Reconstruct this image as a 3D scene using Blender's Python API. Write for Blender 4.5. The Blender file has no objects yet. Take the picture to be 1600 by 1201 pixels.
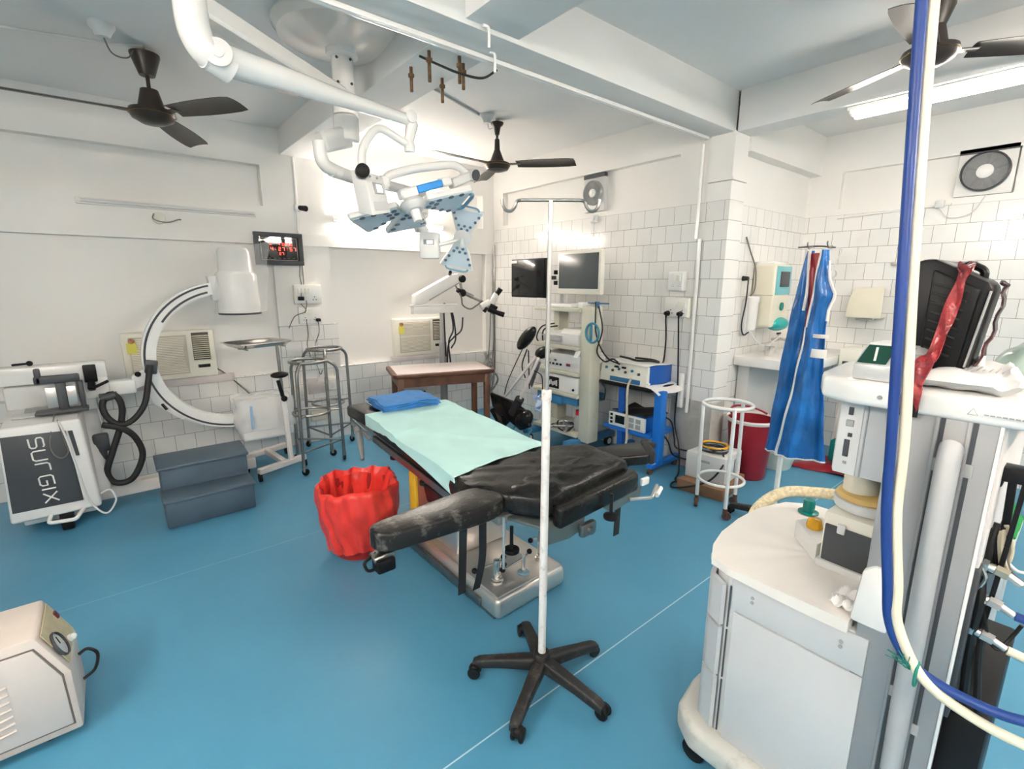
import bpy, bmesh, math, random
from mathutils import Vector, Matrix
random.seed(7)
PI = math.pi
sc = bpy.context.scene
COL = sc.collection
V = Vector

# ---------------------------------------------------------------- materials
MATS = {}
def node(nt, t, **kw):
    n = nt.nodes.new(t)
    for k, v in kw.items():
        setattr(n, k, v)
    return n
def mat(name, col, rough=0.5, metal=0.0, vary=0.06, scale=6.0, bump=0.0, bscale=60.0, dirt=None, dirt_amt=0.0, dscale=3.0,
        trans=0.0, alpha=1.0, emit=None, estr=0.0, coat=0.0, ior=1.45, spec=0.5, aniso=0.0):
    """principled material with procedural colour variation, optional dirt and bump"""
    if name in MATS: return MATS[name]
    m = bpy.data.materials.new(name); m.use_nodes = True
    nt = m.node_tree; b = nt.nodes['Principled BSDF']
    L = nt.links.new
    tc = node(nt, 'ShaderNodeTexCoord')
    nz = node(nt, 'ShaderNodeTexNoise'); nz.inputs['Scale'].default_value = scale; nz.inputs['Detail'].default_value = 4
    L(tc.outputs['Object'], nz.inputs['Vector'])
    rp = node(nt, 'ShaderNodeValToRGB')
    c0 = [max(0, c * (1 - vary)) for c in col]; c1 = [min(1, c * (1 + vary)) for c in col]
    rp.color_ramp.elements[0].position = 0.3; rp.color_ramp.elements[1].position = 0.7
    rp.color_ramp.elements[0].color = (*c0, 1); rp.color_ramp.elements[1].color = (*c1, 1)
    L(nz.outputs['Fac'], rp.inputs['Fac'])
    out = rp.outputs['Color']
    if dirt:
        n2 = node(nt, 'ShaderNodeTexNoise'); n2.inputs['Scale'].default_value = dscale; n2.inputs['Detail'].default_value = 8
        n2.inputs['Roughness'].default_value = 0.7
        L(tc.outputs['Object'], n2.inputs['Vector'])
        r2 = node(nt, 'ShaderNodeValToRGB'); r2.color_ramp.elements[0].position = 0.52; r2.color_ramp.elements[1].position = 0.72
        r2.color_ramp.elements[0].color = (0, 0, 0, 1); r2.color_ramp.elements[1].color = (dirt_amt,) * 3 + (1,)
        L(n2.outputs['Fac'], r2.inputs['Fac'])
        mx = node(nt, 'ShaderNodeMixRGB'); mx.inputs['Color2'].default_value = (*dirt, 1)
        L(r2.outputs['Color'], mx.inputs['Fac']); L(out, mx.inputs['Color1']); out = mx.outputs['Color']
    L(out, b.inputs['Base Color'])
    b.inputs['Roughness'].default_value = rough; b.inputs['Metallic'].default_value = metal
    b.inputs['IOR'].default_value = ior
    b.inputs['Specular IOR Level'].default_value = spec
    if aniso: b.inputs['Anisotropic'].default_value = aniso
    if coat: b.inputs['Coat Weight'].default_value = coat; b.inputs['Coat Roughness'].default_value = 0.1
    if trans: b.inputs['Transmission Weight'].default_value = trans
    if alpha < 1: b.inputs['Alpha'].default_value = alpha
    if emit: b.inputs['Emission Color'].default_value = (*emit, 1); b.inputs['Emission Strength'].default_value = estr
    if bump:
        n3 = node(nt, 'ShaderNodeTexNoise'); n3.inputs['Scale'].default_value = bscale; n3.inputs['Detail'].default_value = 3
        L(tc.outputs['Object'], n3.inputs['Vector'])
        bp = node(nt, 'ShaderNodeBump'); bp.inputs['Strength'].default_value = bump; bp.inputs['Distance'].default_value = 0.01
        L(n3.outputs['Fac'], bp.inputs['Height']); L(bp.outputs['Normal'], b.inputs['Normal'])
    MATS[name] = m
    return m
def srgb(r, g, b):
    f = lambda c: (c / 255 / 12.92) if c / 255 <= 0.04045 else ((c / 255 + 0.055) / 1.055) ** 2.4
    return (f(r), f(g), f(b))

def tile_mat(name, plane, dirt_z=0.25):
    """white 15 cm glazed tiles in running bond; plane 'x' uses (y,z), 'y' uses (x,z)"""
    m = bpy.data.materials.new(name); m.use_nodes = True
    nt = m.node_tree; b = nt.nodes['Principled BSDF']; L = nt.links.new
    tc = node(nt, 'ShaderNodeTexCoord'); sp = node(nt, 'ShaderNodeSeparateXYZ'); cb = node(nt, 'ShaderNodeCombineXYZ')
    L(tc.outputs['Object'], sp.inputs[0])
    L(sp.outputs['Y' if plane == 'x' else 'X'], cb.inputs['X']); L(sp.outputs['Z'], cb.inputs['Y'])
    br = node(nt, 'ShaderNodeTexBrick'); br.offset = 0.5; br.offset_frequency = 2
    br.inputs['Scale'].default_value = 1; br.inputs['Brick Width'].default_value = 0.1485; br.inputs['Row Height'].default_value = 0.1485
    br.inputs['Mortar Size'].default_value = 0.0018; br.inputs['Mortar Smooth'].default_value = 0.15; br.inputs['Bias'].default_value = -0.3
    br.inputs['Color1'].default_value = (0.80, 0.79, 0.77, 1); br.inputs['Color2'].default_value = (0.735, 0.73, 0.715, 1)
    br.inputs['Mortar'].default_value = (0.25, 0.24, 0.225, 1)
    L(cb.outputs[0], br.inputs['Vector'])
    nz = node(nt, 'ShaderNodeTexNoise'); nz.inputs['Scale'].default_value = 2.2; nz.inputs['Detail'].default_value = 7
    L(tc.outputs['Object'], nz.inputs['Vector'])
    rp = node(nt, 'ShaderNodeValToRGB'); rp.color_ramp.elements[0].position = 0.56; rp.color_ramp.elements[1].position = 0.8
    rp.color_ramp.elements[0].color = (0, 0, 0, 1); rp.color_ramp.elements[1].color = (0.35,) * 3 + (1,)
    L(nz.outputs['Fac'], rp.inputs['Fac'])
    mx = node(nt, 'ShaderNodeMixRGB'); mx.inputs['Color2'].default_value = (0.52, 0.48, 0.42, 1)
    L(rp.outputs['Color'], mx.inputs['Fac']); L(br.outputs['Color'], mx.inputs['Color1'])
    L(mx.outputs['Color'], b.inputs['Base Color'])
    b.inputs['Roughness'].default_value = 0.16
    bp = node(nt, 'ShaderNodeBump'); bp.inputs['Strength'].default_value = 0.35; bp.inputs['Distance'].default_value = 0.004; bp.invert = True
    L(br.outputs['Fac'], bp.inputs['Height']); L(bp.outputs['Normal'], b.inputs['Normal'])
    return m

# ---------------------------------------------------------------- mesh builder
def smooth_path(pts, n=8, closed=False):
    pts = [V(p) for p in pts]
    if len(pts) < 3: return pts
    out = []; N = len(pts)
    rng = range(N if closed else N - 1)
    for i in rng:
        if closed: p0, p1, p2, p3 = pts[(i - 1) % N], pts[i], pts[(i + 1) % N], pts[(i + 2) % N]
        else:
            p1, p2 = pts[i], pts[i + 1]
            p0 = pts[i - 1] if i > 0 else p1 * 2 - p2
            p3 = pts[i + 2] if i + 2 < N else p2 * 2 - p1
        for k in range(n):
            t = k / n
            out.append(0.5 * ((2 * p1) + (p2 - p0) * t + (2 * p0 - 5 * p1 + 4 * p2 - p3) * t * t + (3 * p1 - p0 - 3 * p2 + p3) * t ** 3))
    if not closed: out.append(pts[-1])
    return out
def fillet(pts, r=0.03, n=5):
    """polyline with rounded corners"""
    pts = [V(p) for p in pts]; out = [pts[0]]
    for i in range(1, len(pts) - 1):
        a, b, c = pts[i - 1], pts[i], pts[i + 1]
        d1 = min(r, (a - b).length * .45); d2 = min(r, (c - b).length * .45)
        p = b + (a - b).normalized() * d1; q = b + (c - b).normalized() * d2
        for k in range(n + 1):
            t = k / n
            out.append(p * (1 - t) ** 2 + b * 2 * t * (1 - t) + q * t * t)
    out.append(pts[-1]); return out

class MB:
    def __init__(s): s.bm = bmesh.new()
    def _add(s, tb, M=None, mi=0):
        me = bpy.data.meshes.new('tmp')
        for f in tb.faces: f.material_index = mi
        if M is not None: bmesh.ops.transform(tb, matrix=M, verts=tb.verts)
        tb.to_mesh(me); tb.free(); s.bm.from_mesh(me); bpy.data.meshes.remove(me)
        return s
    def box(s, c, d, rz=0, bev=0.0, seg=2, M=None, mi=0, rx=0, ry=0):
        tb = bmesh.new(); bmesh.ops.create_cube(tb, size=1)
        bmesh.ops.scale(tb, vec=d, verts=tb.verts)
        if bev > 0: bmesh.ops.bevel(tb, geom=tb.edges[:], offset=min(bev, min(d) * .49), segments=seg, profile=0.5, affect='EDGES')
        T = Matrix.Translation(V(c)) @ Matrix.Rotation(rz, 4, 'Z') @ Matrix.Rotation(ry, 4, 'Y') @ Matrix.Rotation(rx, 4, 'X')
        if M is not None: T = M @ T
        return s._add(tb, T, mi)
    def bb(s, lo, hi, bev=0.0, seg=2, mi=0, M=None):
        lo, hi = V(lo), V(hi); d = hi - lo
        return s.box((lo + hi) / 2, [abs(x) for x in d], bev=bev, seg=seg, mi=mi, M=M)
    def cyl(s, p0, p1, r0, r1=None, n=16, bev=0.0, mi=0):
        p0, p1 = V(p0), V(p1); r1 = r0 if r1 is None else r1; h = (p1 - p0).length
        tb = bmesh.new(); bmesh.ops.create_cone(tb, cap_ends=True, segments=n, radius1=r0, radius2=r1, depth=h)
        if bev > 0:
            ed = [e for e in tb.edges if abs(e.verts[0].co.z - e.verts[1].co.z) < 1e-6]
            bmesh.ops.bevel(tb, geom=ed, offset=bev, segments=2, profile=0.5, affect='EDGES')
        q = V((0, 0, 1)).rotation_difference(p1 - p0)
        return s._add(tb, Matrix.Translation((p0 + p1) / 2) @ q.to_matrix().to_4x4(), mi)
    def sph(s, c, r, sx=1, sy=1, sz=1, n=12, mi=0, M=None):
        tb = bmesh.new(); bmesh.ops.create_uvsphere(tb, u_segments=n * 2, v_segments=n, radius=r)
        T = Matrix.Translation(V(c)) @ Matrix.Diagonal((sx, sy, sz, 1))
        if M is not None: T = M @ T
        return s._add(tb, T, mi)
    def tube(s, pts, r, n=8, closed=False, flat=1.0, mi=0, caps=True, rad=None):
        pts = [V(p) for p in pts]; N = len(pts); bm = s.bm
        rings = []; up = None
        for i, p in enumerate(pts):
            if closed: t = pts[(i + 1) % N] - pts[i - 1]
            else: t = pts[min(i + 1, N - 1)] - pts[max(i - 1, 0)]
            if t.length < 1e-9: t = V((0, 0, 1))
            t.normalize()
            if up is None:
                up = V((0, 0, 1)) if abs(t.z) < 0.9 else V((1, 0, 0))
            a = t.cross(up)
            if a.length < 1e-6: a = t.cross(V((1, 0, 0)) if abs(t.x) < .9 else V((0, 1, 0)))
            a.normalize(); b = a.cross(t).normalized(); up = b
            rr = rad[i] if rad else r
            ring = [bm.verts.new(p + a * math.cos(2 * PI * k / n) * rr + b * math.sin(2 * PI * k / n) * rr * flat) for k in range(n)]
            rings.append(ring)
        M_ = N if closed else N - 1
        for i in range(M_):
            A, B = rings[i], rings[(i + 1) % N]
            for k in range(n):
                f = bm.faces.new((A[k], A[(k + 1) % n], B[(k + 1) % n], B[k])); f.material_index = mi
        if not closed and caps:
            for R_ in (rings[0][::-1], rings[-1]):
                f = bm.faces.new(R_); f.material_index = mi
        return s
    def bar(s, pts, w, h, mi=0, up=(0, 0, 1)):
        """rectangular bar swept along a straight-segment path"""
        for a, b in zip(pts[:-1], pts[1:]):
            a, b = V(a), V(b); t = (b - a); l = t.length; t.normalize()
            u = V(up)
            if abs(t.dot(u)) > .98: u = V((1, 0, 0))
            x = t.cross(u).normalized(); z = x.cross(t).normalized()
            M = Matrix((x, t, z)).transposed().to_4x4(); M.translation = (a + b) / 2
            s.box((0, 0, 0), (w, l, h), bev=min(w, h) * .15, seg=1, M=M, mi=mi)
        return s
    def lathe(s, prof, c=(0, 0, 0), n=24, mi=0, M=None, cap=False):
        """profile [(r,z)...] turned about z through c"""
        tb = bmesh.new(); rings = []
        for r, z in prof:
            if r < 1e-6: rings.append([tb.verts.new((0, 0, z))])
            else: rings.append([tb.verts.new((r * math.cos(2 * PI * k / n), r * math.sin(2 * PI * k / n), z)) for k in range(n)])
        for A, B in zip(rings[:-1], rings[1:]):
            for k in range(n):
                a, b_, c_, d = A[k % len(A)], A[(k + 1) % len(A)], B[(k + 1) % len(B)], B[k % len(B)]
                q = []
                for v in (a, b_, c_, d):
                    if v not in q: q.append(v)
                if len(q) >= 3: tb.faces.new(q)
        if cap:
            for R_ in (rings[0], rings[-1]):
                if len(R_) > 2: tb.faces.new(R_)
        bmesh.ops.recalc_face_normals(tb, faces=tb.faces)
        T = Matrix.Translation(V(c))
        if M is not None: T = M @ T
        return s._add(tb, T, mi)
    def prism(s, pts, d, bev=0.0, seg=2, mi=0, M=None):
        """polygon (3D points, planar) extruded by vector d"""
        tb = bmesh.new(); d = V(d)
        vs = [tb.verts.new(p) for p in pts]; f = tb.faces.new(vs)
        r = bmesh.ops.extrude_face_region(tb, geom=[f])
        bmesh.ops.translate(tb, vec=d, verts=[v for v in r['geom'] if isinstance(v, bmesh.types.BMVert)])
        bmesh.ops.recalc_face_normals(tb, faces=tb.faces)
        if bev > 0: bmesh.ops.bevel(tb, geom=tb.edges[:], offset=bev, segments=seg, profile=0.5, affect='EDGES')
        return s._add(tb, M, mi)
    def grid(s, fn, nu, nv, mi=0, thick=0.0):
        """surface fn(u,v)->point, u,v in 0..1; optional thickness along normal"""
        tb = bmesh.new()
        g = [[tb.verts.new(fn(i / nu, j / nv)) for j in range(nv + 1)] for i in range(nu + 1)]
        for i in range(nu):
            for j in range(nv): tb.faces.new((g[i][j], g[i + 1][j], g[i + 1][j + 1], g[i][j + 1]))
        if thick:
            tb.normal_update()
            bmesh.ops.solidify(tb, geom=tb.faces[:], thickness=thick)
        return s._add(tb, None, mi)

def shade(me, ang=38):
    for p in me.polygons: p.use_smooth = True
    me.update()
    bm = bmesh.new(); bm.from_mesh(me)
    a = math.radians(ang)
    for e in bm.edges:
        if len(e.link_faces) == 2:
            e.smooth = e.calc_face_angle(0) < a
    bm.to_mesh(me); bm.free()

def root_of(o):
    while o.parent: o = o.parent
    return o
def obj(name, mb, mats, parent=None, w=False, label=None, kind=None, recalc=True, ang=38):
    """links a builder as ONE mesh object; w=True: coordinates are world ones"""
    if recalc: bmesh.ops.recalc_face_normals(mb.bm, faces=mb.bm.faces)
    me = bpy.data.meshes.new(name)
    mb.bm.to_mesh(me); mb.bm.free()
    if w and parent is not None:
        T = Matrix.Translation(root_of(parent).location) @ Matrix.Rotation(root_of(parent).rotation_euler.z, 4, 'Z')
        me.transform(T.inverted())
    shade(me, ang)
    if not isinstance(mats, (list, tuple)): mats = [mats]
    for m in mats: me.materials.append(m)
    o = bpy.data.objects.new(name, me); COL.objects.link(o)
    if parent is not None: o.parent = parent
    if label: o['label'] = label
    if kind: o['kind'] = kind
    return o
def tag(o, label, cat, group=None):
    o['label'] = label; o['category'] = cat
    if group: o['group'] = group
    return o
def thing(name, label, cat, loc=(0, 0, 0), rz=0, group=None):
    o = bpy.data.objects.new(name, None); COL.objects.link(o)
    o.location = loc; o.rotation_euler = (0, 0, rz); o.empty_display_size = 0.05
    return tag(o, label, cat, group)
def solo(name, mb, m, label, cat, group=None, loc=None):
    """a thing that is one mesh; loc: origin (coordinates given are world ones)"""
    o = obj(name, mb, m)
    if loc is not None:
        o.data.transform(Matrix.Translation(-V(loc))); o.location = loc
    return tag(o, label, cat, group)
def struct(name, mb, m):
    o = obj(name, mb, m); o['kind'] = 'structure'; return o
def dup(root, loc, rz, label=None):
    r = root.copy(); COL.objects.link(r); r.location = loc; r.rotation_euler = (0, 0, rz)
    if label: r['label'] = label
    def rec(src, dst):
        for ch in [c for c in bpy.data.objects if c.parent == src and c not in made]:
            c = ch.copy(); made.add(c); COL.objects.link(c); c.parent = dst
            c.matrix_parent_inverse = ch.matrix_parent_inverse.copy(); rec(ch, c)
    made = set(); rec(root, r)
    return r

# ---- stroke lettering (polyline glyphs on a 0..1 x 0..1 cell)
GL = {
 'A': [[(0,0),(0,.7),(.5,1),(1,.7),(1,0)],[(0,.4),(1,.4)]], 'S': [[(1,.9),(.85,1),(.15,1),(0,.88),(0,.62),(.15,.52),(.85,.48),(1,.36),(1,.12),(.85,0),(0,0)]],
 'U': [[(0,1),(0,.15),(.15,0),(.85,0),(1,.15),(1,1)]], 'r': [[(0,0),(0,.85),(.15,1),(.8,1)]], 'G': [[(1,1),(.15,1),(0,.85),(0,.15),(.15,0),(.85,0),(1,.15),(1,.5),(.5,.5)]],
 'I': [[(.5,0),(.5,1)]], 'X': [[(0,0),(1,1)],[(0,1),(1,0)]],
 '0': [[(0,0),(1,0),(1,1),(0,1),(0,0)]], '1': [[(1,0),(1,1)]], '2': [[(0,1),(1,1),(1,.5),(0,.5),(0,0),(1,0)]], '3': [[(0,1),(1,1),(1,0),(0,0)],[(0,.5),(1,.5)]],
 '4': [[(0,1),(0,.5),(1,.5)],[(1,1),(1,0)]], '5': [[(1,1),(0,1),(0,.5),(1,.5),(1,0),(0,0)]], '6': [[(1,1),(0,1),(0,0),(1,0),(1,.5),(0,.5)]], '7': [[(0,1),(1,1),(1,0)]],
 '8': [[(0,0),(1,0),(1,1),(0,1),(0,0)],[(0,.5),(1,.5)]], '9': [[(1,.5),(0,.5),(0,1),(1,1),(1,0),(0,0)]], ':': [[(.5,.25),(.5,.32)],[(.5,.68),(.5,.75)]], '-': [[(.1,.5),(.9,.5)]],
 'N': [[(0,0),(0,1),(1,0),(1,1)]], 'M': [[(0,0),(0,1),(.5,.5),(1,1),(1,0)]], 'T': [[(0,1),(1,1)],[(.5,1),(.5,0)]], 'E': [[(1,1),(0,1),(0,0),(1,0)],[(0,.5),(.8,.5)]],
 'O': [[(0,0),(1,0),(1,1),(0,1),(0,0)]], 'L': [[(0,1),(0,0),(1,0)]], 'P': [[(0,0),(0,1),(1,1),(1,.5),(0,.5)]], 'C': [[(1,1),(0,1),(0,0),(1,0)]], 'R': [[(0,0),(0,1),(1,1),(1,.5),(0,.5),(1,0)]],
 'W': [[(0,1),(.25,0),(.5,.7),(.75,0),(1,1)]], 'D': [[(0,0),(0,1),(.7,1),(1,.7),(1,.3),(.7,0),(0,0)]], 'H': [[(0,0),(0,1)],[(1,0),(1,1)],[(0,.5),(1,.5)]], 'F': [[(0,0),(0,1),(1,1)],[(0,.5),(.8,.5)]],
}
def letters(mb, text, org, ux, uy, w, h, gap, r, mi=0):
    """round strokes; ux,uy unit vectors of the writing plane"""
    org, ux, uy = V(org), V(ux), V(uy); x = 0
    for ch in text:
        cw = w
        if ch == ' ': x += w * .7; continue
        if ch == 'I': cw = w * .15
        for st in GL[ch]:
            pts = [org + ux * (x + (a if ch != 'I' else .5) * cw) + uy * (b * h) for a, b in st]
            mb.tube(pts, r, n=6, mi=mi)
        x += cw + gap
    return mb
# ---------------------------------------------------------------- palette
M_WHITE = mat('white_paint', (0.80, 0.785, 0.76), 0.45, vary=0.02, scale=1.5, bump=0.08, bscale=25)
M_CEIL = mat('ceiling_paint', (0.76, 0.75, 0.735), 0.7, vary=0.02, scale=1.0, bump=0.05, bscale=30)
M_SHEEN = mat('glossy_beam_paint', (0.66, 0.67, 0.66), 0.28, vary=0.04, scale=2, bump=0.25, bscale=9)
M_TX = tile_mat('wall_tiles_x', 'x'); M_TY = tile_mat('wall_tiles_y', 'y')
M_ENAMEL = mat('white_enamel', (0.82, 0.81, 0.79), 0.25, vary=0.02, coat=0.3)
M_ENAMELP = mat('pinkish_white_enamel', (0.80, 0.74, 0.71), 0.35, vary=0.04)
M_CREAM = mat('cream_plastic', (0.72, 0.68, 0.56), 0.45, vary=0.03)
M_IVORY = mat('ivory_plastic', (0.78, 0.76, 0.67), 0.4, vary=0.02)
M_GREYW = mat('grey_white_plastic', (0.66, 0.66, 0.655), 0.4, vary=0.02)
M_GREY = mat('mid_grey_plastic', (0.36, 0.365, 0.37), 0.45, vary=0.04)
M_DGREY = mat('dark_grey_plastic', (0.055, 0.06, 0.068), 0.45, vary=0.08)
M_BLACK = mat('black_plastic', (0.008, 0.008, 0.009), 0.42, vary=0.2, spec=0.25)
M_RUBBER = mat('black_rubber', (0.016, 0.016, 0.017), 0.6, vary=0.2, bump=0.1)
M_LEATHER = mat('black_vinyl', (0.011, 0.0105, 0.0105), 0.27, spec=0.35, vary=0.15, bump=0.12, bscale=60, dirt=(0.10, 0.09, 0.085), dirt_amt=0.2, dscale=5)
M_LEATHW = mat('worn_black_vinyl', (0.016, 0.015, 0.0145), 0.30, spec=0.38, vary=0.15, bump=0.12, bscale=70, dirt=(0.34, 0.31, 0.28), dirt_amt=0.55, dscale=14)
M_STEEL = mat('brushed_steel', (0.72, 0.67, 0.63), 0.30, 0.85, vary=0.05, scale=3)
M_STEELP = mat('polished_steel', (0.70, 0.68, 0.65), 0.22, 0.9, vary=0.05)
M_STEELD = mat('dull_steel', (0.33, 0.32, 0.305), 0.35, 1.0, vary=0.15, scale=14)
M_ALU = mat('aluminium', (0.33, 0.335, 0.345), 0.45, 0.35, vary=0.05, scale=4)
M_FAN = mat('brown_fan_enamel', (0.025, 0.018, 0.014), 0.35, vary=0.2)
M_WOOD = mat('dark_wood', (0.115, 0.046, 0.024), 0.4, vary=0.35, scale=9)
M_LAM = mat('pinkish_laminate', (0.80, 0.70, 0.69), 0.25, vary=0.02)
M_RED = mat('red_plastic_film', (0.80, 0.05, 0.038), 0.28, vary=0.10, scale=12, dirt=(0.5, 0.02, 0.02), dirt_amt=0.6, bump=0.35, bscale=16)
M_MAROON = mat('maroon_plastic', (0.26, 0.012, 0.022), 0.3, vary=0.1)
M_BLUEC = mat('blue_cloth', (0.040, 0.205, 0.52), 0.8, vary=0.15, scale=20, bump=0.3, bscale=120)
M_DRAPE = mat('mint_drape', (0.52, 0.80, 0.77), 0.85, vary=0.05, scale=5, bump=0.1, bscale=300)
M_APRON = mat('blue_apron_vinyl', (0.016, 0.13, 0.40), 0.20, vary=0.25, scale=9, bump=1.0, bscale=13)
M_WCLOTH = mat('white_cloth', (0.84, 0.80, 0.76), 0.85, vary=0.02, bump=0.1, bscale=200)
M_STEP = mat('blue_grey_vinyl', (0.068, 0.105, 0.145), 0.4, vary=0.12, scale=5)
M_TEALPL = mat('steel_blue_paint', (0.035, 0.17, 0.34), 0.4, vary=0.1)
M_BLUEP = mat('bright_blue_paint', (0.012, 0.17, 0.62), 0.35, vary=0.05)
M_BLUEPD = mat('deep_blue_panel', (0.012, 0.10, 0.42), 0.35, vary=0.05)
M_TOWER = mat('greenish_cream_metal', (0.56, 0.555, 0.46), 0.45, vary=0.05, scale=5)
M_PAPER = mat('paper', (0.82, 0.80, 0.79), 0.8, vary=0.03)
M_SCREEN = mat('dark_screen', (0.010, 0.011, 0.012), 0.10, vary=0.05)
M_SCREENG = mat('grey_screen', (0.075, 0.085, 0.09), 0.25, vary=0.06)
M_TEAL = mat('teal_green_plastic', (0.0, 0.19, 0.165), 0.25, vary=0.1)
M_YEL = mat('amber_plastic', (0.62, 0.32, 0.015), 0.2, vary=0.1)
M_YPAINT = mat('yellow_panel', (0.72, 0.42, 0.03), 0.5, vary=0.08)
M_DGREEN = mat('dark_green_card', (0.0, 0.055, 0.035), 0.5, vary=0.1)
M_GREENC = mat('bright_green_cloth', (0.02, 0.32, 0.07), 0.8, vary=0.15)
M_RTAPE = mat('crinkled_red_tape', (0.33, 0.035, 0.04), 0.22, vary=0.5, scale=25, bump=0.6, bscale=40, dirt=(0.06, 0.04, 0.06), dirt_amt=0.9, dscale=14)
M_BLUEHOSE = mat('blue_rubber_hose', (0.010, 0.045, 0.22), 0.4, vary=0.08)
M_WHITEHOSE = mat('cream_rubber_hose', (0.78, 0.73, 0.57), 0.45, vary=0.05, scale=12)
M_CARD = mat('brown_wood_crate', (0.25, 0.125, 0.065), 0.75, vary=0.25, scale=8)
M_RUST = mat('rusty_bolt', (0.13, 0.075, 0.035), 0.7, 0.3, vary=0.5, scale=40)
M_LBLUE = mat('pale_blue_lamp_face', (0.56, 0.65, 0.73), 0.3, vary=0.05)
M_BLUEH = mat('blue_grip', (0.02, 0.28, 0.75), 0.3, vary=0.05)
M_LENS = mat('lamp_lens', (0.16, 0.20, 0.26), 0.10, 0.3, vary=0.2)
M_PLASTIC = mat('clear_polythene', (0.92, 0.92, 0.92), 0.08, vary=0.02, alpha=0.16, bump=1.0, bscale=9, spec=0.8)
M_PLASTICW = mat('milky_polythene', (0.88, 0.89, 0.89), 0.10, vary=0.03, alpha=0.42, bump=1.0, bscale=11)
M_SILVER = mat('silver_foil_pack', (0.66, 0.66, 0.66), 0.28, 0.4, vary=0.08, bump=0.4, bscale=25)
M_LEDR = mat('red_led', (0.9, 0.05, 0.03), 0.4, emit=(1.0, 0.07, 0.04), estr=1.1)
M_GLASSY = mat('clock_glass', (0.008, 0.008, 0.009), 0.03, vary=0.05)
M_PANEL = mat('cool_grey_panel', (0.585, 0.595, 0.61), 0.35, vary=0.015)
M_DTAPE = mat('dark_crinkled_tape', (0.035, 0.012, 0.016), 0.2, vary=0.6, scale=25, bump=0.6, bscale=40, dirt=(0.20, 0.03, 0.03), dirt_amt=0.8, dscale=10)
M_INK = mat('black_ink', (0.02, 0.02, 0.02), 0.6)
M_SUCT = mat('pinkish_cream_steel', (0.64, 0.565, 0.515), 0.42, vary=0.05, scale=5, dirt=(0.50, 0.36, 0.27), dirt_amt=0.5, dscale=4)
M_CABLE = mat('black_cable', (0.01, 0.01, 0.01), 0.45)
M_CABLEG = mat('grey_cable', (0.16, 0.15, 0.14), 0.5)
M_CABLEC = mat('beige_cable', (0.55, 0.50, 0.38), 0.5)
M_AMBERP = mat('clear_green_tint', (0.55, 0.70, 0.62), 0.15, vary=0.05, alpha=0.55)
def tube_glow(name, col, s):
    m = bpy.data.materials.new(name); m.use_nodes = True; nt = m.node_tree
    nt.nodes.remove(nt.nodes['Principled BSDF'])
    e = node(nt, 'ShaderNodeEmission'); e.inputs['Color'].default_value = (*col, 1); e.inputs['Strength'].default_value = s
    nt.links.new(e.outputs[0], nt.nodes['Material Output'].inputs[0]); return m
M_TUBE = tube_glow('lit_fluorescent_tube', (1.0, 0.905, 0.80), 35.0)
M_TUBE2 = tube_glow('lit_fluorescent_tube_old', (1.0, 0.905, 0.80), 12.0)
# floor: blue vinyl with welded joints
def floor_mat():
    m = bpy.data.materials.new('blue_vinyl_floor'); m.use_nodes = True
    nt = m.node_tree; b = nt.nodes['Principled BSDF']; L = nt.links.new
    tc = node(nt, 'ShaderNodeTexCoord'); sp = node(nt, 'ShaderNodeSeparateXYZ'); L(tc.outputs['Object'], sp.inputs[0])
    nz = node(nt, 'ShaderNodeTexNoise'); nz.inputs['Scale'].default_value = 1.3; nz.inputs['Detail'].default_value = 6
    L(tc.outputs['Object'], nz.inputs['Vector'])
    rp = node(nt, 'ShaderNodeValToRGB')
    rp.color_ramp.elements[0].position = .3; rp.color_ramp.elements[1].position = .75
    rp.color_ramp.elements[0].color = (*FLOOR0, 1); rp.color_ramp.elements[1].color = (*FLOOR1, 1)
    L(nz.outputs['Fac'], rp.inputs['Fac']); out = rp.outputs['Color']
    for y, amt, hw in ((1.172, .75, .0028), (3.06, .28, .0022)):
        a = node(nt, 'ShaderNodeMath', operation='SUBTRACT'); a.inputs[1].default_value = y; L(sp.outputs['Y'], a.inputs[0])
        c = node(nt, 'ShaderNodeMath', operation='ABSOLUTE'); L(a.outputs[0], c.inputs[0])
        d = node(nt, 'ShaderNodeMath', operation='LESS_THAN'); d.inputs[1].default_value = hw; L(c.outputs[0], d.inputs[0])
        g = node(nt, 'ShaderNodeMath', operation='MULTIPLY'); g.inputs[1].default_value = amt; L(d.outputs[0], g.inputs[0])
        mx = node(nt, 'ShaderNodeMixRGB'); mx.inputs['Color2'].default_value = (.62, .72, .76, 1)
        L(g.outputs[0], mx.inputs['Fac']); L(out, mx.inputs['Color1']); out = mx.outputs['Color']
    L(out, b.inputs['Base Color'])
    n2 = node(nt, 'ShaderNodeTexNoise'); n2.inputs['Scale'].default_value = 3; n2.inputs['Detail'].default_value = 5
    L(tc.outputs['Object'], n2.inputs['Vector'])
    mr = node(nt, 'ShaderNodeMapRange'); mr.inputs['To Min'].default_value = .30; mr.inputs['To Max'].default_value = .46
    L(n2.outputs['Fac'], mr.inputs['Value']); L(mr.outputs[0], b.inputs['Roughness'])
    bp = node(nt, 'ShaderNodeBump'); bp.inputs['Strength'].default_value = .05; bp.inputs['Distance'].default_value = .01
    n3 = node(nt, 'ShaderNodeTexNoise'); n3.inputs['Scale'].default_value = 7; L(tc.outputs['Object'], n3.inputs['Vector'])
    L(n3.outputs['Fac'], bp.inputs['Height']); L(bp.outputs['Normal'], b.inputs['Normal'])
    return m
FLOOR0 = (0.068, 0.255, 0.405); FLOOR1 = (0.085, 0.300, 0.460)
M_FLOOR = floor_mat()
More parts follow.
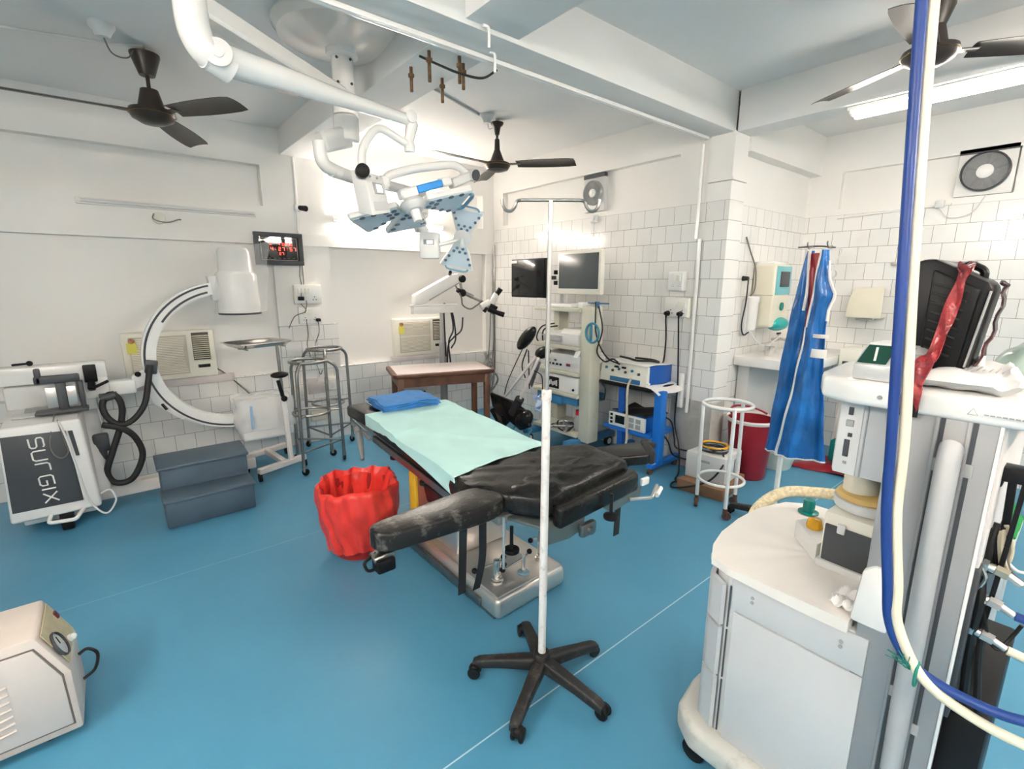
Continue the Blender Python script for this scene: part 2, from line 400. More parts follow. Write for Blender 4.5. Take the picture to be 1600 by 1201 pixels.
# ---------------------------------------------------------------- the setting
XB, YA, X2 = 3.785, 4.96, 5.42
M_DAMP = mat('damp_plaster', (0.47, 0.46, 0.43), 0.7, vary=0.12, scale=4, dirt=(0.28, 0.25, 0.21), dirt_amt=0.6, dscale=5)
M_SILL = mat('pinkish_grey_ledge', (0.58, 0.53, 0.52), 0.5, vary=0.08)
b = MB().bb((-1.8, -1.8, -0.1), (5.7, 5.3, 0)); struct('floor', b, M_FLOOR)
b = MB(); b.bb((-1.8, 2.08, 2.935), (3.9, 5.3, 3.1)); b.bb((-1.8, -1.8, 2.985), (3.9, 2.08, 3.1)); b.bb((3.9, -1.8, 2.945), (5.7, 2.1, 3.1))
struct('ceiling', b, M_CEIL)
# wall with the X-ray unit: window recesses above and below
b = MB(); D = 0.10
def wl(x0, x1, z0, z1, y0=YA, mi=0): b.bb((x0, y0, z0), (x1, YA + .22, z1), mi=mi)
wl(-1.8, 3.9, 2.615, 3.0)                       # above the upper recesses
wl(-1.8, 1.185, 2.05, 2.27); wl(1.185, 1.745, 2.05, 2.615); wl(1.745, 3.62, 2.05, 2.235); wl(3.62, 3.9, 2.05, 2.615)
b.bb((-1.8, YA - .012, 1.94), (3.9, YA + .22, 2.05))        # lintel band
wl(-1.8, 1.185, 2.27, 2.615, YA + .09); wl(1.745, 3.62, 2.235, 2.615, YA + .12)
wl(1.225, 1.745, 1.19, 1.94); wl(3.65, 3.9, .75, 1.94)      # pilaster and corner strip
wl(-1.8, 1.225, .75, 1.94, YA + .045); wl(1.745, 3.65, .75, 1.94, YA + .075)
wl(-1.8, 3.9, 0, .75, mi=1); wl(1.225, 1.78, .75, 1.19, YA - .004, mi=1)
struct('wall_left', b, [M_WHITE, M_TY])
# tiled wall with the endoscopy tower
b = MB()
def wb(y0, y1, z0, z1, x0=XB, mi=0): b.bb((x0, y0, z0), (XB + .2, y1, z1), mi=mi)
wb(2.16, 5.0, 2.635, 3.0); wb(2.16, 2.43, 2.2275, 2.635); wb(4.78, 5.0, 2.2275, 2.635); wb(2.43, 4.78, 2.2275, 2.27)
wb(2.43, 4.78, 2.27, 2.635, XB + .07)
wb(2.36, 5.0, 0, 2.2275, mi=1); wb(2.16, 2.36, .62, 2.2275, mi=1); wb(2.16, 2.36, 0, .62, mi=2)
struct('wall_back', b, [M_WHITE, M_TX, M_DAMP])
# pillar at the end of the tiled wall
b = MB(); b.bb((XB - .02, 1.965, 2.38), (3.98, 2.16, 2.71)); b.bb((XB - .034, 1.951, 2.368), (3.992, 2.16, 2.384))
b.bb((XB - .02, 1.965, 2.2275), (3.98, 2.16, 2.365)); b.bb((XB - .02, 1.965, .62), (3.98, 2.16, 2.2275), mi=1); b.bb((XB - .02, 1.965, 0), (3.98, 2.16, .62), mi=2)
struct('trim_pillar', b, [M_WHITE, M_TX, M_DAMP])
b = MB(); b.bb((3.98, 2.04, 2.2275), (5.6, 2.2, 3.0)); b.bb((3.98, 2.04, 0), (5.6, 2.2, 2.2275), mi=1)
b.bb((3.98, 1.94, 2.6), (X2, 2.04, 2.96))
struct('wall_alcove', b, [M_WHITE, M_TY])
b = MB()
def w2(y0, y1, z0, z1, x0=X2, mi=0): b.bb((x0, y0, z0), (X2 + .2, y1, z1), mi=mi)
w2(-1.8, 2.04, 2.61, 3.0); w2(-1.8, .6, 2.2275, 2.61); w2(1.765, 2.04, 2.2275, 2.61); w2(.6, 1.765, 2.2275, 2.28); w2(.6, 1.765, 2.28, 2.61, X2 + .06)
w2(-1.8, 2.04, 0, 2.2275, mi=1)
struct('wall_right', b, [M_WHITE, M_TX])
b = MB().bb((-1.8, -1.9, 0), (5.6, -1.8, 3.05)); struct('wall_front', b, M_WHITE)
b = MB().bb((-1.9, -1.8, 0), (-1.8, 5.2, 3.05)); struct('wall_near', b, M_WHITE)
# beams
b = MB().bb((-1.8, 1.98, 2.705), (XB + .01, 2.185, 3.0), bev=.003); struct('trim_beam_long', b, M_SHEEN)
b = MB().bb((1.36, 2.185, 2.725), (1.665, YA, 2.99), bev=.004); b.bb((1.36, -1.8, 2.725), (1.665, 1.98, 2.99), bev=.004); struct('trim_beam_cross', b, M_CEIL)
b = MB().bb((XB, -1.8, 2.705), (4.0, 1.965, 3.0), bev=.004); struct('trim_beam_alcove', b, M_CEIL)
# plaster collar where the beams meet, with the old anchor bolts


# curtain rail under the long beam
t = thing('curtain_rail', 'white metal curtain rail screwed along the underside of the long ceiling beam', 'rail', (1.0, 2.17, 2.68))
b = MB(); b.bb((-1.7, 2.160, 2.683), (3.74, 2.172, 2.704), bev=.002); b.bb((-1.7, 2.172, 2.683), (3.74, 2.195, 2.688), bev=.0015); obj('rail', b, M_ENAMEL, t, w=True)
for x in (.5, 1.42, 2.3, 3.2):
    b = MB(); b.box((x, 2.175, 2.695), (.025, .025, .02), bev=.003); obj('bracket', b, M_ENAMEL, t, w=True)
for i, (x, y, z) in enumerate(((1.475, 1.962, 2.72), (1.63, 2.12, 2.705))):
    b = MB(); b.tube(fillet([(x - .03, y + .005, z), (x, y, z), (x, y, z - .085)], .02), .007)
    solo('ceiling_hook', b, M_ENAMEL, ['white bent steel hook on the near face of the long beam', 'white bent steel hook beside the curtain rail near the rusty bolts'][i], 'hook', 'hooks on the beam', loc=(x, y, z))
bl = ['rusty anchor bolt under the cross beam, nearest the surgical light column', 'rusty anchor bolt under the cross beam with the black wire looped over it',
      'rusty anchor bolt hanging lowest towards the middle ceiling fan', 'rusty anchor bolt short one beside the black wire end', 'rusty anchor bolt under the cross beam beside the curtain rail']
BOLT = [(1.41, 2.57, 2.605), (1.39, 2.345, 2.585), (1.615, 2.59, 2.60), (1.54, 2.30, 2.60), (1.60, 2.355, 2.60)]
for (x, y, z), l in zip(BOLT, bl):
    t = thing('anchor_bolt', l, 'bolt', (x, y, 2.726), group='rusty bolts under the beam')
    b = MB(); b.cyl((x, y, z), (x, y, 2.726), .009, n=8); obj('threaded_rod', b, M_RUST, t, w=True)
    b = MB(); b.cyl((x, y, 2.675), (x, y, 2.692), .016, n=6); obj('nut', b, M_RUST, t, w=True)
b = MB(); b.tube(smooth_path([(1.38, 2.42, 2.722), (1.42, 2.31, 2.66), (1.5, 2.24, 2.62), (1.62, 2.215, 2.62), (1.70, 2.195, 2.67)]), .006)
solo('loose_wire', b, M_CABLE, 'black wire drooping between the rusty bolts under the beam', 'wire', loc=(1.4, 2.36, 2.7))

# tube lights
def tube_light(name, label, p0, p1, nrm, lit=True, twin=False, group=None, glow=None):
    p0, p1, nrm = V(p0), V(p1), V(nrm); ax = (p1 - p0).normalized(); sd = ax.cross(nrm).normalized()
    t = thing(name, label, 'light', (p0 + p1) / 2, group=group)
    b = MB(); b.bar([p0 + nrm * .012, p1 + nrm * .012], .045 if not twin else .13, .022, up=nrm); obj('housing', b, M_ENAMEL, t, w=True)
    for s in ((-.042, .042) if twin else (0,)):
        b = MB(); q0 = p0 + ax * .03 + nrm * .045 + sd * s; q1 = p1 - ax * .03 + nrm * .045 + sd * s
        b.cyl(q0, q1, .0135, n=12); obj('tube', b, (glow or M_TUBE) if lit else M_GREYW, t, w=True)
        for e, dr in ((q0, -1), (q1, 1)):
            b = MB(); b.cyl(e, e + ax * dr * .012, .0145, n=12); b.bar([e + ax * dr * .008, e + ax * dr * .008 - nrm * .035], .014, .022, up=ax); obj('end_cap', b, M_IVORY, t, w=True)
tube_light('tube_light', 'lit fluorescent tube in the upper wall recess behind the surgical lamp', (1.80, YA - .0, 2.205), (3.05, YA - .0, 2.205), (0, -1, 0))
tube_light('tube_light', 'lit twin fluorescent tubes under the alcove beam beyond the fan and hoses', (3.885, 1.27, 2.705), (3.885, .05, 2.705), (0, 0, -1), twin=True, glow=M_TUBE2)
tube_light('tube_light', 'thin unlit fluorescent tube on the wall above the X-ray unit', (-.09, YA, 2.19), (1.115, YA, 2.19), (0, -1, 0), lit=False)
tube_light('tube_light', 'assumed light, unseen twin fluorescent tubes high on the wall facing the clock', (1.9, -1.8, 2.5), (3.3, -1.8, 2.5), (0, 1, 0), twin=True)  # unseen fixture assumed from the clock glare, added to light the room
tube_light('tube_light', 'added fill light, unseen twin tubes high on the wall facing the X-ray unit', (-1.25, -1.8, 2.5), (.05, -1.8, 2.5), (0, 1, 0), twin=True)  # fill fixture added out of view to brighten the left wall and object fronts
tube_light('tube_light', 'added fill light, unseen twin tubes high on the wall behind the suction machine', (-1.8, 1.6, 2.5), (-1.8, .4, 2.5), (1, 0, 0), twin=True)  # unseen stand-in fixture, added to help light the room

# exhaust fans
def exhaust(label, x, y0, y1, z0, z1, dark):
    cy, cz = (y0 + y1) / 2, (z0 + z1) / 2; h = min(y1 - y0, z1 - z0) / 2
    t = thing('exhaust_fan', label, 'exhaust fan', (x, cy, z0))
    R = Matrix.Translation((x, cy, cz)) @ Matrix.Rotation(-PI / 2, 4, 'Y')
    b = MB(); b.bb((x - .012, y0, z0), (x + .04, y1, z1 - .02), bev=.006); obj('mounting_plate', b, M_ENAMEL if dark else M_GREYW, t, w=True)
    b = MB(); b.lathe([(h * .86, .0), (h * .86, .05), (h * .80, .055), (h * .78, .03)], n=36, M=R); obj('shroud_ring', b, M_DGREY if dark else M_GREY, t, w=True)
    b = MB()
    for k in range(16): 
        r = h * (.30 + .48 * k / 15); b.lathe([(r - .0022, .034), (r, .037), (r + .0022, .034)], n=36, M=R)
    for k in range(8):
        a = k * PI / 4; b.bar([V((x - .034, cy + math.cos(a) * h * .25, cz + math.sin(a) * h * .25)), V((x - .034, cy + math.cos(a) * h * .8, cz + math.sin(a) * h * .8))], .004, .004, up=(1, 0, 0))
    obj('guard_grille', b, M_GREY, t, w=True)
    b = MB()
    for k in range(5):
        a = k * 2 * PI / 5
        f = lambda u, v, a=a: V((x - .006 - .014 * (v - .5), cy + math.cos(a + (v - .5) * .9) * h * (.25 + .5 * u), cz + math.sin(a + (v - .5) * .9) * h * (.25 + .5 * u)))
        b.grid(f, 3, 4, thick=.002)
    obj('fan_blade_set', b, M_GREY, t, w=True)
    b = MB(); b.lathe([(h * .30, .02), (h * .30, .045), (h * .2, .056), (0, .058)], n=24, M=R); obj('hub_cap', b, M_ENAMEL, t, w=True)
    b = MB(); b.bb((x - .02, y0 + .0, z1 - .03), (x + .02, y1, z1 + .006)); obj('top_louvre', b, M_DGREY, t, w=True)
exhaust('white exhaust fan set high in the tiled wall above the two monitors', XB + .03, 3.235, 3.5, 2.285, 2.625, False)
exhaust('square exhaust fan with dark ring high on the far right wall', X2 + .02, .612, .952, 2.285, 2.63, True)

# conduits, boards and small wall fittings
def conduit(name, pts, r, label, m=None):
    b = MB(); b.tube(fillet(pts, .02), r, n=8); solo(name, b, m or M_ENAMEL, label, 'pipe', loc=pts[0])
conduit('conduit_pipe', [(1.47, YA - .012, 2.72), (1.47, YA - .012, 1.66)], .013, 'white conduit pipe running down the pilaster beside the wall clock')
conduit('conduit_pipe', [(XB - .035, 2.215, 2.66), (XB - .035, 2.215, 1.95)], .014, 'white conduit pipe high up in the corner of the pillar')
conduit('conduit_pipe', [(XB - .018, 2.19, 1.95), (XB - .018, 2.19, .5)], .016, 'white trunking running down the pillar beside the switchboards')
conduit('conduit_pipe', [(3.77, YA - .015, 2.06), (3.77, YA - .015, .5)], .012, 'thin dark pipe in the corner of the tiled walls', M_STEELD)
conduit('conduit_pipe', [(X2 - .012, 1.76, 2.2), (X2 - .012, .95, 2.235)], .009, 'white wire conduit along the top of the far right tiles')
# ceiling wires from the fans
for pts, l in (([(.345, 3.76, 2.925), (.20, 3.86, 2.93), (-.3, 4.0, 2.93)], 'thin white ceiling wire feeding the left fan'),
               ([(1.70, 3.15, 2.927), (2.35, 3.42, 2.927), (2.6, 3.52, 2.927)], 'grey conduit across the ceiling towards the middle fan')):
    b = MB(); b.tube(pts, .008, n=6); solo('ceiling_wire', b, M_GREYW, l, 'wire', loc=pts[0])
def board(label, plane, a0, a1, z0, z1, sw, sockets=2, m=None, d=.05, base=None):
    """switchboard on a wall: plane 'x' faces -x, 'y' faces -y"""
    base = base if base is not None else (XB if plane == 'x' else YA)
    P = (lambda a, n, z: V((base - n, a, z))) if plane == 'x' else (lambda a, n, z: V((a, base - n, z)))
    t = thing('switchboard', label, 'switchboard', P((a0 + a1) / 2, 0, z0))
    bb = lambda a, n, z, a2, n2, z2, mb, bev=.003: mb.bb([min(p, q) for p, q in zip(P(a, n, z), P(a2, n2, z2))], [max(p, q) for p, q in zip(P(a, n, z), P(a2, n2, z2))], bev=bev)
    b = MB(); bb(a0, 0, z0, a1, d, z1, b, .008); obj('backbox', b, m or M_IVORY, t, w=True)
    b = MB(); bb(a0 + .01, d - .002, z0 + .01, a1 - .01, d + .006, z1 - .01, b, .003); obj('plate', b, M_ENAMEL, t, w=True)
    w = (a1 - a0 - .04); n = sw
    for k in range(n):
        x = a0 + .02 + w * .6 * (k + .25) / n
        b = MB(); bb(x, d + .004, (z0 + z1) / 2 + (z1 - z0) * .02, x + w * .6 / n * .7, d + .013, z1 - (z1 - z0) * .18, b, .002); obj('rocker_switch', b, M_IVORY, t, w=True)
    for k in range(sockets):
        x = a0 + w * (.3 + .55 * k / max(1, sockets - 1)) if sockets > 1 else (a0 + a1) / 2
        z = z0 + (z1 - z0) * .28; s = min(.016, w * .08)
        b = MB()
        for dx, dz in ((0, 1), (-.9, -.6), (.9, -.6)):
            b.cyl(P(x + dx * s, d + .003, z + dz * s), P(x + dx * s, d + .009, z + dz * s), s * .32, n=8)
        obj('socket', b, M_DGREY, t, w=True)
    return t, P, d
t, P, d = board('cream switchboard below the red digital clock, upper of the pair', 'y', 1.372, 1.625, 1.395, 1.578, 4, 2, M_IVORY)
b = MB(); b.box(P(1.42, d + .025, 1.45), (.05, .045, .035), bev=.006); obj('plug', b, M_BLACK, t, w=True)
t, P, d = board('white socket board with tangled wires below the cream switchboard', 'y', 1.40, 1.615, 1.205, 1.372, 2, 2, M_ENAMEL, d=.04)
b = MB(); b.box(P(1.57, d + .02, 1.24), (.04, .04, .03), bev=.006); obj('plug', b, M_BLACK, t, w=True)
board('small white socket box on the tiles, upper one beside the pillar', 'x', 2.285, 2.437, 1.535, 1.695, 2, 2, M_ENAMEL, d=.055)
t, P, d = board('white power board on the tiles with two black plugs in it', 'x', 2.222, 2.462, 1.312, 1.478, 3, 2, M_IVORY, d=.045)
PLUG = []
for a in (2.418, 2.296):
    b = MB(); b.cyl(P(a, d + .004, 1.345), P(a, d + .045, 1.345), .024, .016, n=14); b.cyl(P(a, d + .03, 1.34), P(a, d + .03, 1.30), .011, .006, n=8); obj('plug', b, M_BLACK, t, w=True)
    PLUG.append(P(a, d + .03, 1.30))
board('low cream socket box behind the ring stands, nearer the clock', 'y', 1.30, 1.42, .47, .62, 1, 1, M_CREAM, d=.05)
board('low cream socket box behind the ring stands, nearer the wooden table', 'y', 1.60, 1.72, .52, .66, 1, 1, M_CREAM, d=.045)
b = MB(); b.bb((1.44, YA - .02, .22), (1.6, YA, .33), bev=.004); solo('cover_plate', b, M_CREAM, 'small beige cover plate low on the tiles behind the ring stands', 'plate', loc=(1.52, YA, .22))
b = MB(); b.bb((1.43, YA - .012, .5), (1.59, YA, .66), bev=.004); solo('cover_plate', b, M_SILL, 'dirty open cover plate between the low socket boxes', 'plate', loc=(1.5, YA, .5))
board('small socket at the foot of the pillar behind the blue trolley', 'x', 2.23, 2.29, .53, .84, 1, 2, M_ENAMEL, d=.03)
# camera / bulb holder / hooks
t = thing('wall_camera', 'small dark sensor camera on the conduit above the wall clock', 'camera', (1.48, YA - .02, 2.26))
b = MB(); b.box((1.47, YA - .03, 2.275), (.05, .06, .06), bev=.008); obj('bracket', b, M_ENAMEL, t, w=True)
b = MB(); b.cyl((1.485, YA - .05, 2.275), (1.515, YA - .13, 2.262), .022, .026, n=14); obj('body', b, M_BLACK, t, w=True)
t = thing('bulb_holder', 'small white bulb holder with a loose wire below the unlit tube', 'bulb holder', (.4, YA, 2.08))
b = MB(); b.cyl((.40, YA, 2.10), (.40, YA - .025, 2.10), .045, n=18, bev=.006); obj('base', b, M_IVORY, t, w=True)
b = MB(); b.tube(smooth_path([(.37, YA - .03, 2.13), (.36, YA - .06, 2.09), (.41, YA - .06, 2.07), (.47, YA - .03, 2.075), (.53, YA - .015, 2.10), (.55, YA - .014, 2.10)]), .005); obj('wire', b, M_STEELD, t, w=True)
b = MB(); b.box((XB - .02, 3.32, 2.21), (.05, .07, .07), bev=.01); b.tube(smooth_path([(XB - .03, 3.35, 2.19), (XB - .02, 3.36, 2.08), (XB - .02, 3.33, 2.05), (XB - .03, 3.30, 2.18)]), .003)
b.cyl((XB - .045, 3.32, 2.21), (XB - .06, 3.32, 2.21), .02, n=12)
solo('fan_socket', b, M_GREYW, 'small socket with a looped wire below the exhaust fan over the monitors', 'socket', loc=(XB, 3.32, 2.17))
b = MB(); b.box((X2 - .02, 1.02, 2.24), (.04, .06, .06), bev=.01); b.tube(smooth_path([(X2 - .03, 1.02, 2.21), (X2 - .02, .95, 2.13), (X2 - .02, .82, 2.15), (X2 - .02, .75, 2.28)]), .003)
solo('fan_socket', b, M_GREYW, 'small socket with a drooping wire beside the far right exhaust fan', 'socket', loc=(X2, 1.02, 2.21))
b = MB(); b.tube([(X2 - .012, 1.29, 1.77), (X2 - .03, .72, 1.775)], .012); 
for y in (1.25, .78): b.box((X2 - .015, y, 1.772), (.04, .04, .03), bev=.004)
solo('towel_rail', b, M_STEEL, 'short steel rail on the tiles behind the black monitor', 'rail', loc=(X2, 1.0, 1.77))
# ---------------------------------------------------------------- ceiling fans
def fan(label, x, y, zc, zh, a0, R, shape, rod=None):
    t = thing('ceiling_fan', label, 'ceiling fan', (x, y, zc))
    b = MB()
    b.cyl((x, y, zh + .06), (x, y, zc - .02), .011, n=10); obj('downrod', b, M_FAN, t, w=True)
    b = MB(); b.tube(fillet([(x, y - .012, zc), (x, y - .012, zc - .05), (x, y + .012, zc - .05), (x, y + .012, zc)], .02), .005); obj('ceiling_hook', b, M_STEELD, t, w=True)
    b = MB()
    if shape == 'cup': b.lathe([(.0, -.15), (.04, -.15), (.075, -.045), (.075, -.035), (0, -.035)], (x, y, zc), n=20)
    else: b.lathe([(.0, -.12), (.018, -.12), (.03, -.06), (.052, -.04), (.055, -.025), (0, -.025)], (x, y, zc), n=20)
    obj('canopy', b, M_FAN, t, w=True)
    b = MB()
    if shape == 'cup': b.lathe([(0, .13), (.045, .13), (.07, .03), (.115, .018), (.12, 0), (.105, -.03), (.06, -.055), (0, -.06)], (x, y, zh), n=28)
    else: b.lathe([(0, .22), (.02, .20), (.024, .12), (.06, .03), (.105, .012), (.11, -.01), (.09, -.04), (.04, -.055), (0, -.055)], (x, y, zh), n=28)
    obj('motor', b, M_FAN, t, w=True)
    b = MB(); b.lathe([(.112, .004), (.1215 if shape == 'cup' else .111, .0), (.105, -.006)], (x, y, zh - .006), n=28); obj('trim_ring', b, mat('brass_line', (.22, .13, .04), .35, .8), t, w=True)
    for k in range(3):
        a = math.radians(a0) + k * 2 * PI / 3; c, s = math.cos(a), math.sin(a)
        Mx = Matrix.Translation((x, y, zh)) @ Matrix.Rotation(a, 4, 'Z')
        b = MB(); b.prism([Mx @ V(p) for p in ((.09, -.03, -.002), (.2, -.022, -.002), (.2, .022, -.002), (.09, .03, -.002))], (0, 0, .005), bev=.001, seg=1)
        br = obj('blade_bracket', b, M_FAN, t, w=True)
        b = MB(); tw = math.radians(-12)
        def f(u, v):
            r = .17 + (R - .17) * u; wd = .058 * (1 + .28 * math.sin(u * PI * .8)) * (1 if u < .97 else .92)
            q = (v - .5) * 2 * wd; return Mx @ V((r + .012 * (v - .5) * (u > .9), q, q * math.tan(tw) + .008 * (1 - (2 * v - 1) ** 2) - .01 * u))
        b.grid(f, 10, 6, thick=.003); obj('blade', b, M_FAN, t, w=True)
fan('dark brown ceiling fan above the X-ray unit', .349, 3.807, 2.935, 2.58, -58, .66, 'cup')
fan('dark brown ceiling fan beyond the surgical lamp, above the tower', 2.71, 3.50, 2.935, 2.58, -53, .66, 'slim')
fan('dark ceiling fan behind the blue and cream hoses near the twin tubes', 3.37, .78, 2.985, 2.735, 64, .66, 'cup')
for p, l in (((.16, 3.62, 2.92), 'small round ceiling rose with a wire beside the left fan'), ((2.57, 3.46, 2.92), 'small white ceiling rose beside the middle fan')):
    b = MB(); b.lathe([(0, -.05), (.03, -.05), (.045, -.02), (.06, 0), (.06, .015), (0, .015)], p, n=18); solo('ceiling_rose', b, M_GREYW, l, 'ceiling rose', loc=p)
b = MB(); b.tube(smooth_path([(.30, 3.77, 2.90), (.26, 3.72, 2.83), (.19, 3.64, 2.81), (.16, 3.62, 2.88)]), .004); solo('fan_wire', b, M_CABLEG, 'dark wire looping from the left fan canopy to the ceiling rose', 'wire', loc=(.2, 3.7, 2.86))
b = MB(); b.tube(smooth_path([(2.66, 3.50, 2.86), (2.61, 3.48, 2.84), (2.58, 3.46, 2.88)]), .004); solo('fan_wire', b, M_GREYW, 'short white wire from the middle fan to its ceiling rose', 'wire', loc=(2.6, 3.48, 2.86))

# ---------------------------------------------------------------- surgical light
SL = thing('surgical_light', 'white twin surgical light hung from a round ceiling dome over the operating table', 'surgical light', (1.16, 2.88, 2.935))
cx, cy = 1.16, 2.88
b = MB(); b.lathe([(.345, 0), (.345, -.012), (.32, -.05), (.2, -.085), (.09, -.10), (.055, -.105)], (cx, cy, 2.935), n=48); obj('ceiling_dome', b, mat('glossy_cream_dome', (.84, .80, .76), .12, .25, vary=.02), SL, w=True)
b = MB(); b.lathe([(.085, -.10), (.085, -.13), (.06, -.14)], (cx, cy, 2.935), n=28); obj('collar', b, M_ENAMEL, SL, w=True)
b = MB(); b.cyl((cx, cy, 2.85), (cx, cy, 2.62), .058, n=28); obj('column', b, M_ENAMEL, SL, w=True)
cn = bpy.data.objects['column']
for dx, dy in ((-.045, -.042), (.02, -.058)):
    for z in (2.78, 2.66):
        b = MB(); b.cyl((cx + dx, cy + dy, z), (cx + dx * 1.12, cy + dy * 1.12, z), .007, n=8); obj('screw', b, M_DGREY, cn, w=True)
b = MB(); b.cyl((cx, cy, 2.625), (cx, cy, 2.51), .066, n=28, bev=.004); obj('upper_bearing', b, M_ENAMEL, SL, w=True)
b = MB(); b.cyl((cx, cy, 2.505), (cx, cy, 2.375), .069, n=28, bev=.008); obj('lower_bearing', b, M_ENAMEL, SL, w=True)
# upper arm: extension, elbow, spring arm, link, bracket tube
EL = V((.37, 2.3, 2.46))
b = MB(); b.bar([(cx, cy, 2.60), (EL.x, EL.y, 2.60)], .09, .075); obj('extension_arm', b, M_ENAMEL, SL, w=True)
b = MB(); b.tube(fillet([(EL.x, EL.y, 2.68), (EL.x, EL.y, 2.46), (EL.x + .12, EL.y + .035, 2.415)], .10, 8), .056, n=18); obj('elbow', b, M_ENAMEL, SL, w=True)
S1 = V((1.40, 2.6, 2.47)); A1 = V((.42, 2.315, 2.44))
b = MB(); d = (S1 - A1); b.tube([A1 - d * .03, A1 + d * .06, A1 + d * .3, A1 + d * .6, S1], .05, n=16, rad=[.05, .056, .05, .036, .029]); obj('spring_arm', b, M_ENAMEL, SL, w=True)
sa = bpy.data.objects['spring_arm']
nr = V((.28, -.96, 0)).normalized()
b = MB(); q = A1 + d * .03; b.cyl(q + V((-.01, -.052, 0)), q + V((-.013, -.064, 0)), .05, n=24, bev=.004); b.cyl(q + V((-.013, -.062, 0)), q + V((-.014, -.067, 0)), .02, n=18); obj('joint_cover', b, M_GREYW, sa, w=True)
b = MB(); b.bar([A1 + d * .1 - V((0, 0, .045)), A1 + d * .35 - V((0, 0, .043))], .035, .012); obj('cable_cover', b, M_STEEL, sa, w=True)
b = MB(); b.tube([S1 + V((0, .0, .02)), S1 + V((.02, 0, -.02)), S1 + V((.0, 0, -.10)), S1 + V((0, 0, -.13))], .03, n=16, rad=[.03, .034, .026, .025]); b.cyl(S1 + V((-.0, -.03, .01)), S1 + V((-.0, -.045, .01)), .032, n=20, bev=.003)
b.cyl(S1 + V((0, 0, -.12)), S1 + V((0, 0, -.165)), .03, n=18, bev=.003); obj('drop_link', b, M_ENAMEL, SL, w=True)
b = MB(); b.tube(fillet([S1 + V((0, 0, -.13)), (1.215, 2.6, 2.41), (1.115, 2.59, 2.28), (1.10, 2.56, 2.12)], .06, 7), .021, n=14); obj('bracket_tube', b, M_ENAMEL, SL, w=True)
# control box of the big lamp
Q = [V((1.085, 2.50, 2.15)), V((1.21, 2.55, 2.145)), V((1.232, 2.52, 1.965)), V((1.105, 2.47, 1.935))]
bk = V((-.03, .11, .02))
b = MB(); b.prism(Q, bk, bev=.008, seg=2); cb = obj('control_box', b, M_ENAMEL, SL, w=True)
lerp = lambda u, v: (Q[0] * (1 - u) + Q[1] * u) * (1 - v) + (Q[3] * (1 - u) + Q[2] * u) * v
fn = (Q[1] - Q[0]).cross(Q[3] - Q[0]).normalized(); fn = fn if fn.y < 0 else -fn
b = MB(); b.prism([lerp(u, v) for u, v in ((.3, .22), (.78, .22), (.8, .50), (.34, .50))], fn * .006, bev=.001, seg=1); obj('display_bezel', b, M_GREY, cb, w=True)
b = MB(); b.prism([lerp(u, v) + fn * .005 for u, v in ((.44, .26), (.73, .26), (.74, .46), (.46, .46))], fn * .003); obj('display', b, mat('lit_lcd', (.75, .78, .8), .3, emit=(.8, .85, .9), estr=.35), cb, w=True)
b = MB(); b.prism([lerp(u, v) for u, v in ((.18, .68), (.92, .68), (.9, .92), (.16, .90))], fn * .003, bev=.001, seg=1); obj('hand_slot', b, M_GREYW, cb, w=True)
for u in (.25, .62):
    b = MB(); b.cyl(lerp(u, .08), lerp(u, .08) + fn * .004, .006, n=8); obj('screw', b, M_GREY, cb, w=True)
b = MB(); b.cyl((1.085, 2.53, 2.15), (1.062, 2.46, 2.145), .034, n=22, bev=.004); obj('end_cap', b, M_BLACK, SL, w=True)
b = MB(); b.cyl((1.12, 2.60, 2.15), (1.085, 2.53, 2.15), .037, n=22); obj('pivot', b, M_ENAMEL, SL, w=True)
# yoke
b = MB(); b.tube(fillet([(1.235, 2.58, 2.10), (1.25, 2.6, 2.165), (1.42, 2.6, 2.225), (1.70, 2.6, 2.29), (1.79, 2.60, 2.235)], .06, 7), .023, n=14); obj('yoke_tube', b, M_ENAMEL, SL, w=True)
b = MB(); b.cyl((1.235, 2.58, 2.155), (1.225, 2.585, 2.09), .028, n=16, bev=.004); obj('yoke_pivot', b, M_ENAMEL, SL, w=True)
b = MB(); b.cyl((1.80, 2.66, 2.25), (1.815, 2.555, 2.235), .036, n=20); b.bar([(1.80, 2.6, 2.235), (1.66, 2.6, 2.17)], .06, .055); yb = obj('yoke_block', b, M_GREYW, SL, w=True)
b = MB(); b.cyl((1.813, 2.56, 2.235), (1.816, 2.549, 2.233), .032, n=20); obj('end_cap', b, M_DGREY, yb, w=True)
b = MB(); b.bar([(1.645, 2.58, 2.185), (1.575, 2.58, 2.165)], .055, .05); obj('grip_mount', b, M_ENAMEL, SL, w=True)
b = MB(); b.bar([(1.42, 2.58, 2.105), (1.315, 2.58, 2.07)], .06, .055); obj('grip_mount', b, M_ENAMEL, SL, w=True)
b = MB(); b.bar([(1.58, 2.575, 2.163), (1.415, 2.575, 2.107)], .05, .042); obj('blue_handle', b, M_BLUEH, SL, w=True, label='bright blue grip handle')
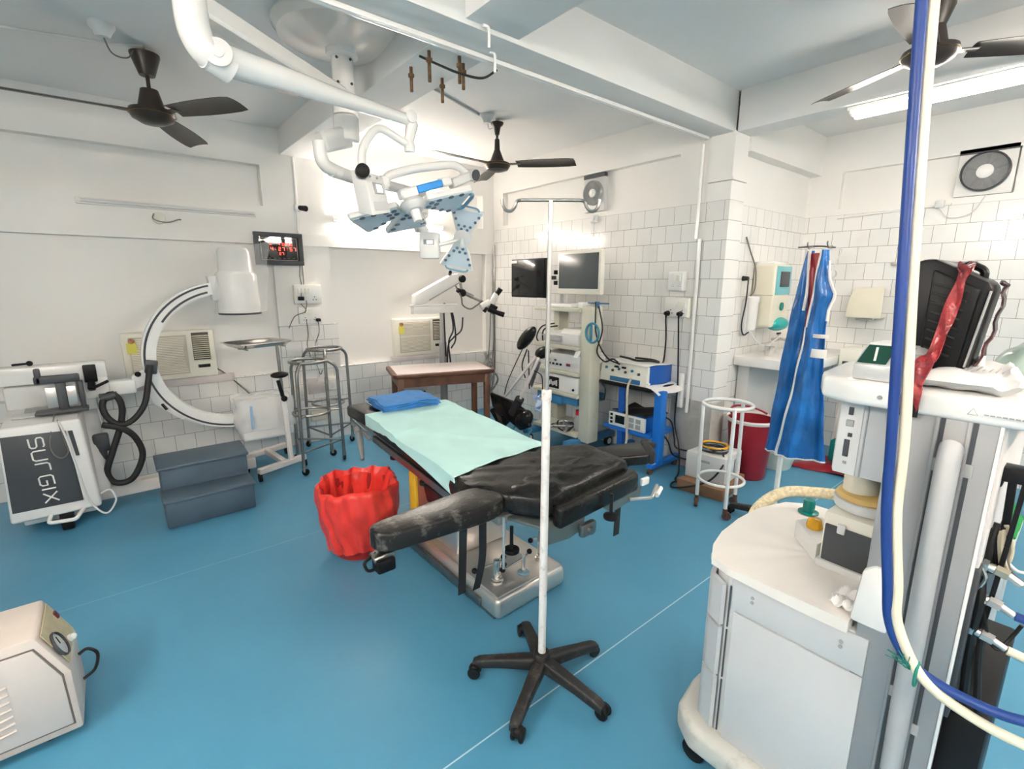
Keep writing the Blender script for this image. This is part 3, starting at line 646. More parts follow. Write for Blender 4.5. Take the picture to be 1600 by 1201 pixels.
# big lamp head: hub and petals
th, ph = math.radians(22.5), math.radians(288)
n1 = V((math.sin(th) * math.cos(ph), math.sin(th) * math.sin(ph), -math.cos(th))); H1 = V((1.407, 2.6, 2.03))
d0 = V((.31, -.02, .04)); d0 = (d0 - n1 * d0.dot(n1)).normalized(); e0 = n1.cross(d0).normalized()
if e0.y < 0: e0 = -e0
def petal(H, ex, ey, n, sc=1.0, grip=True, parent=SL, wd=1.0):
    P3 = lambda r, s, h=0: H + ex * r * sc + ey * s * sc * wd + n * h
    b = MB(); b.prism([P3(.075, -.055, 0), P3(.33, -.135, 0), P3(.345, -.12, 0), P3(.345, .12, 0), P3(.33, .135, 0), P3(.075, .055, 0)], n * -.035 * sc, bev=.008 * sc, seg=2)
    pt = obj('lamp_petal', b, M_ENAMEL, parent, w=True)
    b = MB(); b.prism([P3(.085, -.045, .001), P3(.325, -.118, .001), P3(.325, .118, .001), P3(.085, .045, .001)], n * .004); obj('light_face', b, M_LBLUE, pt, w=True)
    for r, s in ((.11, -.02), (.11, .025), (.15, -.045), (.15, 0), (.15, .045), (.215, -.075), (.215, .075), (.275, -.095), (.275, .095)):
        b = MB(); b.cyl(P3(r, s, .004), P3(r, s, .008), .017 * sc, n=14, bev=.002); obj('led_lens', b, M_LENS, pt, w=True)
    if grip:
        b = MB(); b.tube(fillet([P3(.335, -.09, .0), P3(.37, -.075, .002), P3(.37, .075, .002), P3(.335, .09, 0)], .03), .011 * sc, n=8); obj('edge_grip', b, mat('grey_blue_grip', (.16, .33, .47), .35), pt, w=True)
for k in (0, 76, 140):
    a = math.radians(k); petal(H1, d0 * math.cos(a) + e0 * math.sin(a), e0 * math.cos(a) - d0 * math.sin(a), n1, grip=(k == 0))
R1 = Matrix((d0, e0, n1 if d0.cross(e0).dot(n1) > 0 else -n1)).transposed().to_4x4(); R1.translation = H1
b = MB(); b.lathe([(0, -.035), (.05, -.035), (.072, -.015), (.078, .0), (.07, .015), (.04, .028), (0, .032)], n=24, M=R1); obj('lamp_hub', b, M_GREYW, SL, w=True)
b = MB(); b.cyl(H1 + n1 * .02, H1 + n1 * .10, .03, .026, n=16, bev=.004); obj('sterile_handle', b, M_ENAMEL, SL, w=True)
b = MB(); b.bar([(1.36, 2.59, 2.085), H1], .05, .05); obj('hub_mount', b, M_GREYW, SL, w=True)
# lower arm and small lamp
b = MB(); b.bar([(cx, cy, 2.40), (.99, 2.83, 2.335)], .085, .11); obj('extension_arm', b, M_GREYW, SL, w=True)
b = MB(); b.tube(fillet([(.985, 2.83, 2.34), (.99, 2.83, 2.225), (1.10, 2.88, 2.205)], .07, 7), .035, n=16); obj('elbow', b, M_ENAMEL, SL, w=True)
b = MB(); b.tube([(1.05, 2.86, 2.21), (1.2, 2.93, 2.20), (1.78, 3.14, 2.20)], .035, n=14, rad=[.036, .034, .028]); obj('spring_arm', b, M_GREYW, SL, w=True)
b = MB(); b.tube(fillet([(1.78, 3.14, 2.22), (1.80, 3.14, 2.06), (1.62, 2.98, 2.03), (1.62, 2.93, 1.93)], .05), .024, n=12); b.cyl((1.60, 2.94, 2.06), (1.655, 2.90, 1.90), .032, n=16); obj('bracket_tube', b, M_ENAMEL, SL, w=True)
B2 = V((1.655, 2.86, 1.835))
fr = V((.773, -.635, 0)); M2 = Matrix((fr, V((.635, .773, 0)), V((0, 0, 1)))).transposed().to_4x4(); M2.translation = B2
b = MB(); b.box((0, .03, 0), (.125, .10, .165), bev=.012, M=M2); cb2 = obj('control_box', b, M_ENAMEL, SL, w=True)
b = MB(); b.box((.0, -.022, .02), (.066, .008, .032), bev=.002, M=M2); obj('display_bezel', b, M_GREY, cb2, w=True)
b = MB(); b.box((.008, -.027, .02), (.038, .004, .02), M=M2); obj('display', b, MATS['lit_lcd'], cb2, w=True)
H2 = V((1.871, 2.8, 1.885))
b = MB(); b.cyl(B2 + fr * .05, H2, .012, n=10); obj('bracket_tube', b, M_ENAMEL, SL, w=True)
n2 = V((-.52, -.74, -.36)).normalized(); u2 = V((0, 0, 1)) + fr * .20; u2 = (u2 - n2 * u2.dot(n2)).normalized(); r2 = u2.cross(n2).normalized()
petal(H2, u2, r2, n2, .57, wd=1.5); petal(H2, -u2, -r2, n2, .60, wd=1.45)
R2 = Matrix((r2, u2, n2)).transposed().to_4x4(); R2.translation = H2
b = MB(); b.lathe([(0, -.03), (.045, -.03), (.06, -.01), (.06, .012), (.03, .022), (0, .024)], n=20, M=R2); obj('lamp_hub', b, M_GREYW, SL, w=True)
b = MB(); b.cyl(H2 + n2 * .015, H2 + n2 * .09 - V((0, 0, .02)), .014, n=12, bev=.003); obj('sterile_handle', b, M_ENAMEL, SL, w=True)
# ---------------------------------------------------------------- digital wall clock
t = thing('wall_clock', 'black framed digital wall clock with glowing red digits on the pilaster', 'clock', (1.28, YA, 1.755))
b = MB(); fr_ = [(1.075, 1.755), (1.485, 1.755), (1.485, 2.04), (1.075, 2.04)]
for lo, hi in (((1.072, 1.755), (1.485, 1.792)), ((1.072, 2.005), (1.485, 2.042)), ((1.072, 1.792), (1.108, 2.005)), ((1.448, 1.792), (1.485, 2.005))):
    b.bb((lo[0], YA - .055, lo[1]), (hi[0], YA - .012, hi[1]), bev=.004)
obj('frame', b, M_DGREY, t, w=True)
b = MB(); b.bb((1.10, YA - .04, 1.785), (1.455, YA - .012, 2.01)); obj('face', b, M_GLASSY, t, w=True)
ft = YA - .0415; ux, uz = (1, 0, 0), (0, 0, 1)
b = MB()
for (x0, z0), (x1, z1) in (((1.125, 1.80), (1.432, 1.80)), ((1.432, 1.80), (1.432, 1.995)), ((1.432, 1.995), (1.125, 1.995)), ((1.125, 1.995), (1.125, 1.80))):
    b.tube([(x0, ft, z0), (x1, ft, z1)], .0012, n=4)
obj('inner_line', b, M_GREYW, t, w=True)
b = MB(); letters(b, '4:27:57', (1.205, ft, 1.885), ux, uz, .017, .028, .016, .0026); obj('time_digits', b, M_LEDR, t, w=True)
b = MB(); letters(b, '6', (1.20, ft, 1.932), ux, uz, .013, .020, .012, .002); letters(b, '4 2022', (1.27, ft, 1.932), ux, uz, .013, .020, .012, .002); obj('date_digits', b, M_LEDR, t, w=True)
b = MB(); letters(b, '27', (1.275, ft, 1.848), ux, uz, .013, .019, .011, .002); obj('temperature_digits', b, M_LEDR, t, w=True)
b = MB()
for k, d_ in enumerate(('SUN', 'MON', 'TUE', 'WED', 'THU', 'FrI', 'SAT')):
    letters(b, d_, (1.14 + k * .041, ft, 1.812), ux, uz, .005, .008, .003, .0007)
obj('weekday_text', b, M_GREY, t, w=True)
for pts, l in (([(1.45, YA - .03, 1.76), (1.442, YA - .02, 1.66), (1.45, YA - .02, 1.58), (1.425, YA - .07, 1.47)], 'thin wire from the clock down to the black plug'),
               ([(1.47, YA - .03, 1.76), (1.475, YA - .02, 1.5), (1.47, YA - .07, 1.40), (1.45, YA - .06, 1.31)], 'thin wire from the clock past the cream switchboard'),
               ([(1.42, YA - .06, 1.40), (1.46, YA - .06, 1.33), (1.36, YA - .04, 1.28), (1.30, YA - .03, 1.17)], 'grey cord hanging loose left of the socket board'),
               ([(1.46, YA - .05, 1.25), (1.47, YA - .03, 1.1), (1.455, YA - .03, 1.0), (1.475, YA - .03, .88), (1.43, YA - .03, .86)], 'grey cord hanging straight below the socket board'),
               ([(1.50, YA - .05, 1.25), (1.49, YA - .04, 1.12), (1.53, YA - .04, 1.02), (1.50, YA - .04, .9), (1.54, YA - .04, .75), (1.52, YA - .04, .62)], 'white cord looping below the socket board'),
               ([(1.57, YA - .05, 1.24), (1.575, YA - .04, 1.12), (1.53, YA - .04, 1.0), (1.52, YA - .04, .86), (1.555, YA - .04, .70), (1.58, YA - .04, .74)], 'dark cord from the black plug of the socket board')):
    b = MB(); b.tube(smooth_path(pts), .0042, n=6); solo('wire', b, M_CABLEG if 'white' not in l else M_GREYW, l, 'wire', group='cords by the wall clock', loc=pts[0])

# ---------------------------------------------------------------- window air conditioners
def window_ac(label, x0, x1, z0, z1, yf, split):
    W, H = x1 - x0, z1 - z0
    t = thing('air_conditioner', label, 'air conditioner', ((x0 + x1) / 2, YA, z0))
    b = MB(); b.bb((x0, yf, z0), (x1, YA + .09, z1), bev=.012); obj('casing', b, M_IVORY, t, w=True)
    gx0, gx1 = x0 + .045, x0 + W * .68
    b = MB(); b.bb((gx0, yf - .006, z0 + .04), (gx1, yf + .01, z1 - .035), bev=.003); g = obj('intake_grille', b, mat('ac_grille_beige', (.52, .47, .40), .5), t, w=True)
    n = 22; b = MB()
    for k in range(n):
        z = z0 + .05 + (H - .095) * (k + .5) / n
        if split and k == 11: b.bb((gx0, yf - .014, z - .006), (gx1, yf - .004, z + .006), bev=.002)
        else: b.bb((gx0 + .008, yf - .011, z - .0028), (gx1 - .008 - (.02 * math.sin(PI * k / n) if not split else 0), yf - .005, z + .0028), bev=.001, seg=1)
    obj('grille_slats', b, M_IVORY, g, w=True)
    lx0, lx1 = x0 + W * .74, x0 + W * .935
    b = MB(); b.bb((lx0, yf - .004, z0 + H * .37), (lx1, yf + .02, z1 - .02), bev=.002); lv = obj('outlet_louvre', b, mat('ac_louvre_dark', (.06, .045, .035), .5), t, w=True)
    b = MB()
    for k in range(12):
        z = z0 + H * .39 + (H * .59 - .03) * (k + .5) / 12
        b.box(((lx0 + lx1) / 2, yf - .006, z), (lx1 - lx0 - .006, .012, .0045), rx=.5)
    obj('louvre_slats', b, M_CREAM, lv, w=True)
    b = MB(); b.bb((lx0 + .025, yf - .006, z0 + H * .2), (lx1 - .01, yf + .004, z0 + H * .27), bev=.002); obj('display', b, M_SCREEN, t, w=True)
    b = MB(); b.bb((x0 + .03, yf - .016, z1 - .16), (x0 + .095, yf - .012, z1 - .075)); st = obj('energy_label', b, mat('yellow_label', (.72, .66, .12), .6), t, w=True)
    b = MB(); b.cyl((x0 + .065, yf - .012, z1 - .06), (x0 + .065, yf - .017, z1 - .06), .022, n=18); obj('round_sticker', b, mat('brown_sticker', (.42, .19, .08), .6, vary=.5, scale=60), t, w=True)
window_ac('beige window air conditioner seen through the C-arm of the X-ray unit', .036, .67, .80, 1.20, YA - .07, False)
window_ac('beige window air conditioner above the wooden table', 2.40, 3.03, .79, 1.205, YA - .03, True)
b = MB(); b.bb((.05, YA - .03, .73), (.80, YA + .02, .80), bev=.004); solo('ledge', b, M_SILL, 'pinkish ledge under the left air conditioner', 'ledge', loc=(.4, YA, .76))
b = MB(); b.bb((2.36, YA - .03, .73), (3.1, YA + .06, .79), bev=.004); solo('ledge', b, M_SILL, 'pinkish ledge under the air conditioner by the wooden table', 'ledge', loc=(2.7, YA, .76))
b = MB(); b.tube(smooth_path([(.66, YA - .01, .86), (.73, YA - .02, .80), (.80, YA - .02, .72), (.93, YA - .02, .55), (.98, YA - .02, .40)]), .006)
solo('wire', b, M_CABLEG, 'power cord running down from the left air conditioner', 'wire', loc=(.73, YA, .8))

# ---------------------------------------------------------------- mobile X-ray unit (C-arm)
T = thing('mobile_xray_unit', 'white mobile C-arm X-ray unit with a dark lettered front panel against the left wall', 'X-ray machine', (-.2, 4.45, 0))
b = MB(); b.prism([(-.645, 4.10, .12), (-.206, 4.10, .12), (-.236, 4.10, .735), (-.618, 4.10, .735)], (0, .5, 0), bev=.02, seg=3); body = obj('cabinet', b, M_ENAMEL, T, w=True)
b = MB(); b.prism([(-.625, 4.092, .195), (-.292, 4.092, .192), (-.315, 4.092, .672), (-.608, 4.092, .682)], (0, .012, 0), bev=.003); pn = obj('front_panel', b, M_DGREY, T, w=True, label='dark grey front panel')
b = MB(); letters(b, 'SUrGIX', (-.492, 4.090, .652), (.05, 0, -1), (1, 0, .02), .062, .066, .0215, .0048); obj('brand_lettering', b, M_ENAMEL, pn, w=True, label='white lettering')
b = MB(); b.prism([(-.288, 4.092, .50), (-.270, 4.092, .50), (-.283, 4.092, .668), (-.305, 4.092, .668)], (0, .012, 0)); obj('side_strip', b, M_DGREY, T, w=True)
b = MB(); b.prism([(-.6, 4.12, .735), (-.25, 4.12, .735), (-.23, 4.55, .80), (-.6, 4.55, .80)], (0, 0, -.06), bev=.01); obj('top_panel', b, M_GREYW, T, w=True)
for i in range(3):
    b = MB(); b.prism([(-.56 + i * .05, 4.22 + i * .1, .757 + i * .014), (-.40 + i * .05, 4.22 + i * .1, .757 + i * .014), (-.40 + i * .05, 4.30 + i * .1, .768 + i * .014), (-.56 + i * .05, 4.30 + i * .1, .768 + i * .014)], (0, 0, .006), bev=.002); obj('keypad', b, M_GREY if i == 1 else M_GREYW, T, w=True)
b = MB(); b.bb((-.60, 4.42, .76), (-.24, 4.68, .93), bev=.02); b.prism([(-.24, 4.2, .16), (-.15, 4.3, .16), (-.15, 4.5, .78), (-.24, 4.5, .78)], (0, .15, 0), bev=.015); obj('side_housing', b, M_GREYW, T, w=True)
b = MB(); b.bb((-.62, 4.42, .935), (-.07, 4.58, 1.05), bev=.012); b.bb((-.205, 4.415, .80), (-.07, 4.585, .95), bev=.012); obj('horizontal_carriage', b, M_ENAMEL, T, w=True)
b = MB(); b.bb((-.23, 4.43, .72), (-.15, 4.56, .96), bev=.01); obj('lift_column', b, M_GREYW, T, w=True)
b = MB(); b.bb((-.08, 4.44, .80), (.08, 4.56, .90), bev=.012); b.prism([(.06, 4.45, .82), (.20, 4.45, .87), (.20, 4.45, 1.0), (.06, 4.45, .92)], (0, .10, 0), bev=.012); obj('c_arm_holder', b, M_ENAMEL, T, w=True)
# the C: box section arc with dark grooves
C0 = V((.72, 4.5, 1.016))
def arc(a0, a1, r0, r1, y0, y1, n=48):
    def f(u, v):
        a = a0 + (a1 - a0) * u; w_ = v * 4; i = int(min(w_, 3.999)); q = [(r0, y0), (r1, y0), (r1, y1), (r0, y1), (r0, y0)]
        k = w_ - i; r = q[i][0] * (1 - k) + q[i + 1][0] * k; y = q[i][1] * (1 - k) + q[i + 1][1] * k
        return V((C0.x + r * math.cos(a), y, C0.z + r * math.sin(a)))
    b = MB(); b.grid(f, n, 4); 
    for a in (a0, a1):
        vs = [b.bm.verts.new((C0.x + r * math.cos(a), y, C0.z + r * math.sin(a))) for r, y in ((r0, y0), (r1, y0), (r1, y1), (r0, y1))]; b.bm.faces.new(vs)
    bmesh.ops.remove_doubles(b.bm, verts=b.bm.verts, dist=1e-5)
    return b
rad = math.radians
ca = obj('c_arm', arc(rad(99), rad(272), .497, .587, 4.44, 4.54), M_ENAMEL, T, w=True)
obj('outer_groove', arc(rad(101), rad(271), .560, .574, 4.436, 4.45), M_DGREY, ca, w=True, label='dark groove')
obj('inner_groove', arc(rad(103), rad(146), .512, .527, 4.436, 4.45), M_DGREY, ca, w=True, label='dark groove')
b = MB(); b.prism([(.160, 4.45, .90), (.372, 4.45, .578), (.335, 4.45, .545), (.165, 4.45, .70), (.130, 4.45, .84)], (0, .08, 0), bev=.006); obj('lower_rail', b, M_ENAMEL, ca, w=True)
b = MB(); b.box((.185, 4.43, .985), (.075, .05, .10), bev=.01, ry=.2); obj('hose_clamp', b, M_DGREY, T, w=True)
# tube head
b = MB(); S_ = Matrix.Diagonal((1, .8, 1, 1)); 
b.lathe([(.155, 0), (.158, .04), (.152, .16), (.150, .295), (.135, .315), (.124, .33), (.118, .48), (.10, .505), (0, .505)], (.822, 4.5, 1.36), n=36)
hd = obj('xray_tube_housing', b, M_ENAMEL, T, w=True)
b = MB(); b.box((.655, 4.5, 1.555), (.06, .12, .19), bev=.008, ry=-.12); obj('tube_bracket', b, M_GREYW, hd, w=True)
b = MB(); b.lathe([(0, 0), (.155, 0), (.158, .012), (.15, .02)], (.825, 4.5, 1.345), n=28); obj('collimator_base', b, M_DGREY, hd, w=True)
b = MB(); b.bb((.725, 4.39, .285), (1.13, 4.62, .45), bev=.03, seg=3); b.bb((.715, 4.39, .45), (1.12, 4.62, .60), bev=.05, seg=3); dt = obj('image_detector', b, M_ENAMEL, T, w=True)
# hose
HP = [(0.177, 4.400, 1.004), (0.150, 4.37, 0.876), (0.109, 4.340, 0.729), (0.031, 4.32, 0.632), (-0.047, 4.31, 0.613), (-0.107, 4.330, 0.671), (-0.123, 4.350, 0.761), (-0.080, 4.37, 0.824), (-0.034, 4.36, 0.798), (-0.021, 4.35, 0.712), (-0.048, 4.345, 0.585), (-0.111, 4.330, 0.422), (-0.159, 4.330, 0.275), (-0.120, 4.330, 0.187), (-0.024, 4.330, 0.200), (0.051, 4.330, 0.351), (0.031, 4.330, 0.488), (-0.034, 4.30, 0.582), (-0.139, 4.28, 0.635)]
b = MB(); b.tube(smooth_path(HP), .021, n=10); obj('cable_hose', b, M_RUBBER, T, w=True)
b = MB(); b.cyl((-.125, 4.37, .80), (-.045, 4.37, .82), .03, n=12); b.box((-.085, 4.42, .815), (.10, .08, .03), bev=.005); obj('hose_mount', b, M_DGREY, T, w=True)
b = MB(); b.bb((-.21, 4.36, .42), (-.12, 4.42, .55), bev=.015); b.cyl((-.165, 4.38, .36), (-.165, 4.38, .44), .02, .03, n=10); obj('cable_plug', b, M_DGREY, T, w=True)
# base leg, castor, handles, controls
b = MB(); b.bb((-.24, 4.40, .05), (.80, 4.52, .145), bev=.012); b.bb((-.60, 4.2, .06), (-.24, 4.65, .13), bev=.01); obj('base_leg', b, M_ENAMELP, T, w=True)
for x, y in ((-.39, 4.14), (-.56, 4.55), (.72, 4.46)):
    b = MB(); b.cyl((x - .03, y, .055), (x + .03, y, .055), .055, n=20, bev=.006); b.box((x, y, .10), (.07, .06, .06), bev=.008); obj('castor', b, M_BLACK, T, w=True)
b = MB(); b.tube(fillet([(-.46, 4.11, .13), (-.47, 4.04, .105), (-.34, 4.02, .10), (-.30, 4.10, .13)], .02), .012); obj('pull_handle', b, M_ENAMEL, T, w=True)
b = MB(); b.box((-.32, 4.25, .985), (.22, .05, .05), bev=.01); b.box((-.408, 4.25, 1.01), (.03, .05, .10), bev=.008); b.box((-.31, 4.26, .87), (.05, .04, .20), bev=.008); b.bb((-.225, 4.24, .78), (-.20, 4.28, .96), bev=.004)
b.box((-.32, 4.24, .775), (.26, .12, .02), bev=.006); obj('monitor_bracket', b, M_DGREY, T, w=True)
for x in (-.36, -.265):
    b = MB(); b.bb((x - .028, 4.25, .80), (x + .028, 4.275, .93), bev=.003); obj('bracket_plate', b, M_STEEL, T, w=True)
b = MB(); b.bb((-.195, 4.39, .92), (-.125, 4.43, 1.04), bev=.006); b.bar([(-.16, 4.40, .92), (-.165, 4.37, .87)], .04, .04); b.bar([(-.16, 4.37, .88), (-.07, 4.35, .925)], .022, .02); obj('brake_lever', b, M_BLACK, T, w=True)
b = MB(); b.bar([(-.54, 4.50, 1.065), (-.46, 4.48, 1.07)], .018, .014); b.sph((-.455, 4.48, 1.07), .018, n=8); obj('carriage_lever', b, M_BLACK, T, w=True)
b = MB(); b.bar([(.215, 4.42, .70), (.24, 4.40, .655)], .018, .015); obj('lock_knob', b, M_BLACK, T, w=True)
b = MB(); b.sph((.10, 4.43, .94), .02, n=8); obj('lock_knob', b, M_BLACK, T, w=True)
b = MB(); b.tube(smooth_path([(-.354, 4.14, .78), (-.394, 4.085, .62), (-.386, 4.08, .532), (-.351, 4.075, .503), (-.319, 4.08, .538), (-.328, 4.08, .626), (-.343, 4.10, .748)]), .004); obj('thin_cord', b, M_CABLEG, T, w=True)
b = MB(); b.tube(smooth_path([(-.34, 4.10, .74), (-.315, 4.06, .63), (-.29, 4.05, .42), (-.26, 4.04, .20), (-.19, 4.03, .09), (-.13, 4.05, .16), (-.15, 4.05, .24), (-.2, 4.05, .225)]), .006); obj('white_cord', b, M_GREYW, T, w=True)
# polythene covers
def crumple(p, k): return V((math.sin(p.z * 31 + k) * .006 + math.sin(p.x * 23 + p.z * 17) * .005, math.cos(p.x * 27 + k) * .008, math.sin(p.x * 19 + p.y * 29 + k) * .006))
def cover_head(u, v):
    a = u * 2 * PI
    P_ = [(.142, 1.885), (.146, 1.74), (.168, 1.68), (.174, 1.52), (.178, 1.362)]
    s = v * 4; i = int(min(s, 3.999)); k = s - i
    r = P_[i][0] * (1 - k) + P_[i + 1][0] * k; z = P_[i][1] * (1 - k) + P_[i + 1][1] * k
    wing = max(0, math.cos(a + .15)) ** 10 * (.13 - .11 * v)
    p = V((.822 + (r + wing) * math.cos(a), 4.5 + r * math.sin(a), z + wing * .35)); return p + crumple(p, 1)
b = MB(); b.grid(cover_head, 48, 16)
solo('plastic_cover', b, M_PLASTIC, 'clear crinkled polythene cover over the X-ray tube head', 'plastic cover', loc=(.82, 4.5, 1.37))
def cover_det(u, v):
    a = u * 2 * PI; c, s = math.cos(a), math.sin(a)
    sx = .235 * (1 if c > 0 else 1) ; x = .92 + math.copysign(abs(c) ** .35, c) * sx; y = 4.505 + math.copysign(abs(s) ** .45, s) * .135
    z = .648 - .27 * v - .02 * c * (1 - v); p = V((x, y, z)); return p + crumple(p, 3) * 1.3
b = MB(); b.grid(cover_det, 48, 10); b.grid(lambda u, v: (lambda p: p + crumple(p, 5))(V((.70 + .44 * u, 4.385 + .24 * v, .648 - .03 * (2 * u - 1) ** 4))), 16, 8)
b.bb((.79, 4.366, .40), (.81, 4.372, .60), mi=1)
solo('plastic_cover', b, [M_PLASTICW, mat('pale_blue_tape', (.30, .46, .66), .5)], 'milky polythene cover with a blue tape strip over the lower detector', 'plastic cover', loc=(.92, 4.5, .38))

# ---------------------------------------------------------------- two-step footstool
t = thing('footstool', 'blue-grey vinyl covered two-step footstool in front of the X-ray unit', 'footstool', (.39, 3.95, 0))
b = MB(); b.bb((.12, 3.92, 0.01), (.655, 4.16, .36), bev=.012); b.prism([(.105, 3.90, .34), (.665, 3.90, .34), (.665, 4.18, .365), (.105, 4.18, .365)], (0, 0, .022), bev=.008); obj('upper_step', b, M_STEP, t, w=True)
b = MB(); b.prism([(.115, 3.70, 0), (.645, 3.70, 0), (.645, 3.93, 0), (.115, 3.93, 0)], (0, 0, .19), bev=.014); b.prism([(.105, 3.69, .175), (.655, 3.69, .175), (.655, 3.95, .175), (.105, 3.95, .175)], (0, 0, .022), bev=.008); obj('lower_step', b, M_STEP, t, w=True)

# ---------------------------------------------------------------- instrument stand with tray
t = thing('instrument_stand', 'pinkish white instrument stand on an H base holding a steel tray', 'instrument stand', (-.02, -.09, 0))
b = MB(); b.bar([(.79, 4.28, .085), (1.20, 4.42, .085)], .05, .05); b.bar([(.74, 4.72, .085), (1.16, 4.86, .085)], .05, .05); b.bar([(1.02, 4.37, .085), (.97, 4.79, .085)], .05, .05); obj('h_base', b, M_ENAMELP, t)
b = MB(); b.bar([(1.075, 4.385, .10), (1.06, 4.40, .66)], .042, .042); obj('column', b, M_ENAMELP, t)
b = MB(); b.cyl((1.06, 4.40, .60), (1.05, 4.40, 1.10), .0125, n=12); obj('sliding_rod', b, M_STEELD, t)
b = MB(); b.tube([(1.055, 4.39, .66), (1.03, 4.385, .80)], .016); b.sph((1.06, 4.365, .645), .026, n=8); obj('height_lock', b, M_BLACK, t)
b = MB(); b.sph((1.045, 4.385, .845), .06, 1.2, .8, .45, n=8); obj('black_knob', b, M_BLACK, t)
b = MB(); b.bar([(1.05, 4.40, 1.095), (.75, 4.30, 1.095)], .02, .012); b.bar([(.78, 4.14, 1.10), (.74, 4.48, 1.10)], .015, .01); b.bar([(1.07, 4.24, 1.10), (1.03, 4.56, 1.10)], .015, .01); obj('tray_support', b, M_STEELD, t)
for x, y in ((.80, 4.28), (1.19, 4.41), (.75, 4.72), (1.15, 4.85)):
    b = MB(); b.cyl((x - .012, y, .033), (x + .012, y, .033), .033, n=16); b.box((x, y, .055), (.03, .02, .03)); obj('castor', b, M_BLACK, t)
R0 = Matrix.Translation((.875, 4.25, 1.1085)) @ Matrix.Rotation(rad(17), 4, 'Z')
b = MB()
def traysec(u, v):
    a = u * 2 * PI; c, s = math.cos(a), math.sin(a); q = lambda e: math.copysign(abs(e) ** .3, e)
    P_ = [(0, .004), (.155, .003), (.165, .008), (.195, .032), (.205, .034), (.206, .030), (.195, .026), (.165, .002), (0, 0)]
    i = int(min(v * 8, 7.999)); k = v * 8 - i; r = P_[i][0] * (1 - k) + P_[i + 1][0] * k; z = P_[i][1] * (1 - k) + P_[i + 1][1] * k
    return R0 @ V((q(c) * r * 1.08, q(s) * r * .85, z))
b.grid(traysec, 48, 16); bmesh.ops.remove_doubles(b.bm, verts=b.bm.verts, dist=1e-5)
solo('instrument_tray', b, M_STEELP, 'shallow rectangular steel tray lying on the pinkish instrument stand', 'tray', loc=(.875, 4.25, 1.1085))
for o in [c for c in bpy.data.objects if c.parent == t]: o.data.transform(Matrix.Translation((-1.06, -4.35, 0)) @ Matrix.Translation((-.02, -.09, 0)))
t.location = (1.06, 4.35, 0)

# ---------------------------------------------------------------- ring stands (steel)
def ring_stand(name, label, feet, z_top, r_top, z_mid, r_mid, m, mc, rt=.0125, braces=True, mid_z2=None, shoulder=.06, lean=.012):
    cx = sum(f[0] for f in feet) / 3; cy = sum(f[1] for f in feet) / 3
    t = thing(name, label, 'ring stand', (cx, cy, 0))
    for fx, fy in feet:
        d = V((fx - cx, fy - cy, 0)); d.normalize()
        top = V((cx, cy, z_top)) + d * r_top; f0 = V((fx, fy, .075))
        sh = V((fx, fy, z_top - shoulder)) - d * lean
        b = MB(); b.tube(fillet([f0, sh, top], .05, 6) if shoulder > 0 else [f0, top], rt, n=10); leg = obj('leg', b, m, t, w=True)
        b = MB(); p = V((-d.y, d.x, 0)); c_ = V((fx, fy, .03)) + p * .012
        b.cyl(c_ - d * .011, c_ + d * .011, .03, n=18, bev=.003); obj('castor_wheel', b, mc, leg, w=True)
        b = MB(); b.cyl((fx, fy, .05), (fx, fy, .085), .016, n=10); b.box(V((fx, fy, .045)) + p * .004, (.03, .03, .035), bev=.006); obj('castor_fork', b, m if m is not M_ENAMEL else mat('brown_castor', (.12, .06, .045), .5), leg, w=True)
    b = MB(); b.tube([V((cx + math.cos(k * PI / 24) * r_top, cy + math.sin(k * PI / 24) * r_top, z_top)) for k in range(48)], rt, n=10, closed=True); obj('top_ring', b, m, t, w=True)
    b = MB(); b.tube([V((cx + math.cos(k * PI / 24) * r_mid, cy + math.sin(k * PI / 24) * r_mid, z_mid)) for k in range(48)], rt * .8, n=8, closed=True); mr = obj('lower_ring', b, m, t, w=True)
    for fx, fy in feet:
        d = V((fx - cx, fy - cy, 0)); L_ = d.length; d.normalize()
        b = MB(); b.cyl(V((cx, cy, z_mid)) + d * r_mid, V((cx, cy, z_mid)) + d * (L_ - lean * .5), rt * .6, n=8); obj('ring_strut', b, m, mr, w=True)
    if braces:
        for i in range(3):
            a, c = feet[i], feet[(i + 1) % 3]
            b = MB(); b.cyl((a[0], a[1], .20), (c[0], c[1], .20), rt * .6, n=8); obj('brace', b, m, t, w=True)
    return t
ring_stand('ring_stand', 'steel double-ring basin stand on castors, nearer the instrument stand', [(1.10, 4.10), (1.50, 4.25), (1.17, 4.52)], .94, .145, .49, .15, M_STEELD, M_BLACK, .0135)
ring_stand('ring_stand', 'taller steel double-ring basin stand on castors, closer to the wall tiles', [(1.37, 4.845), (1.45, 4.43), (1.765, 4.72)], .985, .15, .46, .145, M_STEELD, M_BLACK, .0135)

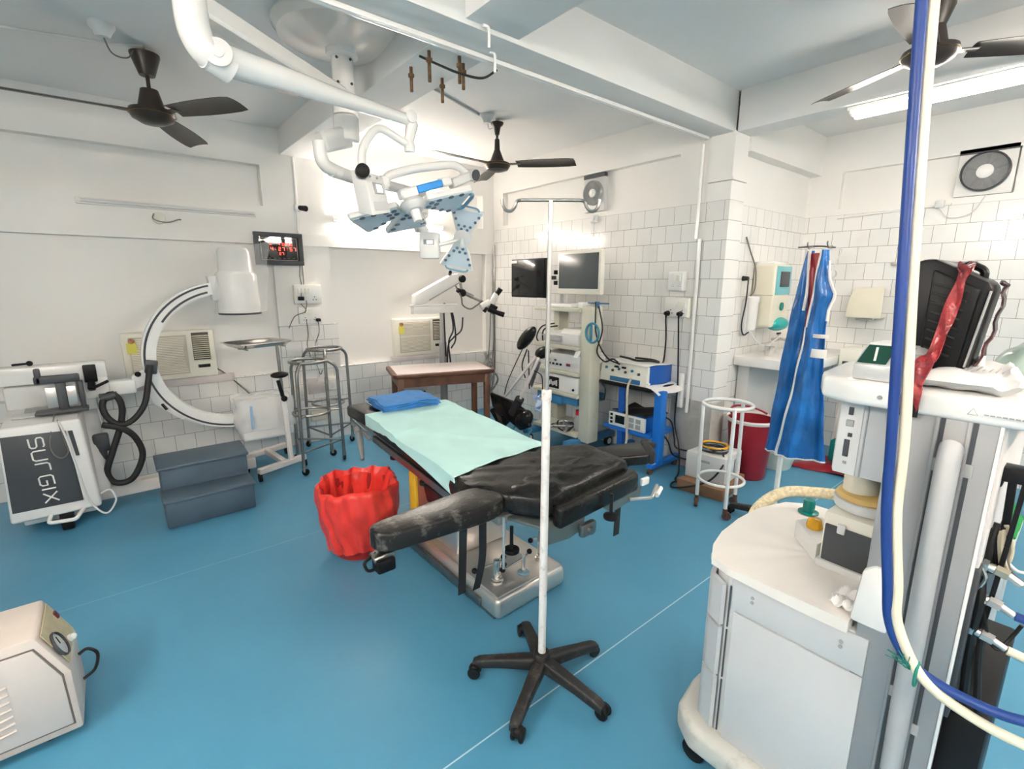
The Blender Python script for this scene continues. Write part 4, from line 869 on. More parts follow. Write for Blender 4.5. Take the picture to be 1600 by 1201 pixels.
# ---------------------------------------------------------------- wooden table
rzT = math.atan2(-.29, .89)
t = thing('wooden_table', 'dark wooden table with a pinkish white laminate top in the corner', 'table', (2.50, 4.19, 0), rzT)
L2, W2 = .50, .285
b = MB(); b.bb((-L2 + .04, -W2 + .03, .758), (L2 - .04, W2 - .03, .766), bev=.002); obj('laminate_top', b, M_LAM, t)
b = MB(); b.prism([(-L2, -W2 + .03, .725), (-L2 + .03, -W2, .725), (L2 - .03, -W2, .725), (L2, -W2 + .03, .725), (L2, W2 - .03, .725), (L2 - .03, W2, .725), (-L2 + .03, W2, .725), (-L2, W2 - .03, .725)], (0, 0, .036), bev=.006); obj('top_frame', b, M_WOOD, t)
b = MB()
b.bb((-L2 + .05, -W2 + .045, .63), (L2 - .05, -W2 + .065, .73)); b.bb((-L2 + .05, W2 - .065, .63), (L2 - .05, W2 - .045, .73)); b.bb((-L2 + .05, -W2 + .05, .63), (-L2 + .07, W2 - .05, .73)); b.bb((L2 - .07, -W2 + .05, .63), (L2 - .05, W2 - .05, .73))
obj('apron_rail', b, M_WOOD, t)
for sx in (-1, 1):
    for sy in (-1, 1):
        b = MB(); x, y = sx * (L2 - .075), sy * (W2 - .07); b.bb((x - .027, y - .027, 0), (x + .027, y + .027, .728), bev=.004); obj('leg', b, M_WOOD, t)
b = MB(); b.bb((-L2 + .06, -W2 + .055, .17), (L2 - .06, W2 - .055, .19), bev=.002); obj('lower_shelf', b, mat('pale_pink_board', (.52, .40, .36), .5), t)
b = MB(); b.bb((-L2 + .055, -W2 + .045, .135), (L2 - .055, -W2 + .065, .19)); b.bb((-L2 + .055, W2 - .065, .135), (L2 - .055, W2 - .045, .19)); obj('shelf_rail', b, M_WOOD, t)
# things below it
t2 = thing('storage_box', 'dark box with a white lid under the wooden table by the wall', 'box', (2.55, 4.78, 0))
b = MB(); b.bb((2.36, 4.70, 0), (2.62, 4.92, .42), bev=.01); obj('body', b, M_BLACK, t2, w=True)
b = MB(); b.bb((2.345, 4.69, .42), (2.635, 4.935, .50), bev=.012); obj('lid', b, M_GREYW, t2, w=True)

# ---------------------------------------------------------------- operating microscope behind the table
T = thing('operating_microscope', 'white operating microscope on a floor column behind the wooden table', 'microscope', (2.83, 4.66, 0))
b = MB()
for k in range(4):
    a = k * PI / 2 + .5; b.bar([(2.83, 4.66, .07), (2.83 + .18 * math.cos(a), 4.66 + .18 * math.sin(a), .06)], .06, .05)
obj('base', b, M_GREY, T, w=True)
for k in range(4):
    a = k * PI / 2 + .5; x, y = 2.83 + .16 * math.cos(a), 4.66 + .16 * math.sin(a)
    b = MB(); b.cyl((x - .012, y, .025), (x + .012, y, .025), .025, n=14); obj('castor', b, M_BLACK, T, w=True)
b = MB(); b.cyl((2.83, 4.66, .08), (2.83, 4.66, .95), .042, n=20); obj('column', b, M_ALU, T, w=True)
b = MB(); b.cyl((2.83, 4.66, .95), (2.83, 4.66, 1.36), .028, n=16); obj('upper_column', b, M_GREY, T, w=True)
b = MB(); b.bb((2.41, 4.53, 1.355), (2.95, 4.62, 1.375), bev=.004); b.bb((2.42, 4.54, 1.28), (2.92, 4.61, 1.355), bev=.004); obj('swing_arm', b, M_ENAMEL, T, w=True)
b = MB(); b.prism([(2.43, 4.53, 1.38), (2.54, 4.53, 1.375), (3.02, 4.53, 1.605), (3.05, 4.53, 1.68), (2.98, 4.53, 1.70), (2.86, 4.53, 1.672), (2.44, 4.53, 1.475)], (0, .08, 0), bev=.006); ar = obj('spring_arm', b, M_ENAMEL, T, w=True)
b = MB(); b.bar([(2.60, 4.527, 1.42), (2.98, 4.527, 1.60)], .006, .012, up=(0, 0, 1)); obj('arm_slot', b, M_GREY, ar, w=True)
b = MB(); b.cyl((3.01, 4.50, 1.64), (3.01, 4.64, 1.64), .04, n=18, bev=.004); b.tube([(2.88, 4.56, 1.69), (2.85, 4.5, 1.71)], .018); obj('joint_knob', b, M_BLACK, T, w=True)
b = MB(); b.cyl((3.00, 4.55, 1.63), (3.02, 4.54, 1.50), .014, n=10); b.cyl((3.05, 4.54, 1.48), (3.30, 4.46, 1.365), .014, n=10); b.cyl((3.05, 4.54, 1.49), (3.14, 4.51, 1.445), .024, n=12); obj('suspension_rod', b, M_STEELD, T, w=True)
b = MB(); b.sph((3.02, 4.53, 1.49), .042, n=10); b.cyl((3.02, 4.53, 1.49), (2.95, 4.52, 1.52), .025, n=12); obj('tilt_knob', b, M_BLACK, T, w=True)
b = MB(); b.cyl((3.32, 4.44, 1.33), (3.39, 4.40, 1.48), .042, .034, n=16, bev=.005); b.cyl((3.22, 4.47, 1.33), (3.32, 4.44, 1.38), .045, n=14); hd = obj('optical_head', b, M_ENAMEL, T, w=True)
b = MB(); b.cyl((3.385, 4.40, 1.46), (3.42, 4.36, 1.535), .026, .03, n=14); obj('eyepiece', b, M_BLACK, hd, w=True)
b = MB(); b.cyl((3.30, 4.42, 1.33), (3.36, 4.37, 1.29), .05, n=14); b.cyl((3.32, 4.40, 1.29), (3.44, 4.33, 1.245), .024, .03, n=14); obj('focus_block', b, M_BLACK, hd, w=True)
b = MB(); b.cyl((3.24, 4.44, 1.28), (3.27, 4.42, 1.33), .022, n=10); obj('focus_knob', b, M_BLACK, hd, w=True)
b = MB(); b.tube(smooth_path([(2.93, 4.53, 1.57), (2.98, 4.50, 1.45), (3.00, 4.5, 1.36), (3.08, 4.48, 1.315), (3.16, 4.47, 1.35), (3.24, 4.47, 1.40)]), .008); obj('light_guide', b, M_CABLEG, T, w=True)
for i, pts in enumerate(([(2.83, 4.60, 1.37), (2.80, 4.57, 1.3), (2.81, 4.58, 1.05), (2.83, 4.60, .8)], [(2.80, 4.60, 1.37), (2.87, 4.57, 1.34), (2.92, 4.58, 1.1), (2.87, 4.6, .95), (2.89, 4.6, .7)], [(2.82, 4.60, 1.38), (2.90, 4.57, 1.30), (2.95, 4.58, 1.0), (2.90, 4.6, .88)], [(3.05, 4.58, 1.22), (3.02, 4.57, 1.08), (2.92, 4.58, 1.0), (2.86, 4.6, .9), (2.84, 4.6, .55)])):
    b = MB(); b.tube(smooth_path(pts), .009); obj('cable', b, M_CABLE, T, w=True)
for x in (3.32, 3.38):
    b = MB(); b.tube(smooth_path([(x, 4.42, 1.28), (x + .005, 4.45, .95), (x + .02, 4.52, .6), (x + .05, 4.6, .25)]), .005); obj('hanging_cord', b, M_CABLEG, T, w=True)
# plastic bag of tubing hung behind the table
b = MB(); 
for k in range(7):
    a = k * .9; b.tube(smooth_path([(3.46 + .05 * math.sin(a), 4.66, .78), (3.43 + .07 * math.cos(a), 4.62 + .03 * math.sin(a), .62), (3.48 + .08 * math.sin(a * 1.7), 4.6, .45), (3.46 + .04 * math.cos(a * 2), 4.64, .26)]), .011 if k % 2 else .007, n=6)
solo('tubing_bundle', b, mat('grey_tubing', (.30, .31, .31), .3, vary=.6, scale=18), 'bundle of grey tubing hanging in the corner beside the wooden table', 'tubing', loc=(3.46, 4.63, .25))
# ---------------------------------------------------------------- operating table
SHX = lambda x, y: x + max(0, y - 1.8) * .095
def shear(o):
    l = root_of(o).location
    for v in o.data.vertices: v.co.x += max(0, v.co.y + l.y - 1.8) * .095
    o.data.update(); return o
T = thing('operating_table', 'operating table with black pads, side arm boards and a heavy steel base', 'operating table', (1.48, 2.1, 0))
b = MB(); b.prism([(1.245, 1.62, 0), (1.725, 1.635, 0), (1.735, 2.62, 0), (1.255, 2.62, 0)], (0, 0, .115), bev=.032, seg=4)
b.prism([(1.262, 1.64, .10), (1.708, 1.655, .10), (1.716, 2.60, .10), (1.272, 2.60, .10)], (0, 0, .022), bev=.012, seg=2); base = obj('base', b, M_STEEL, T, w=True, label='brushed steel base')
b = MB(); b.bb((1.25, 1.655, -.0), (1.262, 2.6, .02)); b.box((1.24, 2.2, .045), (.015, .9, .05), bev=.006); obj('bumper_strip', b, M_STEELD, base, w=True)
b = MB(); b.box((1.53, 1.86, .1235), (.13, .09, .003), rz=.1); obj('rating_plate', b, M_ALU, base, w=True)
b = MB(); b.bb((1.31, 2.06, .12), (1.66, 2.46, .40), bev=.018, seg=3); b.bb((1.34, 2.09, .40), (1.63, 2.43, .58), bev=.012); obj('column', b, M_STEEL, T, w=True, label='steel column housing')
b = MB(); b.bb((1.225, 2.36, .12), (1.31, 2.44, .60), bev=.006); obj('side_panel', b, M_YPAINT, T, w=True, label='yellow side panel')
b = MB(); b.bb((1.24, 2.08, .30), (1.315, 2.40, .52), bev=.006); obj('side_panel', b, mat('red_brown_panel', (.30, .09, .06), .5), T, w=True)
# levers on the base
def crank(x, y, h, arms, name='crank_lever', disc=False):
    b = MB()
    if disc: b.lathe([(0, 0), (.032, 0), (.034, .006), (.03, .01), (0, .012)], (x, y, .122), n=20, mi=1); b.cyl((x, y, .125), (x, y, .122 + h), .011, n=12)
    else: b.lathe([(0, 0), (.032, 0), (.032, .014), (.026, .016), (.026, .03), (0, .032)], (x, y, .122), n=20); b.cyl((x, y, .14), (x, y, .122 + h), .017, n=14, bev=.003)
    for (dx, dy, dz) in arms: b.cyl((x, y, .122 + h * .85), (x + dx, y + dy, .122 + h * .85 + dz), .006, n=8)
    o = obj(name, b, [M_STEELP, mat('pale_blue_disc', (.22, .38, .50), .4)], T, w=True)
    for (dx, dy, dz) in arms:
        k = MB(); k.sph((x + dx, y + dy, .122 + h * .85 + dz), .0145, n=8); obj('knob', k, M_BLACK, o, w=True)
crank(1.335, 1.74, .125, [(-.115, .03, -.012), (.03, -.015, .03), (.03, -.02, -.012)])
crank(1.49, 1.715, .10, [(.035, -.005, .028), (-.13, .01, -.02)], disc=True)
crank(1.648, 1.755, .15, [(-.075, .0, .01), (.10, -.06, .0)])
# frame under the pads
b = MB(); b.bb((1.16, 1.50, .585), (1.70, 3.30, .625), bev=.006); fr = shear(obj('top_frame', b, M_ALU, T, w=True))
for x in (1.125, 1.72):
    b = MB(); b.bb((x - .012, 1.62, .58), (x + .012, 2.92, .62), bev=.003); shear(obj('side_rail', b, M_STEELD, fr, w=True))
b = MB(); b.bb((1.13, 1.80, .625), (1.71, 2.96, .735), bev=.02, seg=3); bmesh.ops.subdivide_edges(b.bm, edges=[e for e in b.bm.edges if e.calc_length() > .5], cuts=4); shear(obj('torso_pad', b, M_LEATHER, T, w=True))
b = MB(); b.prism([(1.115, 3.00, .645), (1.66, 3.00, .645), (1.60, 3.40, .645), (1.085, 3.40, .645)], (0, 0, .085), bev=.022, seg=3); shear(obj('head_pad', b, M_LEATHER, T, w=True))
b = MB(); b.bb((1.14, 2.95, .60), (1.60, 3.36, .64), bev=.006); b.bar([(1.10, 3.32, .615), (1.10, 2.93, .605)], .02, .035); shear(obj('head_frame', b, M_ALU, T, w=True))
b = MB(); b.tube([(1.20, 3.10, .61), (1.18, 3.03, .565), (1.15, 2.93, .47)], .018, rad=[.02, .022, .012]); b.cyl((1.205, 3.13, .62), (1.20, 3.08, .60), .026, n=12); obj('head_strut', b, M_ALU, T, w=True)
for (x, y) in ((1.22, 2.60), (1.17, 2.15)):
    b = MB(); b.cyl((x, y, .575), (x, y, .555), .028, n=16, bev=.003); b.cyl((x, y, .60), (x, y, .575), .008, n=8); obj('clamp_knob', b, M_BLACK, T, w=True)
b = MB(); b.prism([(1.15, 1.72, .48), (1.15, 2.10, .48), (1.15, 2.14, .57), (1.15, 1.70, .57)], (.05, 0, 0), bev=.012); obj('flap_pad', b, M_LEATHER, T, w=True)
# seat pad and leg pad with slack vinyl
def pillow(poly, z0, z1, bulge, wr, m, name, inset=.05, ph=0):
    """soft pad from a polygon: rounded sides, slightly domed and wrinkled top"""
    poly = [V((p[0], p[1], 0)) for p in poly]; c = sum(poly, V()) / len(poly)
    out = []
    for i, p in enumerate(poly):
        a, n_ = poly[i - 1], poly[(i + 1) % len(poly)]
        for k in range(5): 
            t = k / 4; r = .16
            A = p + (a - p) * r; B = p + (n_ - p) * r; out.append(A * (1 - t) ** 2 + p * 2 * t * (1 - t) + B * t * t)
        for k in range(1, 4): out.append((p + (n_ - p) * .16) * (1 - k / 4) + (n_ + (p - n_) * .16) * (k / 4))
    N = len(out); lv = [(.90, z0 + .0), (.985, z0 + .012), (1.0, (z0 + z1) / 2), (.985, z1 - .022), (.955, z1 - .008), (.90, z1), (.7, z1 + bulge * .5), (.45, z1 + bulge * .85), (.2, z1 + bulge), (0.02, z1 + bulge)]
    def f(u, v):
        s = v * (len(lv) - 1); i = int(min(s, len(lv) - 1.001)); k = s - i
        sc_ = lv[i][0] * (1 - k) + lv[i + 1][0] * k; z = lv[i][1] * (1 - k) + lv[i + 1][1] * k
        q = out[int(round(u * N)) % N]; p = c + (q - c) * sc_
        if v > .45: z += wr * (math.sin(p.x * 38 + p.y * 52 + ph) * .6 + math.sin(p.x * 71 - p.y * 23 + ph * 2) * .4) * min(1, (1 - sc_) * 6)
        return V((p.x, p.y, z))
    b = MB(); b.grid(f, N, (len(lv) - 1) * 2); bmesh.ops.remove_doubles(b.bm, verts=b.bm.verts, dist=1e-4)
    bmesh.ops.holes_fill(b.bm, edges=b.bm.edges[:])
    return obj(name, b, m, T, w=True, ang=60)
pillow([(1.09, 1.66), (1.10, 1.815), (1.71, 1.845), (1.97, 1.72), (1.93, 1.52), (1.40, 1.40), (1.19, 1.46)], .64, .738, .006, .006, M_LEATHER, 'seat_pad')
pillow([(1.195, 1.47), (1.215, 1.54), (1.50, 1.60), (1.96, 1.60), (1.93, 1.40), (1.33, 1.335), (1.27, 1.36)], .63, .735, .022, .009, M_LEATHER, 'leg_pad', ph=2)
b = MB(); b.prism([(1.315, 1.285, .60), (1.88, 1.315, .605), (1.915, 1.36, .605), (1.90, 1.40, .605), (1.36, 1.36, .60), (1.315, 1.335, .60)], (0, 0, .095), bev=.018, seg=3); obj('side_bolster', b, M_LEATHER, T, w=True)
b = MB(); b.prism([(1.20, 1.52, .60), (1.28, 1.33, .59), (1.90, 1.32, .60), (1.93, 1.56, .61)], (0, 0, .015), bev=.003); b.prism([(1.255, 1.335, .595), (1.50, 1.315, .595), (1.50, 1.325, .53), (1.42, 1.33, .51), (1.29, 1.345, .515), (1.26, 1.345, .54)], (0, .02, 0), bev=.004)
b.prism([(1.62, 1.31, .60), (1.93, 1.33, .61), (1.92, 1.33, .565), (1.68, 1.315, .555)], (0, .02, 0), bev=.004); obj('leg_plate', b, mat('grey_green_steel', (.16, .19, .19), .35, .4), T, w=True)
for (x, y, z) in ((1.20, 1.46, .47), (1.62, 1.27, .565)):
    b = MB(); b.cyl((x, y, z), (x, y, z + .018), .034, n=20, bev=.004); b.cyl((x, y, z), (x, y, z + .12), .008, n=8); obj('clamp_knob', b, M_BLACK, T, w=True)
b = MB(); b.box((1.50, 1.30, .545), (.09, .03, .06), bev=.008); b.cyl((1.50, 1.285, .545), (1.50, 1.27, .545), .018, n=12); obj('joint_block', b, M_STEELD, T, w=True)
b = MB(); b.bar([(1.82, 1.32, .58), (1.93, 1.27, .575), (2.03, 1.31, .60)], .014, .014); obj('release_lever', b, M_STEEL, T, w=True)
b = MB(); b.tube([(1.97, 1.27, .575), (2.04, 1.295, .585)], .013); b.box((1.95, 1.33, .635), (.06, .02, .04), bev=.008); obj('lever_grip', b, M_ENAMEL, T, w=True)
b = MB(); b.prism([(1.745, 1.34, .60), (1.785, 1.34, .60), (1.785, 1.345, .40), (1.745, 1.345, .40)], (0, .004, 0)); obj('hanging_strap', b, M_RUBBER, T, w=True)
# arm boards
def slab(pts, z0, z1, m, name, r=.05):
    p = [V((*q, z0)) for q in pts]; N = len(p); o = []
    for i in range(N):
        a, c, d = p[i - 1], p[i], p[(i + 1) % N]; r1 = min(r, (a - c).length * .48); r2 = min(r, (d - c).length * .48)
        A = c + (a - c).normalized() * r1; B = c + (d - c).normalized() * r2
        for k in range(5): t = k / 4; o.append(A * (1 - t) ** 2 + c * 2 * t * (1 - t) + B * t * t)
    b = MB(); b.prism(o, (0, 0, z1 - z0), bev=.013, seg=3); return obj(name, b, m, T, w=True)
slab([(.615, 1.605), (.63, 1.485), (1.08, 1.44), (1.185, 1.47), (1.19, 1.60), (1.10, 1.645)], .655, .73, M_LEATHW, 'arm_board', .075)
b = MB(); b.bar([(.72, 1.545, .645), (1.18, 1.54, .645)], .07, .016); b.bar([(.70, 1.545, .63), (.62, 1.55, .615)], .06, .03); obj('arm_board_plate', b, M_STEELD, T, w=True)
b = MB(); b.box((.655, 1.53, .60), (.07, .06, .05), bev=.008); b.tube(fillet([(.64, 1.56, .63), (.59, 1.56, .61), (.60, 1.55, .575), (.66, 1.54, .58)], .015), .006); obj('arm_board_clamp', b, M_BLACK, T, w=True)
for x, z0, tw in ((.965, .355, 0), (1.06, .33, .3)):
    b = MB(); b.grid(lambda u, v, x=x, z0=z0, tw=tw: V((x + .036 * (u - .5) + tw * .05 * v * math.sin(v * 4), 1.475 + .02 * v + tw * .06 * v * v, .655 - (.655 - z0) * v)), 2, 10, thick=.003); obj('arm_strap', b, M_RUBBER, T, w=True)
b = MB(); b.cyl((1.165, 1.47, .64), (1.165, 1.47, .40), .006, n=8); obj('clamp_rod', b, M_STEEL, T, w=True)
slab([(1.90, 1.72), (1.93, 1.53), (2.13, 1.43), (2.20, 1.44), (2.32, 1.59), (2.05, 1.68)], .645, .705, M_LEATHER, 'arm_board', .03)
b = MB(); b.prism([(2.13, 1.435, .64), (2.17, 1.42, .64), (2.33, 1.585, .64), (2.28, 1.605, .64)], (0, 0, .075), bev=.012); b.box((2.27, 1.52, .70), (.05, .04, .03), bev=.006); obj('arm_board_clamp', b, M_RUBBER, T, w=True)

# drape and folded towel lying on it
def drape(u, v):
    x = 1.105 + u * .63; y = 1.775 + v * 1.25
    if u < .12: x = 1.105 - .004 + .012 * math.sin(v * 9); z = .745 - (.12 - u) / .12 * (.055 + .025 * math.sin(v * 7 + 1) + .02 * (1 - v))
    else: z = .745
    z += .004 * math.sin(v * 11 + u * 3) * (u > .12) + .003 * math.sin(u * 17 + v * 5) * (u > .12)
    z += .008 * math.exp(-((u - .5 + (v - .35) * 1.5) * 14) ** 2) + .006 * math.exp(-((v - .55 - .12 * u) * 40) ** 2) + .005 * math.exp(-((v - .78 - .1 * u) * 45) ** 2)
    y -= .05 * (u < .25) * (1 - v) * (.25 - u) * 4; y += .035 * u * (1 - v) * 1.2
    return V((SHX(x, y), y, z))
b = MB(); b.grid(drape, 60, 90, thick=.004)
solo('surgical_drape', b, M_DRAPE, 'mint green drape sheet spread over the middle of the operating table', 'drape', loc=(1.42, 2.4, .745))
b = MB(); b.grid(lambda u, v: V((1.36 + u * .30 + v * .02, 3.03 + v * .33, .734 + .003 * math.sin(u * 9))), 10, 8, thick=.004)
solo('head_sheet', b, M_WCLOTH, 'white paper sheet on the head pad under the blue towel', 'sheet', loc=(1.45, 3.2, .735))
T2 = thing('folded_towel', 'folded blue surgical towels lying on the head of the operating table', 'towel', (1.55, 3.12, .75), rad(-6))
for k in range(4):
    def ft(u, v, k=k):
        x = -.205 + u * .41 + .006 * math.sin(k * 2.3); y = -.165 + v * .33 - .004 * k
        e = min(u, 1 - u, v, 1 - v); z = .013 * k + .006 + .010 * math.sin(u * 4 + k * .7) * math.sin(v * 3) + .016 * math.exp(-((u - .68) * 5) ** 2) * (.4 + k * .25) - (.004 if e < .04 else 0)
        return V((x + .008 * math.sin(v * 9 + k), y + .008 * math.sin(u * 8 + k * 2), z))
    b = MB(); b.grid(ft, 26, 16, thick=.009); obj('towel_fold', b, M_BLUEC, T2)

# ---------------------------------------------------------------- red bin with liner
T = thing('waste_bin', 'round waste bin lined with a wrinkled red plastic bag beside the operating table', 'waste bin', (1.02, 2.70, 0))
b = MB(); b.lathe([(0, .01), (.150, .01), (.155, 0), (.205, .40), (.215, .405), (.20, .40), (.15, .02), (0, .02)], n=32); obj('bin', b, mat('red_bin', (.35, .02, .02), .4), T)
def bag(u, v):
    a = u * 2 * PI; P_ = [(.225, .05), (.232, .18), (.238, .33), (.232, .425), (.215, .435), (.195, .40), (.17, .25), (.15, .06), (.0, .04)]
    s = v * 8; i = int(min(s, 7.999)); k = s - i; r = P_[i][0] * (1 - k) + P_[i + 1][0] * k; z = P_[i][1] * (1 - k) + P_[i + 1][1] * k
    r *= .80 + .2 * min(1, z / .33) if v < .4 else 1
    fo = math.sin(a * 13 + z * 9) * .006 + math.sin(a * 23 + z * 21) * .004 + math.sin(a * 7 - z * 30) * .005
    r += fo * (1 if v < .95 else 0); z += .012 * math.sin(a * 3 + 1) * (v < .6) + .006 * math.sin(a * 11) * (.2 < v < .6) + .03 * max(0, math.sin(a * 1 + .3)) * (.3 < v < .65) * .4
    return V((r * math.cos(a), r * math.sin(a), z))
b = MB(); b.grid(bag, 120, 32); bmesh.ops.remove_doubles(b.bm, verts=b.bm.verts, dist=1e-4); obj('bin_liner', b, M_RED, T, ang=70)

# ---------------------------------------------------------------- drip stand in the middle
def star_base(T, c, R, angs, m, z=.10, name='base_leg'):
    for a in angs:
        d = V((math.cos(a), math.sin(a), 0)); n = V((-d.y, d.x, 0))
        pr = [(.02, .125, .028, .03), (.08, .115, .027, .026), (R * .6, .098, .023, .022), (R * .92, .08, .021, .02), (R, .068, .018, .018)]
        def f(u, v, d=d, n=n):
            s = u * 4; i = int(min(s, 3.999)); k = s - i; l, zz, w_, h_ = [pr[i][j] * (1 - k) + pr[i + 1][j] * k for j in range(4)]
            q = v * 2 * PI; cx, cz = math.copysign(abs(math.cos(q)) ** .5, math.cos(q)), math.copysign(abs(math.sin(q)) ** .5, math.sin(q))
            return V((c[0], c[1], 0)) + d * l + n * (w_ * cx) + V((0, 0, zz - h_ + h_ * cz * 1.0 + .0))
        b = MB(); b.grid(f, 12, 20); bmesh.ops.remove_doubles(b.bm, verts=b.bm.verts, dist=1e-4); bmesh.ops.holes_fill(b.bm, edges=b.bm.edges[:]); lg = obj(name, b, m, T, w=True, ang=60)
        p = V((c[0], c[1], .027)) + d * (R * .97) + n * .014
        for s in (-1, 1):
            b = MB(); b.cyl(p + n * (s * .016 - .007), p + n * (s * .016 + .007), .0265, n=18, bev=.006); obj('castor_wheel', b, M_BLACK, lg, w=True)
        b = MB(); b.sph(p + V((0, 0, .012)), .024, 1, 1, .9, n=8); obj('castor_hood', b, M_BLACK, lg, w=True)
M_DUSTY = mat('dusty_black_plastic', (.018, .017, .017), .5, vary=.2, dirt=(.16, .13, .11), dirt_amt=.5, dscale=22)
T = thing('drip_stand', 'tall white drip stand with two hooks and a black five-star castor base', 'drip stand', (1.172, 1.232, 0))
star_base(T, (1.172, 1.232), .285, [math.atan2(y - 1.232, x - 1.172) for x, y in ((.988, 1.438), (1.283, 1.446), (1.449, 1.185), (1.219, .987), (.921, 1.105))], M_DUSTY)
b = MB(); b.cyl((1.172, 1.232, .07), (1.172, 1.232, .145), .045, .032, n=20, bev=.006); obj('base_hub', b, M_DUSTY, T, w=True)
M_WPAINT = mat('chipped_white_paint', (.80, .77, .75), .35, vary=.04, dirt=(.35, .25, .18), dirt_amt=.5, dscale=30)
b = MB(); b.cyl((1.172, 1.232, .13), (1.174, 1.232, 1.195), .0155, n=20); obj('lower_pole', b, M_WPAINT, T, w=True, label='white painted lower pole')
b = MB(); b.cyl((1.174, 1.232, 1.185), (1.174, 1.232, 1.225), .0185, n=18, bev=.004); obj('height_collar', b, M_WPAINT, T, w=True)
b = MB(); b.cyl((1.174, 1.232, 1.2), (1.178, 1.232, 1.868), .0082, n=14); obj('upper_pole', b, M_STEELP, T, w=True, label='thin steel upper pole')
r_ = V((.773, -.635, 0)); C_ = V((1.178, 1.232, 1.868))
b = MB(); b.cyl(C_ - r_ * .10, C_ + r_ * .10, .0055, n=10); obj('cross_bar', b, M_STEELD, T, w=True)
for s in (-1, 1):
    p = [C_ + r_ * s * .10, C_ + r_ * s * .112 + V((0, 0, -.004)), C_ + r_ * s * .12 + V((0, 0, -.022)), C_ + r_ * s * .133 + V((0, 0, -.034)), C_ + r_ * s * .148 + V((0, 0, -.032)), C_ + r_ * s * .158 + V((0, 0, -.018)), C_ + r_ * s * .162 + V((0, 0, .004))]
    b = MB(); b.tube(smooth_path(p), .0055); obj('hook', b, M_STEELD, T, w=True)
# ---------------------------------------------------------------- endoscopy tower
T = thing('equipment_tower', 'cream wheeled equipment tower with open shelves in front of the tiled wall', 'equipment trolley', (3.45, 3.22, 0))
M_CAB = M_TOWER
for z, nm in ((1.375, 'shelf'), (1.03, 'shelf'), (.785, 'shelf'), (.58, 'shelf'), (.205, 'shelf')):
    b = MB(); b.prism([(3.23, 2.985, z - .035), (3.40, 2.985, z - .035), (3.64, 3.16, z - .035), (3.64, 3.585, z - .035), (3.23, 3.585, z - .035)], (0, 0, .035), bev=.006); obj(nm, b, M_TOWER, T, w=True)
b = MB(); b.bb((3.255, 2.86, .14), (3.40, 2.985, 1.40), bev=.012); obj('side_column', b, M_TOWER, T, w=True)
b = MB(); b.bb((3.48, 3.49, .20), (3.62, 3.57, 1.36), bev=.008); obj('side_column', b, M_TOWER, T, w=True)
b = MB(); b.bb((3.42, 2.99, 1.05), (3.46, 3.06, 1.34), bev=.003); obj('cable_duct', b, M_BLACK, T, w=True)
b = MB(); b.bb((3.24, 3.0, .47), (3.66, 3.54, .545), bev=.01); b.bb((3.22, 3.18, .455), (3.25, 3.42, .535), bev=.008); obj('drawer', b, M_TEALPL, T, w=True, label='steel blue drawer')
for y in (2.99, 3.56):
    b = MB(); b.prism([(3.10, y - .045, .10), (3.10, y + .045, .10), (3.76, y + .045, .10), (3.76, y - .045, .10)], (0, 0, .06), bev=.015); lg = obj('base_foot', b, M_TEALPL, T, w=True, label='steel blue base foot')
    for x in (3.15, 3.71):
        b = MB(); b.cyl((x, y - .018, .05), (x, y + .018, .05), .05, n=22, bev=.005); w_ = obj('castor_wheel', b, M_BLACK, lg, w=True)
        b = MB(); b.cyl((x, y - .021, .05), (x, y + .021, .05), .03, n=18); obj('wheel_hub', b, M_GREYW, lg, w=True)
b = MB(); b.bb((3.45, 3.40, 1.375), (3.50, 3.46, 1.80), bev=.006); ps = obj('monitor_post', b, M_GREYW, T, w=True)
for z in (1.60, 1.70):
    for dy, n_ in ((.055, 'arm_joint'), (-.055, 'arm_joint')):
        b = MB(); b.cyl((3.42, 3.43 + dy, z - .02), (3.42, 3.43 + dy, z + .02), .022, n=14, bev=.003); obj(n_, b, M_BLACK, T, w=True)
b = MB(); b.bar([(3.42, 3.485, 1.65), (3.38, 3.60, 1.65)], .03, .035); b.bar([(3.42, 3.375, 1.65), (3.38, 3.26, 1.68)], .03, .035); obj('monitor_arm', b, M_DGREY, T, w=True)
b = MB(); b.tube([V((3.245, 2.84 + .075 * math.cos(a), 1.17 + .085 * math.sin(a))) for a in [k * PI / 10 for k in range(20)]], .010, closed=True); b.bar([(3.25, 2.86, 1.09), (3.25, 2.86, 1.25)], .02, .02); obj('cable_hook', b, mat('teal_blue_plastic', (.03, .20, .30), .35), T, w=True, label='teal blue cable hook')
b = MB(); b.cyl((3.33, 2.74, 1.425), (3.33, 2.99, 1.425), .007, n=8); b.box((3.33, 2.86, 1.41), (.02, .03, .06), bev=.004); obj('top_rail', b, M_TEALPL, T, w=True)
def monitor(label, c, w_, h_, rz, frame, scr, chin):
    t = thing('monitor', label, 'monitor', c, rz)
    b = MB(); b.box((.03, 0, 0), (.05, w_, h_), bev=.01); b.box((.065, 0, 0), (.04, w_ * .5, h_ * .5), bev=.01); obj('housing', b, frame, t)
    b = MB(); b.box((.003, 0, chin), (.006, w_ - .05 if chin else w_ - .02, h_ - .075 if chin else h_ - .03), bev=.002); obj('screen', b, scr, t)
    return t
t = monitor('dark frameless monitor on the left arm of the equipment tower', (3.31, 3.79, 1.645), .515, .385, 0, M_BLACK, M_SCREEN, 0)
b = MB(); b.box((-.002, .205, .165), (.004, .09, .028)); obj('sticker', b, M_PAPER, t)
b = MB(); b.box((-.002, -.20, -.20), (.02, .08, .02), bev=.004); obj('badge', b, M_PAPER, t)
monitor('cream framed grey-screen monitor on the right arm of the equipment tower', (3.27, 3.06, 1.69), .56, .38, rad(-4), M_IVORY, M_SCREENG, .012)
